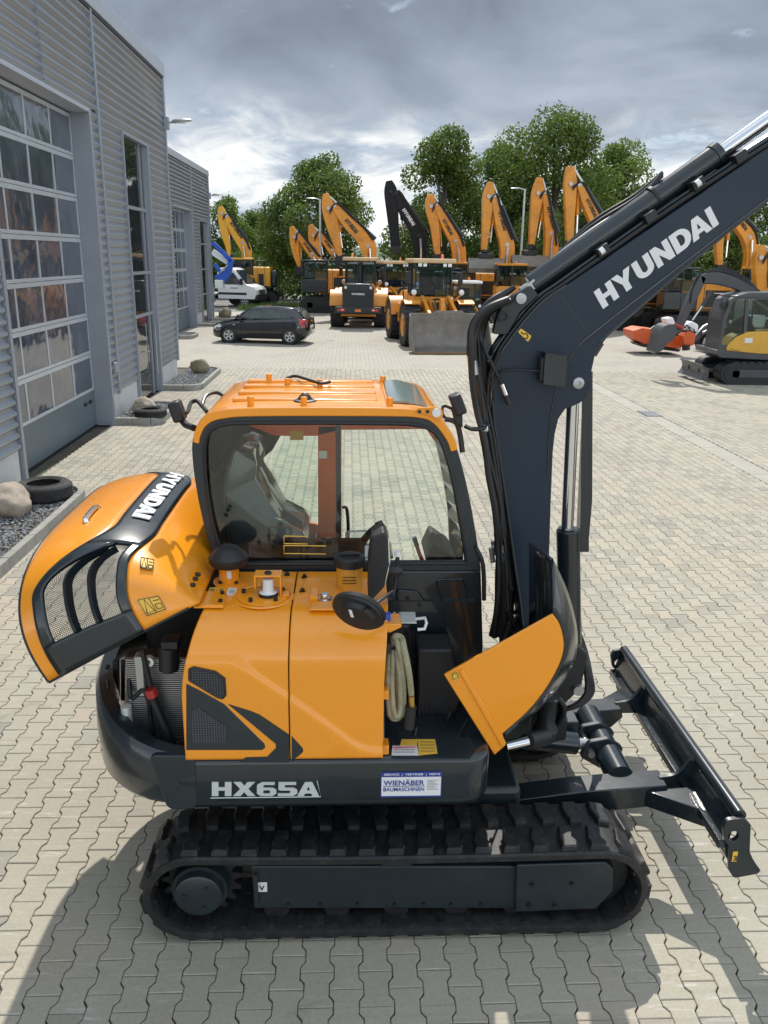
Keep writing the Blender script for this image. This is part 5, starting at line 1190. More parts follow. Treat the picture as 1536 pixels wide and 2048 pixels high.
MB().prism([(x, YFAR - 0.055, z) for x, z in rp] + [(x + 0.06, YFAR - 0.055, z) for x, z in rp[::-1]], (0, 0.055, 0)).build('rear_pillar', NAVY_SATIN, ex, bevel=0.008)
lowr = [p for p in rp if p[1] < 1.9]
MB().grid([[(x + 0.01, y, z) for x, z in rp] for y in (YCAB + 0.06, YFAR - 0.06)]).build('rear_window', CABGLASS, ex, smooth=60)
DK = principled('cab_interior_plastic', (0.022, 0.023, 0.026), 0.7, var=0.15)
MB().grid([[(x + 0.03, y, z) for x, z in [XZ(437, 1142), XZ(410, 1060), XZ(398, 1000)]] for y in (YCAB + 0.06, YFAR - 0.06)]).build('rear_lining', DK, ex)
fx0, fx1 = XZ(440, 1142)[0], XZ(962, 1142)[0]
MB().box((fx0 + 0.02, YCAB + 0.06, 1.08), (fx1 - 0.02, YFAR, 1.12)).build('cab_floor', DK, ex)
MB().box((fx0, YFAR - 0.05, 1.0), (XZ(966, 1290)[0] - 0.02, YFAR, 1.37)).build('door_lower_panel', ORANGE, ex)
# far side door frame pieces (seen through the glass)
fz = YFAR - 0.05
def far(poly, nm, mt, dy=0.045): return MB().prism(px2(poly, fz), (0, dy, 0)).build(nm, mt, ex, bevel=0.004)
far([(636, 852), (683, 852), (683, 1112), (636, 1112)], 'door_post', INORANGE)
far([(500, 845), (880, 848), (882, 858), (684, 860), (636, 872), (500, 872)], 'door_header', INORANGE)
far([(500, 1032), (560, 1036), (636, 1050), (636, 1112), (500, 1112)], 'door_sill', INORANGE)
far([(415, 850), (498, 850), (560, 874), (545, 900), (500, 940), (470, 1000), (480, 1112), (440, 1112), (415, 980)], 'rear_quarter_trim', DK)
far([(855, 862), (905, 868), (938, 1000), (948, 1100), (926, 1100), (905, 1000), (880, 900)], 'door_front_edge', INORANGE)
MB().tube(P3([(684, 1015, 5.0), (694, 1020, 5.0), (696, 1080, 5.0), (684, 1088, 5.0)]), 0.011, smooth=4).build('grab_rail', BLACKP, ex)
MB().prism(px2([(546, 905), (578, 874), (634, 874), (634, 1048), (560, 1034), (535, 1000)], fz + 0.01), (0, 0.005, 0)).build('door_glass', CABGLASS, ex, smooth=0)
# seat under a plastic cover, consoles and levers
st_ = fillet([(466, 1118), (458, 1060), (452, 985), (456, 940), (470, 905), (492, 898), (508, 905), (514, 932), (512, 958), (530, 985), (560, 1040), (600, 1060), (612, 1080), (608, 1118)], 8, 4)
seat = MB().prism(px2(st_, 4.42), (0, 0.44, 0)).build('seat', SEATM, ex, bevel=0.05, seg=3)
rows = []
for j in range(7):
    a = j / 6; y = 4.40 + 0.48 * a
    rows.append([V3(W(768 + (p[0] - 768) * 1.0 + (p[0] - 525) * 0.05, p[1] + (p[1] - 1020) * 0.03, Y=4.42)) + V3((0, y - 4.42 + 0.01 * math.sin(p[0] * 0.2), 0.012 * math.sin(a * 9 + p[1] * 0.05))) for p in st_[14:-8]])
MB().grid(rows).build('seat_cover_film', PLASTICFILM, ex, smooth=60)
cvp = [V3(W(525 + (p[0] - 525) * 1.07, 1010 + (p[1] - 1010) * 1.03, Y=4.36)) for p in st_]; MB().add([p + V3((0, 0.02 * math.sin(i * 1.3), 0)) for i, p in enumerate(cvp)], [tuple(range(len(cvp)))]).build('seat_cover_film', PLASTICFILM, ex, smooth=0)
MB().box(V3(W(560, 1125, Y=4.28)), V3(W(730, 1085, Y=4.28)) + V3((0, 0.10, 0))).build('right_console', DK, ex, bevel=0.02)
MB().box(V3(W(520, 1115, Y=4.95)), V3(W(640, 1075, Y=4.95)) + V3((0, 0.08, 0))).build('left_console', DK, ex, bevel=0.02)
MB().tube(P3([(715, 1105, 4.33), (728, 1080, 4.33), (742, 1062, 4.33), (752, 1052, 4.33)]), [0.02, 0.022, 0.017, 0.013], smooth=0).build('joystick', BLACKP, ex)
MB().tube(P3([(752, 1052, 4.33), (766, 1046, 4.33)]), 0.02).build('joystick_head', BLACKP, ex)
MB().tube(P3([(846, 1124, 4.40), (838, 1105, 4.40), (834, 1092, 4.40)]), 0.012, smooth=3).build('travel_lever', ORANGERED, ex)
MB().tube(P3([(834, 1092, 4.40), (828, 1074, 4.40)]), 0.014).build('lever_grip', CHROME, ex)
MB().prism(px2([(850, 1124), (868, 1085), (905, 1110), (915, 1124)], 4.5), (0, 0.35, 0)).build('front_console', DK, ex, bevel=0.015)
cs = px2([(690, 1120), (690, 1092), (735, 1090), (775, 1105), (790, 1120)], 4.5); MB().prism(cs, (0, 0.3, 0)).build('wrapped_monitor', PLASTICFILM, ex, bevel=0.02)
film = []
for k in range(13):
    f_ = k / 12; film.append([W(862 + 55 * f_ + (10 if k % 2 else -6), 880 + 225 * f_, Y=4.55), W(888 + 40 * f_, 876 + 230 * f_, Y=4.75)])
MB().grid(film).build('pillar_film', PLASTICFILM, ex, smooth=0)
for pl_, mt_ in (([(568, 1072), (615, 1073), (615, 1088), (568, 1087)], STICKER), ([(568, 1091), (652, 1092), (652, 1108), (568, 1107)], STICKER)):
    q = px2(pl_, YCAB + 0.027); MB().tube(q + [q[0]], 0.003, 4).build('glass_sticker', mt_, cabp)
q = px2([(580, 862), (607, 862), (607, 880), (580, 880)], fz - 0.004); MB().prism(q, (0, 0.002, 0)).build('ceiling_sticker', STICKER, ex)
q = px2([(638, 902), (654, 902), (654, 917), (638, 917)], fz - 0.004); MB().prism(q, (0, 0.002, 0)).build('post_sticker', ZINC, ex)
MB().tube(P3([(952, 1095, YCAB - 0.02), (966, 1130, YCAB - 0.03), (968, 1200, YCAB - 0.03)]), 0.012, smooth=4).build('pillar_handle', BLACKP, ex)

# --- boom
lower = [(1225, 661), (1205, 688), (1190, 712), (1184, 740), (1183, 762), (1176, 790), (1162, 805), (1145, 813), (1131, 818), (1117, 838), (1110, 868), (1106, 905), (1102, 1005), (1099, 1100), (1098, 1200), (1100, 1290)]
left = [(1050, 1290), (1040, 1200), (1026, 1100), (1008, 977), (995, 890), (988, 841), (985, 790), (986, 753), (995, 720), (1013, 690), (1051, 640), (1090, 600), (1133, 571)]
bp_ = [(1900, 66), (1900, 148), (1536, 400)] + lower + left + [(1521, 306)]
bm = MB().prism(px2(bp_, YB), (0, 0.24, 0)).build('boom', BOOMP, ex, bevel=0.006)
edge = lambda pts, nm, r, Y_: MB().tube([V3(W(p[0], p[1], Y=Y_)) for p in pts], r, 8, smooth=4).build(nm, NAVY, bm)
edge([(1900, 148), (1536, 400)] + lower[:3] , 'weld_edge', 0.008, YB + 0.004)
wl = catmull([(1536, 396, 0), (1300, 578, 0), (1200, 655, 0), (1150, 700, 0), (1115, 770, 0), (1100, 850, 0), (1095, 950, 0)], 6)
MB().tube([W(p[0], p[1], Y=YB + 0.001) for p in wl], 0.006, 6).build('inner_weld', NAVY, bm)
edge(left[::-1], 'weld_edge', 0.008, YB + 0.004)
MB().tube(px2([(1121, 594), (1165, 650), (1185, 690)], YB + 0.002), 0.004, 6).build('plate_seam', NAVY, bm)
o_, r_, u_ = (V3(W(a, b_, Y=YB - 0.002)) for a, b_ in ((1206, 618), (1438, 448), (1187, 584)))
_b = (o_.copy(), r_ - o_, u_ - o_)
blocktext('HYUNDAI', 'boom_lettering', OFFWHITE, bm, lambda a, b: _b[0] + _b[1] * a + _b[2] * b, 0.075)
p = V3(W(1156, 766, Y=YB)); MB().lathe(p, (0, -1, 0), [(0, 0.030), (0.012, 0.030), (0.016, 0.024), (0.016, 0.012), (0.008, 0.010), (0.008, 0.001)], 28).build('cylinder_pin', STEEL, bm)
p = V3(W(1007, 633, Y=YB - 0.002)); MB().lathe(p, (0, -1, 0), [(0, 0.026), (0.004, 0.026), (0.004, 0.018), (-0.002, 0.016), (-0.002, 0.001)], 20).build('pin_bore', BLACKM, bm)
MB().prism(px2(fillet([(985, 668), (996, 625), (1015, 598), (1060, 570), (1078, 590), (1040, 625), (1015, 670)], 6, 3), YB + 0.03), (0, 0.05, 0)).build('cylinder_bracket', NAVY_SATIN, bm, bevel=0.004)
MB().prism(px2(fillet([(985, 668), (996, 625), (1015, 598), (1060, 570), (1078, 590), (1040, 625), (1015, 670)], 6, 3), YB + 0.17), (0, 0.05, 0)).build('cylinder_bracket', NAVY_SATIN, bm, bevel=0.004)
q = px2(fillet([(1036, 664), (1042, 657), (1063, 672), (1056, 684)], 2, 3), YB - 0.001); sb = MB().prism(q, (0, -0.0015, 0)).build('hook_sticker', STICKER, bm)
MB().tube([V3(W(a, b_, Y=YB - 0.0035)) for a, b_ in ((1042, 664), (1047, 668), (1052, 667), (1056, 672), (1054, 677), (1049, 676))], 0.0028, 5, smooth=3).build('hook_mark', INK, sb)
# boom lamp guard: a folded open box
gx = px2([(1083, 711), (1090, 706), (1133, 713), (1130, 772), (1122, 775), (1080, 770)], YB - 0.10)
lg = MB().prism(px2(fillet([(1090, 708), (1134, 714), (1130, 774), (1086, 768)], 3, 3), YB - 0.095), (0, -0.006, 0)).build('lamp_guard', NAVY, bm)
for e in ([(1092, 708), (1134, 714)], [(1134, 714), (1130, 774)], [(1086, 768), (1130, 774)]):
    a, b_ = W(*e[0], Y=YB - 0.095), W(*e[1], Y=YB - 0.095)
    MB().prism([a, b_, (b_[0], YB, b_[2]), (a[0], YB, a[2])], (0, 0, 0.006) if e[0][1] - e[1][1] in (-6, 6) else (-0.006, 0, 0)).build('guard_side', NAVY, bm)
a = V3(W(1082, 738, Y=YB - 0.05)); MB().obox(a, (0.012, 0, 0), (0, 0.035, 0), (0, 0, 0.06)).build('guard_lamp', BLACKP, bm, bevel=0.006)
MB().tube(P3([(1082, 742, YB - 0.05), (1050, 741, YB - 0.04), (1010, 741, YB - 0.02), (992, 752, YB - 0.01), (980, 770, YB - 0.01)]), 0.006, smooth=5).build('lamp_wire', HOSE, bm)
MB().tube(P3([(965, 686, YB - 0.02), (972, 705, YB - 0.04), (990, 740, YB - 0.06), (1004, 768, YB - 0.06)]), 0.009, smooth=5).build('quick_hose', HOSE, bm)
MB().cyl(W(1004, 768, Y=YB - 0.06), W(1012, 790, Y=YB - 0.06), 0.013).build('quick_coupler', CHROME, bm); MB().cyl(W(1012, 790, Y=YB - 0.06), W(1018, 808, Y=YB - 0.06), 0.016).build('dust_cap', BLACKP, bm)
# boom lift cylinder
YL = YC + 0.01
MB().cyl(W(1146, 800, Y=YL), W(1134, 1062, Y=YL), 0.034, n=24).build('lift_rod', CHROME, ex)
MB().cyl(W(1136, 1058, Y=YL), W(1140, 1290, Y=YL), 0.066, n=28).build('lift_cylinder', NAVY, ex, bevel=0.008)
MB().cyl(W(1133, 1066, Y=YL), W(1134, 1056, Y=YL), 0.05, n=24).build('cylinder_gland', NAVY, ex)
MB().prism(px2([(1177, 748), (1186, 742), (1185, 1000), (1176, 1104), (1160, 1104)], YL + 0.02), (0, 0.10, 0)).build('rod_guard', NAVY, ex, bevel=0.004)
MB().prism(px2([(1160, 1104), (1164, 800), (1172, 790), (1177, 748), (1178, 1104)], YL - 0.06), (0, 0.006, 0)).build('rod_guard', NAVY, ex)
# arm cylinder on top of the boom
MB().cyl(W(1062, 572, Y=YC), W(1432, 312, Y=YC), 0.058, n=32).build('arm_cylinder', NAVY, ex, bevel=0.006)
MB().cyl(W(1425, 317, Y=YC), W(1700, 122, Y=YC), 0.036, n=24).build('arm_rod', CHROME, ex)
MB().cyl(W(1428, 315, Y=YC), W(1440, 306, Y=YC), 0.064, n=32).build('arm_gland', NAVY, ex)
MB().cyl(W(1305, 398, Y=YC), W(1311, 394, Y=YC), 0.0615, n=32).build('clamp_band', BLACKP, ex)
p = V3(W(1042, 586, Y=YC - 0.03)); q = V3(W(1062, 572, Y=YC - 0.03)); MB().beam(p, q + (q - p) * 0.5, 0.05, 0.05).build('port_block', STEEL, ex, bevel=0.006)
p = V3(W(1042, 597, Y=YB - 0.004)); MB().lathe(p, (0, -1, 0), [(0, 0.026), (0.01, 0.026), (0.012, 0.001)], 24).build('base_pin', STEEL, ex)
MB().beam(W(1268, 416, Y=YC + 0.02), W(1322, 350, Y=YC + 0.02), 0.03, 0.02).build('pipe_clamp_bar', BLACKP, ex)
for k, (d1, y_) in enumerate(((0, YC + 0.02), (8, YC + 0.06), (15, YC + 0.09))):
    MB().tube(P3([(1070 + d1, 545 - d1 * 0.3, y_), (1180, 462 - d1, y_), (1270, 405 - d1, y_), (1325, 352 - d1 * 0.5, y_)]), 0.009, smooth=4).build('arm_pipe', HOSE if k else STEEL, ex)
# steel pipes along the top of the boom
for k, (off, y_, r_) in enumerate(((-6, YB + 0.02, 0.011), (-14, YB + 0.05, 0.011), (-9, YB + 0.09, 0.010), (-18, YB + 0.13, 0.012), (-12, YB + 0.17, 0.011), (-22, YB + 0.20, 0.010))):
    nx, ny = -0.55, -0.83
    base_ = [(1900, 66), (1700, 192), (1521, 306), (1330, 432), (1133, 571), (1090, 600), (1051, 640), (1013, 690), (995, 722)]
    pts = []
    for i, (a, b_) in enumerate(base_):
        w_ = smoothstep(0, 1, i / (len(base_) - 1)); ex_, ey_ = (nx, ny) if i < 5 else ((-0.75, -0.62) if i < 7 else (-0.95, -0.3))
        pts.append((a - ex_ * -off * -1 if False else a + ex_ * -off * 1.0, b_ + ey_ * -off * 1.0, y_))
    MB().tube(P3(pts), r_, 8, smooth=5).build('boom_pipe', NAVY if k % 2 else HOSE, bm)
for a, b_ in ((1205, 505), (1300, 438), (1395, 372), (1480, 318)):
    p = V3(W(a, b_, Y=YB + 0.02)); MB().obox(p + V3((0, 0.09, 0.01)), (0.025, 0, 0.018), (0, 0.11, 0), (-0.012, 0, 0.020)).build('pipe_clamp', BLACKP, bm, bevel=0.004)
for a, b_ in ((1200, 505), (1392, 370)):
    p = V3(W(a, b_, Y=YB)); MB().cyl(p, p + V3((0.018, 0, 0.014)), 0.018).build('hose_clip', ZINC, bm)
# hydraulic hoses down the back of the boom
rnd = random.Random(11)
spine = [(1020, 598), (975, 618), (950, 650), (944, 700), (952, 760), (962, 820), (972, 880), (985, 950), (996, 1020), (1000, 1090), (1002, 1160), (996, 1220), (988, 1270)]
for k in range(13):
    dx0 = -10 + 6 * (k % 6); y_ = 4.13 + 0.033 * k; pts = []
    for i, (a, b_) in enumerate(spine):
        sp = 1.0 if i > 2 else 0.5
        pts.append((a + (dx0 + 6) * sp * 0.9 + rnd.uniform(-4, 4), b_ + rnd.uniform(-4, 4), y_ + rnd.uniform(-0.012, 0.012)))
    MB().tube(P3(pts), rnd.choice((0.013, 0.015, 0.018)), 8, smooth=6).build('hydraulic_hose', HOSE, ex)
for k in range(4):
    MB().tube(P3([(1000 + 4 * k, 700, YB - 0.005 + 0.03 * k), (978 + 5 * k, 760, YB + 0.02 * k), (976 + 5 * k, 850, YB + 0.02 * k), (990 + 5 * k, 950, YB + 0.02 * k), (1008 + 4 * k, 1080, YB + 0.02 * k), (1020 + 3 * k, 1180, YB + 0.02 * k)]), 0.010, 8, smooth=6).build('hydraulic_pipe', NAVY if k % 2 else HOSE, ex)
for k, (a, b_) in enumerate(((948, 735), (943, 726), (952, 748), (988, 1095), (994, 1080), (1000, 1110), (984, 1110), (1006, 1090))):
    y_ = 4.14 + 0.02 * (k % 4); MB().cyl(W(a - 2, b_ - 14, Y=y_), W(a + 2, b_ + 14, Y=y_), 0.021 if k < 3 else 0.014, n=10).build('hose_fitting', CHROME if k % 2 else STEEL, ex)
MB().tube(P3([(930, 852, 4.13), (945, 858, 4.11), (965, 857, 4.11), (978, 850, 4.14)]), 0.012, smooth=4).build('hose_strap', BLACKP, ex)
MB().cyl(W(962, 858, Y=4.13), W(975, 856, Y=4.13), 0.02).build('strap_clip', ZINC, ex)
for k in range(5):
    MB().tube(P3([(1005 + 6 * k, 590 - 4 * k, 4.24 + 0.03 * k), (975 + 3 * k, 610, 4.22 + 0.03 * k), (950 + 5 * k, 650, 4.22 + 0.03 * k), (943 + 5 * k, 690, 4.22 + 0.03 * k), (945 + 4 * k, 725, 4.22 + 0.03 * k)]), 0.021 - 0.002 * k, 10, smooth=6).build('sleeved_hose', HOSE, ex)
# swing post and the tangle below the boom
MB().lathe((1.08, YC, 0.72), (0, 0, 1), [(0, 0.001), (0, 0.14), (0.10, 0.15), (0.12, 0.12), (0.5, 0.12), (0.52, 0.15), (0.62, 0.14), (0.62, 0.001)], 28).build('king_post', BLACKM, ex)
for y_ in (YC - 0.17, YC + 0.13):
    MB().prism([(p[0], y_, p[1]) for p in fillet([(0.86, 0.84), (1.2, 0.84), (1.34, 1.0), (1.36, 1.22), (1.22, 1.34), (0.96, 1.36)], 0.05)], (0, 0.04, 0)).build('swing_bracket', BLACKM, ex, bevel=0.006)
MB().box((0.60, 3.95, 0.76), (1.02, 4.75, 0.98)).build('boom_foot_housing', BLACKM, ex, bevel=0.02)
MB().cyl((1.32, YC - 0.2, 1.0), (1.32, YC + 0.2, 1.0), 0.03).build('foot_pin', STEEL, ex)
for k in range(12):
    a = rnd.uniform(0, 1); y_ = rnd.uniform(4.0, 4.45)
    pts = [(1000 + rnd.uniform(-12, 20), 1240 + rnd.uniform(-20, 10), y_), (1030 + rnd.uniform(-20, 30), 1300 + rnd.uniform(-10, 20), y_ - 0.02), (1080 + rnd.uniform(-20, 40), 1370 + rnd.uniform(-20, 20), y_), (1110 + rnd.uniform(-20, 20), 1430 + rnd.uniform(-20, 20), y_), (1090 + rnd.uniform(-30, 30), 1480, y_ + 0.05)]
    MB().tube(P3(pts), rnd.choice((0.010, 0.013, 0.016)), 8, smooth=6).build('hydraulic_hose', HOSE, ex)
for k in range(5):
    pts = [(1142 + 3 * k, 1255, YL + 0.02 * k), (1158 + 3 * k, 1300, YL + 0.02 * k), (1172 + 2 * k, 1345, YL), (1172 + 3 * k, 1385, YL - 0.02), (1150 + 2 * k, 1410, YL - 0.03), (1115, 1422, YL - 0.02)]
    MB().tube(P3(pts), 0.015, 8, smooth=6).build('sleeved_hose', HOSE, ex)
MB().cyl(W(1155, 1228, Y=YL), W(1158, 1262, Y=YL), 0.02).build('hose_fitting', STEEL, ex)
MB().box((0.98, YC - 0.12, 0.62), (1.30, YC + 0.10, 0.78)).build('post_base', BLACKM, ex, bevel=0.02)
MB().lathe((1.10, 3.98, 0.80), (0, 0, 1), [(0, 0.001), (0, 0.06), (0.06, 0.07), (0.10, 0.05), (0.22, 0.05), (0.26, 0.065), (0.28, 0.001)], 20).build('swing_cylinder_eye', BLACKM, ex)
# ------------------------------------------------------------------ trees, fence, far things
def leafmat(name, c1, c2):
    m = bpy.data.materials.new(name); m.use_nodes = True; t = m.node_tree; b = t.nodes['Principled BSDF']
    g = N(t, 'ShaderNodeNewGeometry')
    hue = NOISE(t, g.outputs['Position'], 0.55, 3, 0.5)
    t.links.new(MIX(t, 1.0, RAMP(t, g.outputs['Random Per Island'], [(0, c1), (1, c2)]), RAMP(t, hue, [(0.35, (0.75, 0.85, 0.8)), (0.65, (1.35, 1.2, 0.9))]), 'MULTIPLY'), b.inputs['Base Color']); b.inputs['Roughness'].default_value = 0.55
    b.inputs['Specular IOR Level'].default_value = 0.3
    o_ = t.nodes['Material Output']; tl = N(t, 'ShaderNodeBsdfTranslucent'); tl.inputs[0].default_value = (c2[0] * 1.3, c2[1] * 1.5, c2[2], 1)
    mx = N(t, 'ShaderNodeMixShader'); mx.inputs[0].default_value = 0.30; t.links.new(b.outputs[0], mx.inputs[1]); t.links.new(tl.outputs[0], mx.inputs[2]); t.links.new(mx.outputs[0], o_.inputs['Surface'])
    return m
LEAF_A = leafmat('leaf_dark_green', (0.052, 0.088, 0.022), (0.125, 0.175, 0.045))
LEAF_B = leafmat('leaf_mid_green', (0.065, 0.105, 0.028), (0.150, 0.205, 0.055))
LEAF_C = leafmat('leaf_pale_green', (0.060, 0.090, 0.030), (0.120, 0.160, 0.060))
BARK = principled('bark', (0.10, 0.085, 0.065), 0.9, var=0.3, vscale=4, bump=0.5, bscale=12)
def leaves(blobs, n, size, rnd):
    vs, fs = [], []; tot = sum(r[0] * r[1] + r[0] * r[2] for _, r in blobs); k = 0
    for c, r in blobs:
        m = int(n * (r[0] * r[1] + r[0] * r[2]) / tot)
        d = rnd.normal(size=(m, 3)); d /= np.linalg.norm(d, axis=1)[:, None]
        rad = 0.62 + 0.42 * rnd.random((m, 1)) ** 0.7
        p = np.array(c) + d * rad * np.array(r)
        # droop the underside in and roughen
        p += rnd.normal(size=(m, 3)) * 0.10
        a = rnd.normal(size=(m, 3)) + d * 0.9; a /= np.linalg.norm(a, axis=1)[:, None]
        t1 = np.cross(a, rnd.normal(size=(m, 3))); t1 /= np.linalg.norm(t1, axis=1)[:, None] + 1e-9; t2 = np.cross(a, t1)
        s = size * (0.6 + 0.8 * rnd.random((m, 1)))
        q = np.stack([p - t1 * s * 0.5, p + t2 * s * 0.33, p + t1 * s * 0.6, p - t2 * s * 0.33], 1)
        vs.append(q.reshape(-1, 3)); fs += [(k + 4 * i, k + 4 * i + 1, k + 4 * i + 2, k + 4 * i + 3) for i in range(m)]; k += 4 * m
    return np.concatenate(vs), fs
def tree(x, y, h, w, seed, label, mat, n=11000, size=0.20, low=0.16, group='broadleaf trees behind the parked machines', nm='broadleaf_tree'):
    t = thing(nm, (x, y, 0), label, 'tree', group); rnd = np.random.default_rng(seed); pr = random.Random(seed)
    tr = MB(); top = V3((x + pr.uniform(-0.3, 0.3), y, h * 0.72))
    tr.tube([(x, y, -0.05), (x + 0.05, y, h * 0.2), (x - 0.08, y, h * 0.45), top], [w * 0.045, w * 0.034, w * 0.024, 0.03], 9)
    blobs = []
    nb_ = 38
    for i in range(nb_):
        f_ = (i + 0.5) / nb_; zc = h * (low + (0.93 - low) * f_)
        env = math.sin(math.pi * min(1, (0.16 + 0.84 * f_) ** 0.75)) ** 0.6
        a = pr.uniform(0, 6.28); rr = w * 0.5 * env * pr.uniform(0.30, 0.92); br = w * pr.uniform(0.08, 0.19)
        c = (x + rr * math.cos(a), y + rr * math.sin(a), zc); blobs.append((c, (br, br, br * pr.uniform(0.7, 1.15))))
        if i % 2 == 0: tr.tube([(x, y, zc * 0.62), tuple(lerp((x, y, zc * 0.7), c, 0.5)), c], [w * 0.016, w * 0.010, 0.015], 5)
    tr.build('trunk', BARK, t)
    v_, f_ = leaves(blobs, int(n * 1.9), size, rnd); v_[:, 2] = np.maximum(v_[:, 2], 0.05)
    me = bpy.data.meshes.new('crown'); me.from_pydata((v_ - np.array((x, y, 0))).tolist(), [], f_); me.materials.append(mat)
    o = bpy.data.objects.new('crown', me); COL.objects.link(o); o.parent = t
    return t
def tx_(px_, Y): return W(px_, 520, Y=Y)[0]
tree(tx_(643, 64), 64, 10.4, 9.6, 1, 'large dark green rounded tree behind the left excavators and the lamp post', LEAF_A, 15000)
tree(tx_(462, 72), 72, 8.2, 4.6, 2, 'loose pale green tree behind the white truck, beside the workshop', LEAF_B, 6500)
tree(tx_(508, 76), 76, 7.2, 5.0, 3, 'low pale tree right of the white truck at the left end of the tree line', LEAF_B, 6000)
tree(tx_(885, 64), 64, 11.9, 8.6, 4, 'tall mid green tree behind the black boomed excavator', LEAF_A, 16000)
tree(tx_(985, 68), 67, 11.4, 9.0, 5, 'dark tree filling the gap between the two tallest trees', LEAF_B, 11000)
tree(tx_(1100, 62), 62, 13.4, 11.4, 6, 'tallest leafy tree rising behind the three raised excavator arms', LEAF_A, 19000)
tree(tx_(1218, 66), 66, 12.0, 9.4, 7, 'mid green tree right of the tallest tree, above the boom', LEAF_B, 14000)
tree(tx_(1375, 60), 60, 6.4, 7.0, 8, 'low dark tree seen under the boom lettering', LEAF_A, 9000, low=0.04)
tree(tx_(1470, 56), 56, 5.8, 6.0, 9, 'low dark tree under the boom nearest the right edge', LEAF_A, 8000, low=0.04)
tree(tx_(1535, 64), 64, 12.0, 7.5, 10, 'tall tree cut by the right edge behind the arm cylinder', LEAF_B, 9000)
tree(tx_(1280, 64), 64, 6.5, 6.0, 12, 'dark bushy tree behind the raised excavator arms, under the arm cylinder', LEAF_A, 7000, low=0.04)
def hedge(x0, x1, y, h, seed, n, label):
    t = thing('hedge', ((x0 + x1) / 2, y, 0), label, 'hedge', 'hedges along the back of the yard'); rnd = np.random.default_rng(seed); pr = random.Random(seed)
    bl_ = []; x = x0
    st = MB()
    while x < x1:
        hh = h * pr.uniform(0.7, 1.1); bl_.append(((x, y + pr.uniform(-0.5, 0.5), hh * 0.5), (1.0, 0.8, hh * 0.55))); bl_.append(((x, y, hh * 0.85), (0.8, 0.7, hh * 0.3)))
        st.tube([(x, y, -0.05), (x + 0.1, y, hh * 0.8)], 0.05, 5); x += pr.uniform(0.7, 1.2)
    st.build('stems', BARK, t)
    v_, f_ = leaves(bl_, n, 0.26, rnd); v_[:, 2] = np.maximum(v_[:, 2], 0.02)
    me = bpy.data.meshes.new('foliage'); me.from_pydata((v_ - np.array(ROOT[t])).tolist(), [], f_); me.materials.append(LEAF_A); o = bpy.data.objects.new('foliage', me); COL.objects.link(o); o.parent = t
hedge(tx_(415, 68), tx_(700, 68), 68, 3.0, 21, 9000, 'dark green hedge behind the wire fence, left of the wheel loaders')
hedge(tx_(830, 70), tx_(1290, 70), 70, 3.2, 22, 10000, 'dark green hedge behind the row of raised excavators')
hedge(tx_(1290, 70), tx_(1640, 70), 70, 4.4, 23, 9000, 'dark green hedge at the right behind the small machines')
hills = []
xs = [-900 + 30 * k for k in range(61)]
MB().grid([[(x, 560, -1) for x in xs], [(x, 600, 6 + 5 * mnoise.noise(Vector((x * 0.006, 1, 0))) + 3) for x in xs], [(x, 700, 8 + 4 * mnoise.noise(Vector((x * 0.006, 5, 0)))) for x in xs]]).build('hill', principled('far_woodland', (0.10, 0.135, 0.075), 0.95, var=0.35, vscale=0.03, bump=0.0), smooth=60)
tag(bpy.data.objects['hill'], 'low wooded hills far behind the yard', None, kind='structure')
hb = thing('hall', (tx_(785, 110), 110, 0), 'pale flat roofed hall far behind between the trees', 'building')
MB().box((tx_(700, 110), 110, 0), (tx_(862, 110), 124, 2.4)).build('wall', principled('pale_wall', (0.42, 0.44, 0.44), 0.8), hb)
MB().box((tx_(698, 110), 109.6, 2.4), (tx_(864, 110), 124.4, 3.0)).build('roof', COPING, hb)
for k in range(6): MB().box((tx_(715 + 24 * k, 110), 109.93, 0.9), (tx_(733 + 24 * k, 110), 109.97, 1.8)).build('window', DARKGLASS, hb)
fn = thing('wire_fence', (tx_(620, 60), 60, 0), 'dark green wire mesh fence in front of the hedge', 'fence')
GREENM = principled('green_coated_steel', (0.03, 0.06, 0.045), 0.5)
x = tx_(420, 60)
while x < tx_(1000, 60):
    MB().box((x - 0.03, 59.97, 0), (x + 0.03, 60.03, 1.8)).build('post', GREENM, fn)
    p = MB()
    for k in range(9): p.box((x + 0.04, 59.99, 0.1 + 0.2 * k), (x + 2.44, 60.0, 0.112 + 0.2 * k))
    for k in range(24): p.box((x + 0.09 + 0.1 * k, 60.001, 0.08), (x + 0.096 + 0.1 * k, 60.007, 1.75))
    p.build('mesh_panel', GREENM, fn); x += 2.5
def lamp_post(px_, ytop, Y, dirn, label):
    x = W(px_, ytop, Y=Y)[0]; z = W(px_, ytop, Y=Y)[2]; t = thing('lamp_post', (x, Y, 0), label, 'lamp post', 'yard lamp posts')
    MB().cyl((x, Y, 0), (x, Y, z), 0.10, 0.06, 12).build('post', STEEL, t)
    MB().tube([(x, Y, z - 0.05), (x + dirn * 0.3, Y, z + 0.03), (x + dirn * 0.6, Y, z + 0.05)], 0.04).build('arm', STEEL, t)
    MB().loft([[(x + dirn * a, Y + b_ * w_, z + 0.02 + c * h_) for b_, c in ((-1, 0), (0, 1), (1, 0), (0, -0.6))] for a, w_, h_ in ((0.25, 0.05, 0.04), (0.4, 0.10, 0.06), (0.75, 0.09, 0.05), (0.85, 0.03, 0.03))]).build('lamp_head', TRIM, t)
lamp_post(640, 398, 54, -1, 'slim grey lamp post in front of the large rounded tree')
lamp_post(1050, 378, 52, -1, 'slim grey lamp post between two raised excavator arms')

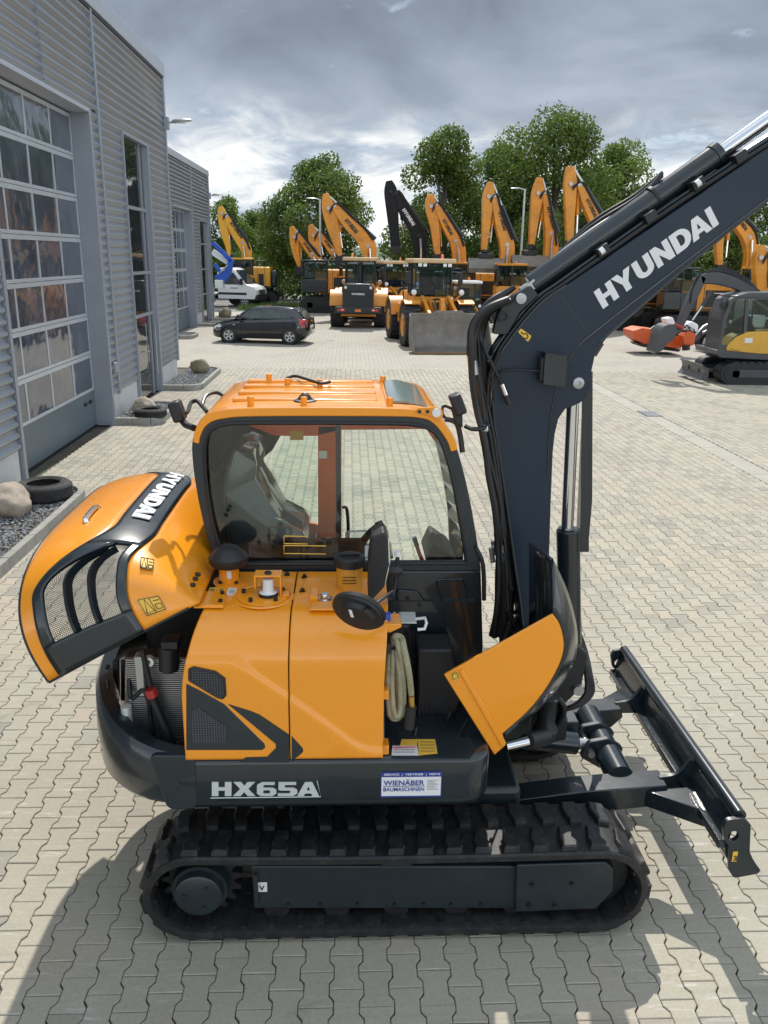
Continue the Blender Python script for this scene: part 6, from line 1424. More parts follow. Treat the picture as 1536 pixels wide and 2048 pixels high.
# ------------------------------------------------------------------ parked excavators
def stripe(pts):
    """outline of a tapering limb from (x, y, width) pixels"""
    P_ = [V3(p) for p in pts]; L_, R_ = [], []
    for i, p in enumerate(P_):
        d = P_[min(i + 1, len(P_) - 1)][:2] - P_[max(i - 1, 0)][:2]; d = d / (np.linalg.norm(d) + 1e-9); n = np.array([-d[1], d[0]])
        L_.append(p[:2] + n * p[2] / 2); R_.append(p[:2] - n * p[2] / 2)
    return L_ + R_[::-1]
def limb(pts, Y, th, nm, mat, par, sm=4):
    c = catmull(pts, sm); return MB().prism([W(p[0], p[1], Y=Y - th / 2) for p in stripe(c)], (0, th, 0)).build(nm, mat, par, bevel=0.03)
def pxcyl(a, b_, Y, r, nm, mat, par): return MB().cyl(W(a[0], a[1], Y=Y), W(b_[0], b_[1], Y=Y), r, n=10).build(nm, mat, par)
def undercarriage(t, x0, x1, Y, w, h, mat=BLACKM):
    for s_ in (-1, 1):
        yc = Y + s_ * w; rr = h / 2
        pts = [(x0 + rr + (-rr) * math.sin(a), h / 2 + rr * math.cos(a)) for a in np.linspace(0, math.pi, 7)] + [(x1 - rr + rr * math.sin(a), h / 2 - rr * math.cos(a)) for a in np.linspace(0, math.pi, 7)]
        m = MB().prism([(p[0], yc - 0.28, p[1]) for p in pts], (0, 0.56, 0)); 
        L_ = x1 - x0 - h; nsh = int(L_ / 0.22)
        for k in range(nsh): 
            xx = x0 + rr + L_ * (k + 0.5) / nsh; m.box((xx - 0.07, yc - 0.285, h), (xx + 0.07, yc + 0.285, h + 0.035)); 
        m.build('crawler_track', BLACKM, t)
        MB().box((x0 + rr, yc - 0.30, h * 0.32), (x1 - rr, yc + 0.30, h * 0.68)).build('track_frame', mat, t, bevel=0.02)
        for xx in (x0 + rr, x1 - rr): MB().cyl((xx, yc - 0.30, h / 2), (xx, yc + 0.30, h / 2), rr * 0.72, n=18).build('wheel', BLACKM, t)
def parked_excavator(label, Y, arm_, boom_, paint, foot_dx=0.0, txt=None, tmat=INK, bucket=None, hl=3.0, body=True, hw=2.9, flip=1, cabglass=BLUEGLASS, cabc=None):
    f0 = W(boom_[-1][0], boom_[-1][1], Y=Y); t = thing('parked_excavator', (f0[0], Y, 0), label, 'excavator', 'excavators parked with raised booms')
    b = limb(boom_, Y, 0.55, 'boom', paint, t); a = limb(arm_, Y, 0.42, 'stick', paint, t)
    # stick cylinder on the boom back and bucket cylinder
    m_ = len(boom_) // 2
    def offs(p, q, k, d):
        v = V3(q)[:2] - V3(p)[:2]; v = v / np.linalg.norm(v); n = np.array([v[1], -v[0]]) * d; c = V3(p)[:2] + (V3(q)[:2] - V3(p)[:2]) * k; return c + n
    c0, c1 = offs(boom_[1], boom_[m_], 1.0, boom_[m_][2] * 0.62), V3((arm_[0][0] + arm_[0][2] * 0.3, arm_[0][1] + 2))
    pxcyl(c0, lerp(c0, c1, 0.62), Y, 0.11, 'stick_cylinder', NAVY if paint is not BLACKBOOM else BLACKM, t); pxcyl(lerp(c0, c1, 0.6), c1, Y, 0.06, 'stick_rod', CHROME, t)
    d0, d1 = offs(arm_[1], arm_[-1], 0.05, arm_[1][2] * 0.62), offs(arm_[1], arm_[-1], 0.85, arm_[-1][2] * 0.9)
    pxcyl(d0, lerp(d0, d1, 0.6), Y, 0.09, 'bucket_cylinder', paint, t); pxcyl(lerp(d0, d1, 0.58), d1, Y, 0.05, 'bucket_rod', CHROME, t)
    for k in range(3):
        pts = [(p[0] + p[2] * 0.30 + 1.2 * k, p[1] - p[2] * 0.30 - 0.8 * k, Y - 0.30) for p in boom_[:4]]; pts = [(pts[-1])] + pts[::-1][1:] + [(arm_[1][0] + 3, arm_[1][1] + 6 + 3 * k, Y - 0.25)]
        MB().tube(P3(pts), 0.03, 6, smooth=3).build('hose', HOSE, t)
    for p in (arm_[1], boom_[0], boom_[m_]):
        q = V3(W(p[0], p[1], Y=Y - 0.30)); MB().cyl(q, q + V3((0, 0.6, 0)), 0.10, n=12).build('pin', STEEL if paint is not BLACKBOOM else BLACKM, t)
    # lift cylinders beside the boom foot
    if len(boom_) > 3:
        e = boom_[-3]; g = boom_[-1]
        for s_ in (-0.38, 0.38): MB().cyl(W(e[0] + 3 * flip, e[1] + 6, Y=Y + s_), W(g[0] + 5 * flip * 0.4, g[1] + 6, Y=Y + s_), 0.075, n=10).build('lift_cylinder', CHROME, t)
    if txt:
        p, q, h_ = txt; d = V3(q) - V3(p); d = d / np.linalg.norm(d); n = np.array([d[1], -d[0]]); 
        o_ = V3(W(p[0], p[1], Y=Y - 0.285)); r_ = V3(W(q[0], q[1], Y=Y - 0.285)) - o_; u_ = V3(W(p[0] + n[0] * h_, p[1] + n[1] * h_, Y=Y - 0.285)) - o_
        blocktext('HYUNDAI', 'boom_lettering', tmat, b, lambda a2, b2: o_ + r_ * a2 + u_ * b2, 0.07, 0.006)
    if bucket:
        x0_, y0_, x1_, y1_ = bucket; p, q = W(x0_, y1_, Y=Y - 0.5), W(x1_, y0_, Y=Y - 0.5); n_ = 6; hh = q[2] - p[2]; pr = [(0.0, hh), (-0.25, hh * 0.6), (-0.3, hh * 0.3), (-0.12, 0.0), (0.25, -0.02), (0.27, 0.04), (-0.02, 0.06), (-0.16, hh * 0.35), (0.06, hh)]
        MB().prism([(p[0], Y - 0.3 + a_, p[2] + b_) for a_, b_ in pr], (q[0] - p[0], 0, 0)).build('ditching_bucket', WORNSTEEL, t)
        for xx in (p[0], q[0] - 0.03): MB().prism([(xx, Y - 0.3 + a_, p[2] + b_) for a_, b_ in ((0.06, hh), (-0.25, hh * 0.6), (-0.3, hh * 0.3), (-0.12, 0), (0.25, 0))], (0.03, 0, 0)).build('bucket_side', WORNSTEEL, t)
        cx_ = (p[0] + q[0]) / 2; zt = q[2]; az = W(arm_[-1][0], arm_[-1][1], Y=Y)
        MB().box((cx_ - 0.35, Y - 0.35, zt - 0.02), (cx_ + 0.35, Y + 0.2, zt + 0.25)).build('quick_hitch', BLACKM, t, bevel=0.04)
        MB().beam((cx_, Y - 0.1, zt + 0.2), az, 0.4, 0.35).build('tilt_rotator', BLACKM, t, bevel=0.05)
    else:
        az = V3(W(arm_[-1][0], arm_[-1][1], Y=Y)); MB().prism([az + V3(p) for p in ((-0.25, -0.2, 0.1), (0.3, -0.2, 0.15), (0.35, -0.2, -0.3), (0.0, -0.2, -0.55), (-0.3, -0.2, -0.35))], (0, 0.4, 0)).build('quick_hitch', BLACKM, t, bevel=0.03)
    if body:
        fx = f0[0] + foot_dx; zf = min(f0[2], 2.6)
        fl = lambda d: fx + flip * d
        hs = MB().box((fl(-0.5), Y - 1.35, 1.15), (fl(hl), Y + 1.35, 2.55)).build('house', paint, t, bevel=0.12, seg=3)
        MB().box((fl(hl + 0.02), Y - 1.3, 1.2), (fl(hl + 0.45), Y + 1.3, 2.35)).build('counterweight', NAVY, t, bevel=0.15, seg=3)
        MB().box((fl(0.7), Y - 1.37, 1.35), (fl(hl * 0.7), Y - 1.352, 2.1)).build('side_vent', BLACKM, hs)
        cab_ = MB().box((fl(-1.25), Y - 1.4, 1.2), (fl(0.35), Y - 0.45, 2.0)).build('cab', cabc or paint, t, bevel=0.05)
        MB().box((fl(-1.2), Y - 1.36, 2.0), (fl(0.3), Y - 0.5, 3.0)).build('cab_glass', cabglass, cab_, bevel=0.05)
        MB().box((fl(-0.55), Y - 1.15, 2.0), (fl(0.0), Y - 0.7, 2.2)).box((fl(-0.12), Y - 1.12, 2.2), (fl(0.05), Y - 0.73, 2.8)).build('operator_seat', SEATM, cab_, bevel=0.05)
        MB().box((fl(-1.25), Y - 1.42, 3.0), (fl(0.35), Y - 0.44, 3.12)).build('cab_roof', cabc or paint, cab_, bevel=0.04)
        for dx in (-1.22, -0.5, 0.28):
            for yy_ in (Y - 1.38, Y - 0.5): MB().box((fl(dx), yy_ - 0.03, 1.95), (fl(dx + 0.07), yy_ + 0.03, 3.02)).build('cab_pillar', BLACKP, cab_)
        MB().tube([(fl(0.6), Y - 1.3, 2.55), (fl(0.6), Y - 1.3, 2.95), (fl(hl - 0.3), Y - 1.3, 2.95), (fl(hl - 0.3), Y - 1.3, 2.55)], 0.025).build('hand_rail', BLACKP, hs)
        MB().cyl((fl(hl * 0.62), Y + 0.3, 2.5), (fl(hl * 0.62), Y + 0.3, 2.95), 0.07, n=10).build('exhaust_pipe', BLACKM, hs)
        MB().box((fl(0.45), Y - 1.365, 1.2), (fl(hl), Y - 1.353, 1.30)).build('lower_band', NAVY, hs)
        for xx in (0.62, hl * 0.74): MB().box((fl(xx), Y - 1.358, 1.3), (fl(xx + 0.025), Y - 1.351, 2.5)).build('panel_seam', BLACKM, hs)
        for k in range(6): MB().box((fl(0.76), Y - 1.378, 1.42 + 0.11 * k), (fl(hl * 0.7 - 0.06), Y - 1.371, 1.46 + 0.11 * k)).build('vent_slat', NAVY, hs)
        MB().box((fl(-1.3), Y - 1.62, 2.35), (fl(-1.12), Y - 1.45, 2.75)).build('mirror', BLACKP, cab_, bevel=0.03)
        MB().box((fl(-0.45), Y - 1.43, 1.25), (fl(0.25), Y - 1.412, 1.9)).build('door_panel', cabc or paint, cab_, bevel=0.01)
        MB().lathe((fl(-0.2), Y - 0.9, 3.12), (0, 0, 1), [(0, 0.06), (0.1, 0.05), (0.13, 0.001)], 10).build('beacon', AMBER, cab_)
        MB().cyl((fx + 0.8 * flip, Y, 0.85), (fx + 0.8 * flip, Y, 1.15), 0.8, n=20).build('swing_ring', BLACKM, t)
        undercarriage(t, min(fl(-1.4), fl(hw)), max(fl(-1.4), fl(hw)), Y, 1.1, 0.95)
    return t
OR = ORANGE_OLD
parked_excavator('yellow orange excavator behind the white truck, beside the far workshop', 60, [(440.5, 413, 7), (443, 427, 16), (448, 460, 16), (456.5, 497, 9), (458, 512, 6)],
    [(453, 432, 11), (469, 463, 18), (484, 486, 20), (493, 506, 20), (492, 545, 19)], principled('amber_orange_paint', (0.72, 0.35, 0.02), 0.4, coat=0.2, var=0.08), 0.3, ((459, 447), (482, 478), 7), hl=1.5, hw=1.9)
parked_excavator('smaller excavator with low folded boom, leftmost of the two in front of the big tree', 53, [(583, 453, 9), (588, 474, 18), (591, 504, 14), (599, 534, 6)],
    [(594, 466, 9), (611, 490, 14), (624, 508, 16), (634, 520, 18), (636, 548, 14)], OR, 0.3, ((606, 487), (620, 505), 5), cabc=NAVY)
parked_excavator('smaller excavator with low folded boom, next to the slim lamp post', 56, [(621.5, 449, 9), (626, 470, 20), (631.5, 498, 18), (640.6, 520, 9)],
    [(636, 464, 10), (651.5, 484, 14), (664, 500, 17), (676, 516, 18), (682, 545, 15)], OR, 0.6, ((648, 482), (662, 500), 5), cabc=NAVY)
parked_excavator('tall orange excavator with boom lettering standing behind the rear facing wheel loader', 49, [(651, 387, 12), (656.5, 416, 26), (665.6, 454, 24), (677, 498, 13), (680, 512, 9)],
    [(668, 411, 14), (694, 441.5, 26), (720, 467.6, 30), (736, 491, 32), (740, 518, 25), (740, 545, 24)], OR, 0.3, ((688, 442), (711, 468), 9), hw=3.4)
parked_excavator('black boomed demolition excavator between the two wheel loaders', 52, [(778, 361, 12), (781.7, 383, 26), (785.6, 429, 23), (789.5, 474, 18), (790.8, 492, 20)],
    [(793, 385, 10), (810, 421.6, 24), (828.5, 450, 26), (837.7, 471, 31), (841, 497, 27), (841, 528, 26)], BLACKBOOM, 0.4, ((804, 420), (825, 452), 7), OFFWHITE)
parked_excavator('orange excavator with raised boom directly behind the bucket loader', 50, [(862.4, 388, 12), (862, 412, 23), (870, 455, 18), (875.4, 509, 11)],
    [(872, 408, 11), (893.6, 447.6, 22), (912, 481.5, 26), (918, 502, 28), (919, 541, 25)], OR, 0.4, ((884, 441), (901, 471), 7))
parked_excavator('orange excavator holding a wide ditching bucket, leftmost of the two with such buckets', 45, [(982, 364, 11), (978, 393, 23), (974, 437, 18), (969, 500, 11)],
    [(989, 391, 10), (996.5, 429, 18), (1005.6, 460.6, 24), (1015, 489, 29), (1014, 520, 27), (1005, 552, 25)], OR, 0.7, ((996, 425), (1007, 462), 7), bucket=(936, 517, 1008, 545))
parked_excavator('orange excavator holding a wide ditching bucket beside the lamp post', 45, [(1081, 355, 11), (1077, 386, 24), (1070.7, 429, 18), (1064, 490, 11)],
    [(1090, 384, 9), (1096.8, 429, 18), (1102, 466, 22), (1104, 500, 27), (1098, 540, 25)], OR, 1.2, ((1093, 415), (1104, 458), 7), bucket=(1023, 511, 1097, 542))
parked_excavator('orange excavator with the highest boom, partly hidden behind the foreground boom', 43, [(1142, 332, 13), (1142, 368, 25), (1141, 433, 18), (1141, 485, 13)],
    [(1160, 369, 12), (1178, 409, 23), (1199, 450, 27), (1213, 484, 29), (1216, 545, 26)], OR, 0.4, ((1171, 400), (1189, 437), 8))
parked_excavator('orange excavator right of the boom lettering, under the foreground boom', 48, [(1452, 395, 12), (1446, 425, 24), (1440, 480, 16), (1441, 530, 11)],
    [(1462, 412, 12), (1481, 446, 24), (1501, 474, 30), (1508, 510, 27), (1499, 562, 25)], OR, 0.5, ((1474, 440), (1490, 462), 8))
parked_excavator('orange excavator arm cut by the right edge behind the grey cab', 37, [(1526, 490, 12), (1523, 515, 24), (1523, 560, 22), (1530, 610, 14)],
    [(1540, 505, 16), (1560, 530, 26), (1580, 560, 30), (1590, 600, 28)], OR, 0.5)
parked_excavator('orange excavator with dark cab behind the orange sweeper, under the boom', 40, [(1265, 505, 10), (1262, 530, 20), (1266, 575, 16), (1272, 612, 10)],
    [(1276, 512, 10), (1300, 530, 18), (1330, 556, 22), (1350, 590, 22)], OR, 0.2, cabc=NAVY, hw=3.2)
# ------------------------------------------------------------------ wheel loaders (built facing -Y, then turned)
def big_wheel(par, c, R_, w, rimmat, out):
    t = MB().lathe(c, (out, 0, 0), [(-w / 2, R_ * 0.55), (-w / 2, R_ * 0.90), (-w / 2 + 0.07, R_ * 0.98), (w / 2 - 0.07, R_ * 0.98), (w / 2, R_ * 0.90), (w / 2, R_ * 0.55)], 36)
    n = 22
    for k in range(n):
        for s_ in (-1, 1):
            a = 2 * math.pi * (k + (0.5 if s_ > 0 else 0)) / n; ca, sa = math.cos(a), math.sin(a); rad_ = V3((0, ca, sa)); tan = V3((0, -sa, ca))
            t.obox(V3(c) + rad_ * (R_ * 0.985) + V3((out * s_ * w * 0.27, 0, 0)), V3((w * 0.24, 0, 0)) + tan * 0.05 * s_, tan * 0.06, rad_ * 0.03)
    ty = t.build('wheel', TYRE, par, smooth=40)
    MB().lathe(c, (out, 0, 0), [(w / 2 - 0.03, R_ * 0.56), (w / 2 + 0.005, R_ * 0.55), (w / 2 - 0.02, R_ * 0.50), (w / 2 - 0.10, R_ * 0.42), (w / 2 - 0.10, R_ * 0.22), (w / 2 + 0.0, R_ * 0.20), (w / 2 + 0.02, R_ * 0.10), (w / 2 + 0.02, 0.001)], 28).build('rim', rimmat, ty)
    for k in range(8):
        a = 2 * math.pi * k / 8; p = V3(c) + V3((out * (w / 2 - 0.09), R_ * 0.32 * math.cos(a), R_ * 0.32 * math.sin(a))); MB().cyl(p, p + V3((out * 0.03, 0, 0)), 0.025, n=6).build('nut', BLACKM, ty)
def wheel_loader(loc, rot, label, sc=1.0):
    t = thing('wheel_loader', (0, 0, 0), label, 'wheel loader', 'wheel loaders parked in the yard')
    O2 = ORANGE_OLD
    for y in (-1.65, 1.65):
        for s_ in (-1, 1): big_wheel(t, (s_ * 1.06, y, 0.80), 0.80, 0.62, O2, s_)
    # rear body, hood and grille
    rings = []
    for y, w_, h_ in ((0.55, 0.78, 2.05), (1.6, 0.78, 2.02), (2.5, 0.76, 1.98), (2.85, 0.72, 1.90)):
        rings.append([(a * w_, y, z) for a, z in ((-1, 0.95), (1, 0.95), (1, h_ - 0.18), (0.86, h_), (-0.86, h_), (-1, h_ - 0.18))])
    hd_ = MB().loft(rings).build('engine_hood', O2, t, bevel=0.03)
    MB().prism([(p[0], 2.84, p[1]) for p in fillet([(-0.74, 1.0), (0.74, 1.0), (0.76, 1.95), (0.62, 2.08), (-0.62, 2.08), (-0.76, 1.95)], 0.06)], (0, 0.12, 0)).build('rear_grille', NAVY_SATIN, hd_, bevel=0.02)
    for k in range(7): MB().box((-0.66, 2.965, 1.08 + k * 0.11), (0.66, 2.985, 1.10 + k * 0.11)).build('grille_slat', BLACKP, hd_)
    blocktext('HYUNDAI', 'rear_lettering', OFFWHITE, hd_, lambda a, b: (0.30 - 0.60 * a, 2.992, 1.58 + 0.09 * b), 0.07, 0.006)
    MB().box((-0.55, 1.3, 2.02), (0.55, 2.7, 2.10)).build('hood_top', NAVY, hd_, bevel=0.03)
    MB().cyl((0.0, 1.5, 2.05), (0.0, 1.5, 2.95), 0.10, n=16).build('exhaust_pipe', BLACKP, hd_); MB().tube([(0, 1.5, 2.9), (0, 1.55, 3.02), (0, 1.68, 3.07)], 0.09).build('exhaust_bend', BLACKP, hd_)
    for s_ in (-1, 1): MB().lathe((s_ * 0.6, 2.95, 1.92), (0, 1, 0), [(0, 0.07), (0.04, 0.07), (0.05, 0.001)], 16).build('rear_work_lamp', LAMPGLASS, hd_)
    cw_ = MB().box((-1.12, 2.45, 0.70), (1.12, 3.02, 1.02)).build('rear_bumper', NAVY_SATIN, t, bevel=0.05)
    for s_ in (-1, 1):
        MB().box((s_ * 0.62, 3.02, 0.82), (s_ * 0.98, 3.04, 0.95)).build('tail_lamp', TAILRED, cw_); MB().box((s_ * 0.70, 3.041, 0.85), (s_ * 0.78, 3.046, 0.92)).build('reverse_lamp', LAMPGLASS, cw_)
    MB().box((-0.14, 3.02, 0.80), (0.14, 3.035, 0.92)).build('number_plate', AMBER, cw_)
    MB().box((-0.85, 0.2, 0.55), (0.85, 2.6, 0.95)).build('rear_frame', O2, t, bevel=0.05)
    for s_ in (-1, 1):   # rear mudguards
        pts = [(1.65 + 0.93 * math.cos(a), 0.80 + 0.98 * math.sin(a)) for a in np.linspace(math.radians(15), math.radians(165), 12)]; inn = [(1.65 + 0.87 * math.cos(a), 0.80 + 0.92 * math.sin(a)) for a in np.linspace(math.radians(15), math.radians(165), 12)]
        MB().prism([(s_ * 0.72, p[0], p[1]) for p in pts] + [(s_ * 0.72, p[0], p[1]) for p in inn[::-1]], (s_ * 0.68, 0, 0)).build('mudguard', O2, t)
        MB().prism([(s_ * 1.36, p[0], p[1]) for p in pts] + [(s_ * 1.36, 2.45, 0.95), (s_ * 1.36, 0.8, 0.95)], (s_ * 0.03, 0, 0)) 
        pts = [(-1.65 + 0.93 * math.cos(a), 0.80 + 0.98 * math.sin(a)) for a in np.linspace(math.radians(20), math.radians(120), 9)]; inn = [(-1.65 + 0.88 * math.cos(a), 0.80 + 0.93 * math.sin(a)) for a in np.linspace(math.radians(20), math.radians(120), 9)]
        MB().prism([(s_ * 0.76, p[0], p[1]) for p in pts] + [(s_ * 0.76, p[0], p[1]) for p in inn[::-1]], (s_ * 0.62, 0, 0)).build('front_mudguard', O2, t)
        MB().box((s_ * 0.80, -0.75, 0.75), (s_ * 1.15, 0.75, 1.55)).build('side_tank', O2, t, bevel=0.06)
        MB().tube([(s_ * 1.12, -0.5, 1.5), (s_ * 1.2, -0.5, 2.5)], 0.025).build('hand_rail', BLACKP, t)
        MB().box((s_ * 1.02, 0.5, 1.1), (s_ * 1.20, 1.0, 1.14)).build('step', BLACKP, t)
    # cab
    cb = MB().box((-0.76, -0.75, 1.45), (0.76, 0.62, 1.85)).build('cab', O2, t, bevel=0.03)
    MB().loft([[(a * 0.72, y, z) for a, y in ((-1, -0.80), (1, -0.80), (1, 0.60), (-1, 0.60))] for z in (1.86, 3.12)]).build('cab_glass', BLUEGLASS, cb, bevel=0.06)
    MB().box((-0.28, -0.05, 1.86), (0.28, 0.42, 2.15)).box((-0.26, 0.32, 2.15), (0.26, 0.48, 2.85)).build('operator_seat', SEATM, cb, bevel=0.05)
    MB().tube([(0, -0.55, 1.86), (0, -0.42, 2.25)], 0.05).build('steering_column', BLACKP, cb); MB().lathe((0, -0.40, 2.27), (0, 0.3, 1), [(0, 0.19), (0.02, 0.205), (0.04, 0.19), (0.02, 0.175), (0, 0.19)], 18).build('steering_wheel', BLACKP, cb)
    for a in (-1, 1):
        for y in (-0.80, 0.0, 0.60): MB().box((a * 0.70, y - 0.035, 1.82), (a * 0.76, y + 0.035, 3.15)).build('cab_pillar', BLACKP, cb)
    MB().prism([(p[0], p[1], 3.13) for p in fillet([(-0.88, -0.98), (0.88, -0.98), (0.88, 0.75), (-0.88, 0.75)], 0.08)], (0, 0, 0.17)).build('cab_roof', principled('cream_roof', (0.62, 0.44, 0.24), 0.5), cb, bevel=0.04)
    for a in (-0.6, -0.4, 0.4, 0.6): MB().box((a - 0.07, -1.03, 3.0), (a + 0.07, -0.97, 3.12)).build('roof_lamp', LAMPGLASS, cb)
    MB().lathe((0.45, -0.3, 3.30), (0, 0, 1), [(0, 0.07), (0.03, 0.07), (0.05, 0.055), (0.15, 0.05), (0.18, 0.001)], 14).build('beacon', AMBER, cb)
    for a in (-1, 1):
        MB().tube([(a * 0.75, -0.8, 2.9), (a * 1.05, -0.95, 2.95), (a * 1.05, -0.95, 2.8)], 0.02).build('mirror_stalk', BLACKP, cb); MB().box((a * 0.96, -0.99, 2.35), (a * 1.16, -0.93, 2.80)).build('mirror', BLACKP, cb, bevel=0.02)
    MB().tube([(0.02, -0.83, 1.9), (0.10, -0.84, 2.25), (-0.2, -0.84, 2.55)], 0.012).build('wiper', BLACKP, cb)
    # front frame, arms and bucket
    MB().box((-0.55, -2.4, 0.55), (0.55, -0.2, 1.25)).build('front_frame', O2, t, bevel=0.06)
    MB().box((-0.35, -1.9, 1.25), (0.35, -1.2, 1.75)).build('arm_tower', O2, t, bevel=0.06)
    for s_ in (-1, 1):
        MB().prism([(s_ * 0.46, p[0], p[1]) for p in fillet([(-1.2, 1.95), (-1.2, 1.65), (-2.5, 0.95), (-3.35, 0.42), (-3.45, 0.62), (-2.7, 1.35)], 0.08)], (s_ * 0.14, 0, 0)).build('lift_arm', O2, t, bevel=0.02)
        MB().cyl((s_ * 0.34, -1.0, 1.0), (s_ * 0.34, -2.4, 1.15), 0.08, n=12).build('lift_cylinder', BLACKM, t)
        MB().tube([(s_ * 0.62, -1.3, 1.6), (s_ * 0.95, -1.55, 1.95), (s_ * 0.95, -1.55, 2.05)], 0.035).build('lamp_bracket', O2, t); MB().lathe((s_ * 0.95, -1.60, 2.05), (0, -1, 0), [(0, 0.09), (0.05, 0.11), (0.08, 0.10), (0.09, 0.001)], 16).build('head_lamp', LAMPGLASS, t)
        MB().prism([(s_ * 0.55, p[0], p[1]) for p in ((-2.95, 0.60), (-3.5, 0.25), (-3.5, 0.95), (-3.1, 1.15))], (s_ * 0.10, 0, 0)).build('carrier_plate', O2, t)
    MB().cyl((0, -1.5, 1.75), (0, -2.9, 1.25), 0.09, n=12).build('tilt_cylinder', BLACKM, t); MB().prism([(-0.09, p[0], p[1]) for p in ((-2.3, 0.9), (-2.3, 1.8), (-2.55, 1.85), (-2.8, 0.9))], (0.18, 0, 0)).build('bell_crank', O2, t, bevel=0.02)
    for k in range(6): MB().tube([(-0.3 + 0.12 * k, -1.2, 1.3), (-0.28 + 0.11 * k, -1.7, 1.75 + 0.05 * (k % 2)), (-0.25 + 0.1 * k, -2.4, 1.35)], 0.025, 6, smooth=4).build('hose', HOSE, t)
    prof = [(-3.52, 1.38), (-3.50, 1.05), (-3.46, 0.62), (-3.56, 0.28), (-3.82, 0.08), (-4.55, 0.03), (-4.58, 0.055), (-3.86, 0.12), (-3.63, 0.30), (-3.53, 0.62), (-3.57, 1.05), (-3.60, 1.38)]
    bk = MB().prism([(-1.45, p[0], p[1]) for p in prof], (2.9, 0, 0)).build('bucket', WORNSTEEL, t, smooth=40)
    for s_ in (-1, 1): MB().prism([(s_ * 1.45, p[0], p[1]) for p in ((-3.54, 1.36), (-3.48, 0.62), (-3.58, 0.28), (-3.84, 0.07), (-4.57, 0.03), (-4.50, 0.16), (-4.05, 0.75), (-3.75, 1.25))], (s_ * 0.03, 0, 0)).build('bucket_side', WORNSTEEL, bk)
    MB().box((-1.47, -4.66, 0.02), (1.47, -4.50, 0.06)).build('cutting_edge', principled('rusty_edge', (0.28, 0.15, 0.06), 0.7, var=0.2), bk)
    MB().prism([(-0.62, -3.62, 1.38), (-0.5, -3.62, 1.48), (0.5, -3.62, 1.48), (0.62, -3.62, 1.38)], (0, 0.03, 0)).build('spill_guard', WORNSTEEL, bk)
    t.location = loc; t.rotation_euler = (0, 0, rot); t.scale = (sc, sc, sc)
    return t
wheel_loader((3.28, 34.75, 0), math.radians(7), 'orange wheel loader facing the camera with a large steel bucket')
wheel_loader((0.62, 43.6, 0), math.radians(180 - 3), 'orange wheel loader seen from behind with dark engine grille')
wheel_loader((2.35, 47.5, 0), math.radians(20), 'orange wheel loader half hidden between the two front loaders', 0.95)

def compact_loader(loc, rot, label, roofmat, bodymat, glassm=BLUEGLASS, carrier=True):
    t = thing('compact_loader', (0, 0, 0), label, 'compact loader', 'compact loaders parked between bigger machines')
    for y in (-0.75, 0.75):
        for s_ in (-1, 1): big_wheel(t, (s_ * 0.55, y, 0.42), 0.42, 0.30, bodymat, s_)
    MB().box((-0.42, -0.95, 0.40), (0.42, 1.25, 0.85)).build('chassis', BLACKM, t, bevel=0.04)
    MB().box((-0.50, 0.55, 0.85), (0.50, 1.35, 1.35)).build('engine_cover', bodymat, t, bevel=0.08, seg=3)
    cb = MB().box((-0.52, -0.55, 0.80), (0.52, 0.55, 1.10)).build('cab', BLACKP, t, bevel=0.02)
    MB().loft([[(a * w_, y, z) for a, y in ((-1, -0.55), (1, -0.55), (1, 0.5), (-1, 0.5))] for z, w_ in ((1.1, 0.52), (2.05, 0.48))]).build('cab_glass', glassm, cb, bevel=0.03)
    MB().box((-0.24, 0.0, 1.1), (0.24, 0.4, 1.3)).box((-0.22, 0.3, 1.3), (0.22, 0.44, 1.85)).build('operator_seat', SEATM, cb, bevel=0.04)
    for a in (-1, 1):
        for y in (-0.54, 0.5): MB().beam((a * 0.52, y, 1.1), (a * 0.48, y, 2.08), 0.05, 0.05).build('cab_pillar', BLACKP, cb)
    MB().prism([(p[0], p[1], 2.06) for p in fillet([(-0.58, -0.65), (0.58, -0.65), (0.58, 0.6), (-0.58, 0.6)], 0.1)], (0, 0, 0.12)).build('cab_roof', roofmat, cb, bevel=0.04)
    MB().lathe((0.1, 0, 2.18), (0, 0, 1), [(0, 0.06), (0.1, 0.05), (0.14, 0.001)], 12).build('beacon', AMBER, cb)
    for s_ in (-1, 1):
        MB().prism([(s_ * 0.26, p[0], p[1]) for p in ((-0.6, 1.15), (-0.6, 0.9), (-1.5, 0.35), (-1.75, 0.3), (-1.7, 0.5), (-1.2, 0.95))], (s_ * 0.08, 0, 0)).build('lift_arm', bodymat, t, bevel=0.015)
        MB().lathe((s_ * 0.48, -0.60, 1.15), (0, -1, 0), [(0, 0.06), (0.04, 0.07), (0.05, 0.001)], 12).build('head_lamp', LAMPGLASS, t)
    MB().cyl((0, -0.7, 1.0), (0, -1.5, 0.7), 0.05, n=10).build('tilt_cylinder', STEEL, t)
    if carrier: MB().prism([(-0.5, p[0], p[1]) for p in ((-1.72, 0.62), (-1.70, 0.2), (-1.78, 0.15), (-1.80, 0.62))], (1.0, 0, 0)).build('tool_carrier', BLACKM, t)
    t.location = loc; t.rotation_euler = (0, 0, rot); return t
compact_loader((tx_(935, 36.5), 36.5, 0.25), math.radians(4), 'small compact loader with white roof right of the bucket loader', WHITE, principled('loader_amber', (0.62, 0.30, 0.05), 0.45))
compact_loader((15.2, 32.9, 0.0), math.radians(-66), 'small compact loader with silver arms behind the grey excavator cab', BLACKP, STEEL, carrier=False)

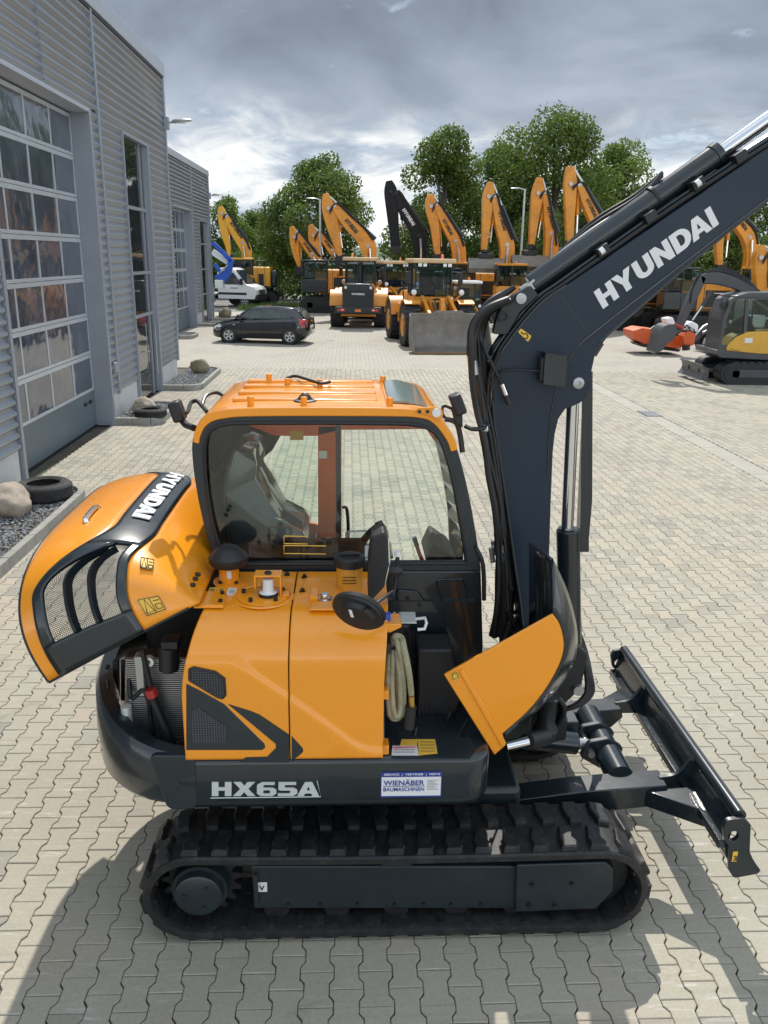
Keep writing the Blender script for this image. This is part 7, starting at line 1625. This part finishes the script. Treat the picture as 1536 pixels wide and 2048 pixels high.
# ------------------------------------------------------------------ black hatchback (built facing -X)
def road_wheel(par, c, R_, w, out, rim=ALLOY):
    ty = MB().lathe(c, (0, out, 0), [(-w / 2, R_ * 0.62), (-w / 2, R_ * 0.92), (-w / 2 + 0.03, R_), (w / 2 - 0.03, R_), (w / 2, R_ * 0.92), (w / 2, R_ * 0.64)], 32).build('wheel', TYRE, par, smooth=40)
    MB().lathe(c, (0, out, 0), [(w / 2 - 0.01, R_ * 0.65), (w / 2 + 0.004, R_ * 0.63), (w / 2 - 0.03, R_ * 0.59), (w / 2 - 0.10, R_ * 0.58), (w / 2 - 0.10, 0.001)], 28).build('rim', BLACKM, ty)
    m = MB()
    m.lathe(c, (0, out, 0), [(w / 2 - 0.02, R_ * 0.64), (w / 2 + 0.006, R_ * 0.63), (w / 2 + 0.0, R_ * 0.57), (w / 2 - 0.03, R_ * 0.57)], 28)
    for k in range(5):
        a = 2 * math.pi * k / 5 + 0.3; d = V3((math.cos(a), 0, math.sin(a))); e = V3((-math.sin(a), 0, math.cos(a))); o_ = V3(c) + V3((0, out * (w / 2 - 0.02), 0))
        m.prism([o_ + d * R_ * 0.08 - e * R_ * 0.10, o_ + d * R_ * 0.6 - e * R_ * 0.14, o_ + d * R_ * 0.6 + e * R_ * 0.14, o_ + d * R_ * 0.08 + e * R_ * 0.10], (0, out * 0.018, 0))
    m.build('spokes', rim, ty)
def hatchback(loc, rot):
    t = thing('parked_car', (0, 0, 0), 'black five door hatchback with alloy wheels parked by the workshop', 'car')
    # stations: x, half width, bottom, shoulder height, top-of-body height
    st = [(-1.95, 0.50, 0.34, 0.52, 0.60), (-1.90, 0.66, 0.24, 0.58, 0.68), (-1.70, 0.78, 0.20, 0.66, 0.77), (-1.30, 0.825, 0.19, 0.75, 0.87), (-0.90, 0.83, 0.19, 0.82, 0.94), (-0.5, 0.83, 0.19, 0.86, 0.95), (0.5, 0.83, 0.19, 0.90, 0.97), (1.3, 0.825, 0.20, 0.93, 0.98), (1.70, 0.79, 0.24, 0.94, 0.98), (1.86, 0.72, 0.30, 0.93, 0.97), (1.94, 0.60, 0.38, 0.80, 0.86)]
    rings = []
    for x, w_, b_, s_, h_ in st:
        r = [(w_ * 0.90, b_), (w_ * 0.985, b_ + 0.10), (w_, (b_ + s_) / 2), (w_ * 0.985, s_ - 0.06), (w_ * 0.94, s_), (w_ * 0.80, h_), (w_ * 0.4, h_ + 0.012)]
        rings.append([(x, -a, z) for a, z in r] + [(x, a, z) for a, z in r[::-1]])
    body = MB().loft(rings).build('body', CARBLACK, t, smooth=50)
    g = [(-1.02, 0.66, 0.93), (-0.42, 0.585, 1.33), (-0.15, 0.575, 1.40), (0.6, 0.57, 1.425), (1.25, 0.56, 1.38), (1.48, 0.55, 1.33), (1.80, 0.62, 0.95)]
    rg = []
    for x, w_, z in g:
        bw = 0.74; zb = 0.92
        rg.append([(x, -bw, zb), (x, -w_ - 0.03, z - 0.05), (x, -w_ + 0.05, z), (x, w_ - 0.05, z), (x, w_ + 0.03, z - 0.05), (x, bw, zb)])
    MB().loft(rg).build('roof', CARBLACK, body, smooth=40)
    # glass panes proud of the cabin shell
    def sidepane(poly, nm):
        for s_ in (-1, 1):
            q = []
            for x, z in poly:
                f_ = (z - 0.92) / (1.37 - 0.92); q.append((x, s_ * (0.748 + (0.607 - 0.742) * f_ + 0.004), z))
            MB().add(q, [tuple(range(len(q)))]).build(nm, CARGLASS, body, smooth=0, solid=0.006)
    sidepane([(-0.80, 0.975), (-0.28, 1.315), (0.10, 1.345), (0.12, 0.985)], 'front_side_window')
    sidepane([(0.19, 0.985), (0.18, 1.345), (0.80, 1.345), (0.92, 1.0)], 'rear_side_window')
    sidepane([(0.98, 1.0), (0.88, 1.33), (1.12, 1.30), (1.38, 1.05)], 'quarter_window')
    MB().add([(-1.00, -0.62, 0.965), (-1.00, 0.62, 0.965), (-0.44, 0.53, 1.335), (-0.44, -0.53, 1.335)], [(0, 1, 2, 3)]).build('windscreen', CARGLASS, body, smooth=0, solid=0.02)
    MB().add([(1.79, -0.56, 1.0), (1.79, 0.56, 1.0), (1.53, 0.49, 1.32), (1.53, -0.49, 1.32)], [(0, 1, 2, 3)]).build('rear_window', CARGLASS, body, smooth=0, solid=0.02)
    for x in (-1.22, 1.24):
        for s_ in (-1, 1):
            MB().lathe((x, s_ * 0.60, 0.31), (0, s_, 0), [(0, 0.345), (0.245, 0.345), (0.247, 0.33), (0.10, 0.33)], 28).build('wheel_arch', BLACKP, body)
            road_wheel(t, (x, s_ * 0.735, 0.305), 0.305, 0.20, s_)
    for s_ in (-1, 1):
        MB().prism([(1.60, s_ * 0.80, 0.98), (1.88, s_ * 0.68, 0.96), (1.93, s_ * 0.62, 0.70), (1.80, s_ * 0.77, 0.66), (1.64, s_ * 0.815, 0.78)], (0, s_ * 0.02, 0.0)).build('tail_lamp', TAILRED, body)
        MB().prism([(-1.80, s_ * 0.70, 0.62), (-1.55, s_ * 0.80, 0.72), (-1.50, s_ * 0.815, 0.62), (-1.86, s_ * 0.66, 0.50)], (-0.02, s_ * 0.02, 0.01)).build('head_lamp', LAMPGLASS, body)
        MB().box((-0.84, s_ * 0.80, 0.98), (-0.66, s_ * 0.98, 1.10)).build('door_mirror', CARBLACK, body, bevel=0.03)
        for x in (-0.05, 0.95): MB().box((x, s_ * 0.832, 0.80), (x + 0.18, s_ * 0.848, 0.825)).build('door_handle', CARBLACK, body, bevel=0.006)
        for x0_ in (-0.72, 0.15, 1.0): MB().box((x0_ - 0.004, s_ * 0.818, 0.30), (x0_ + 0.004, s_ * 0.834, 0.86)).build('door_gap', BLACKM, body)
        MB().box((-0.85, s_ * 0.828, 0.50), (1.05, s_ * 0.842, 0.545)).build('rub_strip', BLACKP, body, bevel=0.008)
        MB().box((-1.02, s_ * 0.822, 0.70), (-0.95, s_ * 0.836, 0.725)).build('side_repeater', OFFWHITE, body)
    MB().box((-1.962, -0.26, 0.40), (-1.93, 0.26, 0.51)).build('number_plate', OFFWHITE, body)
    MB().box((1.93, -0.26, 0.62), (1.955, 0.26, 0.73)).build('number_plate', OFFWHITE, body)
    t.location = loc; t.rotation_euler = (0, 0, rot); return t
hatchback((-3.36, 33.9, 0), math.radians(-10))

# ------------------------------------------------------------------ white flatbed truck with a blue lift (faces +X)
def truck(loc, rot):
    t = thing('flatbed_truck', (0, 0, 0), 'white flatbed truck with dark bumper parked behind the hatchback', 'truck')
    st = [(0.0, 0.99, 2.42), (0.55, 0.99, 2.48), (1.05, 0.97, 2.46)]
    prof = fillet([(0.0, 0.55), (2.62, 0.55), (2.72, 0.80), (2.70, 1.12), (2.52, 1.32), (1.95, 1.50), (1.22, 2.36), (0.95, 2.50), (0.15, 2.50), (0.0, 2.40)], [0.05, 0.1, 0.1, 0.1, 0.15, 0.1, 0.15, 0.2, 0.15, 0.1], 4)
    rings = []
    for y, k in ((-0.99, 0.93), (-0.95, 0.985), (-0.5, 1.0), (0.5, 1.0), (0.95, 0.985), (0.99, 0.93)):
        rings.append([(1.3 + (p[0] - 1.3) * k, y, 1.4 + (p[1] - 1.4) * (k if p[1] > 1.4 else 1)) for p in prof])
    cb = MB().loft(rings).build('cab', WHITE, t, smooth=35)
    MB().add([(2.02, -0.86, 1.53), (2.02, 0.86, 1.53), (1.27, 0.80, 2.36), (1.27, -0.80, 2.36)], [(0, 1, 2, 3)]).build('windscreen', DARKGLASS, cb, smooth=0, solid=0.03)
    for s_ in (-1, 1):
        MB().prism([(0.25, s_ * 0.988, 1.45), (1.72, s_ * 0.988, 1.45), (1.18, s_ * 0.988, 2.16), (0.95, s_ * 0.988, 2.26), (0.25, s_ * 0.988, 2.26)], (0, s_ * 0.012, 0)).build('side_window', DARKGLASS, cb)
        MB().box((0.02, s_ * 0.985, 0.80), (2.0, s_ * 1.005, 0.95)).build('rub_strip', BLACKP, cb)
        MB().box((0.9, s_ * 0.99, 1.18), (1.4, s_ * 1.0, 1.28)).build('door_print', STEEL, cb)
        MB().box((1.62, s_ * 1.0, 1.45), (1.78, s_ * 1.22, 1.85)).build('mirror', BLACKP, cb, bevel=0.03)
        MB().prism([(2.35, s_ * 0.80, 1.10), (2.62, s_ * 0.70, 1.06), (2.58, s_ * 0.72, 1.25), (2.25, s_ * 0.88, 1.30)], (0.04, s_ * 0.03, 0)).build('head_lamp', LAMPGLASS, cb)
        road_wheel(t, (1.85, s_ * 0.86, 0.36), 0.36, 0.24, s_, STEEL); road_wheel(t, (-2.2, s_ * 0.86, 0.36), 0.36, 0.24, s_, STEEL)
    MB().box((2.05, -0.98, 0.42), (2.80, 0.98, 0.86)).build('bumper', BLACKP, cb, bevel=0.08, seg=3)
    MB().box((2.66, -0.5, 0.88), (2.76, 0.5, 1.15)).build('grille', BLACKP, cb, bevel=0.02)
    for k in range(3): MB().box((2.765, -0.48, 0.93 + k * 0.07), (2.775, 0.48, 0.955 + k * 0.07)).build('grille_slat', STEEL, cb)
    MB().box((-3.4, -0.45, 0.52), (0.0, 0.45, 0.70)).build('chassis', BLACKM, t)
    MB().box((-3.6, -1.0, 0.74), (-0.15, 1.0, 0.86)).build('flatbed', STEEL, t, bevel=0.01)
    for x in (-3.5, -2.4, -1.3, -0.3): MB().box((x, -1.01, 0.87), (x + 0.06, -0.96, 1.25)).build('stake', STEEL, t)
    MB().box((-1.1, -0.98, 0.30), (-0.3, -0.7, 0.72)).build('tool_box', ZINC, t, bevel=0.02)
    t.location = loc; t.rotation_euler = (0, 0, rot); return t
truck((-8.35, 57.5, 0), math.radians(-14))
lf = thing('lifting_platform', (W(455, 560, Y=54.5)[0], 54.5, 0.88), 'blue and white folding lift boom mounted behind the white truck cab', 'lift')
def lfl(pts, nm, mat, d=0.0): return limb(pts, 54.5 + d, 0.3, nm, mat, lf, 1)
lfl([(425, 485, 8), (462, 522, 9)], 'upper_boom', BLUE); lfl([(424, 503, 12), (462, 530, 9)], 'boom_stripe', WHITE, 0.32)
lfl([(463, 519, 10), (455, 545, 16), (436, 562, 24)], 'lower_boom', BLUE); lfl([(428, 528, 7), (448, 555, 7)], 'link_arm', BLUE, 0.3)
MB().box(V3(W(430, 577, Y=54.3)), V3(W(446, 560, Y=54.3)) + V3((0, 0.7, 0))).build('pedestal', ZINC, lf, bevel=0.03)
pxcyl((440, 545), (456, 530), 54.3, 0.05, 'lift_cylinder', STEEL, lf)

# ------------------------------------------------------------------ yellow compact excavator at the right
mx = thing('small_excavator', (11.9, 24.2, 0), 'yellow and grey compact excavator with dark cab cut by the right edge', 'excavator')
GREYM = principled('grey_machine_paint', (0.060, 0.060, 0.068), 0.42, coat=0.2, var=0.1)
YM = 23.35
undercarriage(mx, W(1427, 766, Y=YM)[0] + 0.12, W(1427, 766, Y=YM)[0] + 2.5, YM + 0.85, 0.72, 0.62, GREYM)
def mp(poly, Y, dy, nm, mat, bev=0.01, par=None): return MB().prism(px2(poly, Y), (0, dy, 0)).build(nm, mat, par or mx, bevel=bev)
mp([(1434, 700), (1560, 706), (1660, 706), (1660, 722), (1560, 722), (1442, 716), (1434, 710)], YM + 0.05, 1.55, 'house_skirt', GREYM, 0.02)
mp(fillet([(1452, 701), (1456, 690), (1472, 675), (1495, 664), (1560, 662), (1660, 662), (1660, 708), (1520, 708)], 3, 3), YM + 0.03, 0.7, 'side_panel', YELLOW, 0.02)
s_ = mp([(1490, 676), (1505, 676), (1505, 686), (1489, 686)], YM + 0.028, -0.004, 'panel_sticker', OFFWHITE, 0)
MB().tube(px2([(1458, 700), (1463, 697), (1470, 701), (1480, 700)], YM + 0.026), 0.006, 4).build('panel_print', INK, mx)
cm = MB().ring([W(p[0], p[1], Y=YM + 0.06) for p in resample([(1437, 702), (1446, 640), (1462, 597), (1478, 592), (1600, 592), (1605, 702)], 60)], [W(p[0], p[1], Y=YM + 0.06) for p in resample([(1444, 690), (1452, 643), (1466, 602), (1480, 599), (1594, 599), (1598, 690)], 60)], (0, 1.0, 0)).build('cab_frame', GREYM, mx)
mp([(1492, 598), (1499, 598), (1494, 672), (1486, 680)], YM + 0.05, 0.06, 'cab_pillar', GREYM, 0.004, mx)
CG2 = glassy('mini_cab_glass', (0.55, 0.64, 0.60))
mp([(1445, 690), (1452, 643), (1466, 602), (1491, 600), (1487, 672), (1470, 680), (1456, 695)], YM + 0.09, 0.01, 'door_glass', CG2, 0, cm)
mp([(1500, 600), (1594, 600), (1598, 660), (1496, 662)], YM + 0.09, 0.01, 'side_glass', CG2, 0, cm)
mp([(1470, 592), (1500, 585), (1610, 585), (1612, 594), (1470, 597)], YM + 0.05, 1.05, 'cab_roof', GREYM, 0.03)
mp([(1470, 690), (1476, 640), (1500, 630), (1512, 660), (1530, 668), (1530, 690)], YM + 0.4, 0.4, 'operator_seat', SEATM, 0.05)
mp([(1440, 612), (1452, 600), (1456, 608), (1446, 620)], YM + 0.1, 0.1, 'mirror', BLACKP, 0.02)
MB().box((W(1446, 690, Y=YM)[0], YM + 0.98, 1.05), (W(1600, 690, Y=YM)[0], YM + 1.0, 1.5)).build('far_cab_side', GREYM, mx)
# blade
xb_ = W(1420, 756, Y=YM)[0] - 0.30; b0 = V3((xb_, 25.05, 0.10)); b1 = V3((xb_, YM + 0.05, 0.10)); prf = [(0.0, 0.0), (0.10, 0.10), (0.14, 0.22), (0.11, 0.34), (0.03, 0.44)]
ax_ = unit(b1 - b0); fw = unit(np.cross(ax_, (0, 0, 1)))
fw = fw if fw[0] < 0 else -fw
poly = [b0 + V3((0, 0, z)) - fw * d for d, z in prf] + [b0 + V3((0, 0, z)) - fw * (d + 0.03) for d, z in prf[::-1]]
mb_ = MB().prism(poly, b1 - b0).build('dozer_blade', principled('blade_grey', (0.16, 0.16, 0.165), 0.45, metal=0.3), mx)
for p in (b0, b1): MB().prism([p + V3((0, 0, z)) - fw * d for d, z in prf] + [p - fw * 0.25 + V3((0, 0, 0.3)), p - fw * 0.25 + V3((0, 0, 0.02))], ax_ * 0.03).build('end_plate', GREYM, mx)
for k_ in (0.3, 0.75): MB().beam(lerp(b0, b1, k_) + V3((0.1, 0, 0.22)), lerp(b0, b1, k_) + V3((1.3, 0, 0.3)), 0.10, 0.10).build('blade_arm', GREYM, mx)
# boom, stick, bucket
YQ = 24.3
def ml(pts, nm, mat=GREYM, th=0.24, sm=4): return limb(pts, YQ, th, nm, mat, mx, sm)
ml([(1560, 620, 22), (1512, 588, 20), (1470, 566, 24), (1430, 556, 26), (1402, 560, 18)], 'boom'); ml([(1408, 552, 14), (1398, 572, 17), (1380, 610, 16), (1362, 652, 12), (1358, 666, 9)], 'stick')
pxcyl((1422, 582), (1404, 612), YQ - 0.05, 0.05, 'bucket_cylinder', GREYM, mx); pxcyl((1404, 612), (1385, 640), YQ - 0.05, 0.03, 'bucket_rod', CHROME, mx)
pxcyl((1470, 552), (1412, 548), YQ, 0.055, 'stick_cylinder', GREYM, mx)
for k in range(5): MB().tube(P3([(1540 - 4 * k, 596, YQ - 0.1 + 0.05 * k), (1500, 570 - 2 * k, YQ - 0.1 + 0.05 * k), (1460, 548 - 2 * k, YQ - 0.1 + 0.05 * k), (1425, 543 - k, YQ - 0.1 + 0.05 * k), (1396, 552 + 2 * k, YQ - 0.1 + 0.05 * k), (1380, 590 + 4 * k, YQ - 0.14)]), 0.022, 6, smooth=5).build('hose', HOSE, mx)
bkp = [(p[0], p[1]) for p in catmull([(1352, 650, 0), (1338, 649, 0), (1326, 655, 0), (1319, 668, 0), (1314, 686, 0), (1308, 704, 0)], 4)] + [(1316, 706), (1326, 700), (1334, 688), (1346, 680), (1356, 664)]
mp(bkp, YQ - 0.35, 0.02, 'bucket_side', GREYM, 0.004); mp(bkp, YQ + 0.35, 0.02, 'bucket_side', GREYM, 0.004)
bo_ = bkp[:21]; MB().prism(px2(bo_, YQ - 0.33) + px2([(p[0] + 4, p[1] + 4) for p in bo_[::-1]], YQ - 0.33), (0, 0.68, 0)).build('bucket_shell', GREYM, mx)
pxcyl((1352, 650), (1366, 656), YQ - 0.2, 0.05, 'bucket_link', RED, mx)

# orange sweeper attachment on the ground behind the small bucket
sw_ = thing('sweeper_attachment', (W(1330, 700, Z=0)[0], 31.0, 0), 'bright orange sweeper attachment lying on the paving behind the grey bucket', 'sweeper')
def sp(poly, Y, dy, nm, mat, bev=0.02): return MB().prism(px2(poly, Y), (0, dy, 0)).build(nm, mat, sw_, bevel=bev)
sp([(1266, 662), (1284, 656), (1318, 660), (1318, 692), (1285, 688), (1268, 676)], 31.0, 1.2, 'brush_hood', ORANGERED); sp([(1318, 662), (1342, 668), (1366, 678), (1362, 698), (1330, 694), (1318, 690)], 30.6, 1.2, 'collector', ORANGERED)
sp([(1280, 688), (1330, 695), (1362, 699), (1358, 704), (1285, 694)], 30.8, 1.2, 'brush', BLACKM, 0.01); sp([(1330, 637), (1346, 634), (1352, 648), (1334, 652)], 31.2, 0.5, 'water_tank', WHITE, 0.05); sp([(1372, 652), (1384, 642), (1398, 650), (1396, 664), (1376, 662)], 30.2, 0.5, 'water_tank', WHITE, 0.05)
sp([(1366, 672), (1378, 662), (1392, 668), (1388, 690), (1370, 696)], 30.0, 0.5, 'side_brush_arm', ORANGERED); MB().cyl(W(1372, 700, Y=30.0), W(1372, 690, Y=30.0), 0.14, n=14).build('castor', BLACKM, sw_)
for k in range(6): MB().tube(P3([(1350 + 5 * k, 664, 30.4), (1356 + 6 * k, 650 + (k % 3) * 4, 30.2), (1370 + 4 * k, 660 + (k % 2) * 6, 30.1)]), 0.025, 6, smooth=4).build('hose', HOSE if k % 2 else STEEL, sw_)
MB().tube(P3([(1300, 660, 31), (1312, 652, 31.2), (1330, 656, 31.2)]), 0.04, smooth=4).build('tow_frame', BLACKM, sw_)
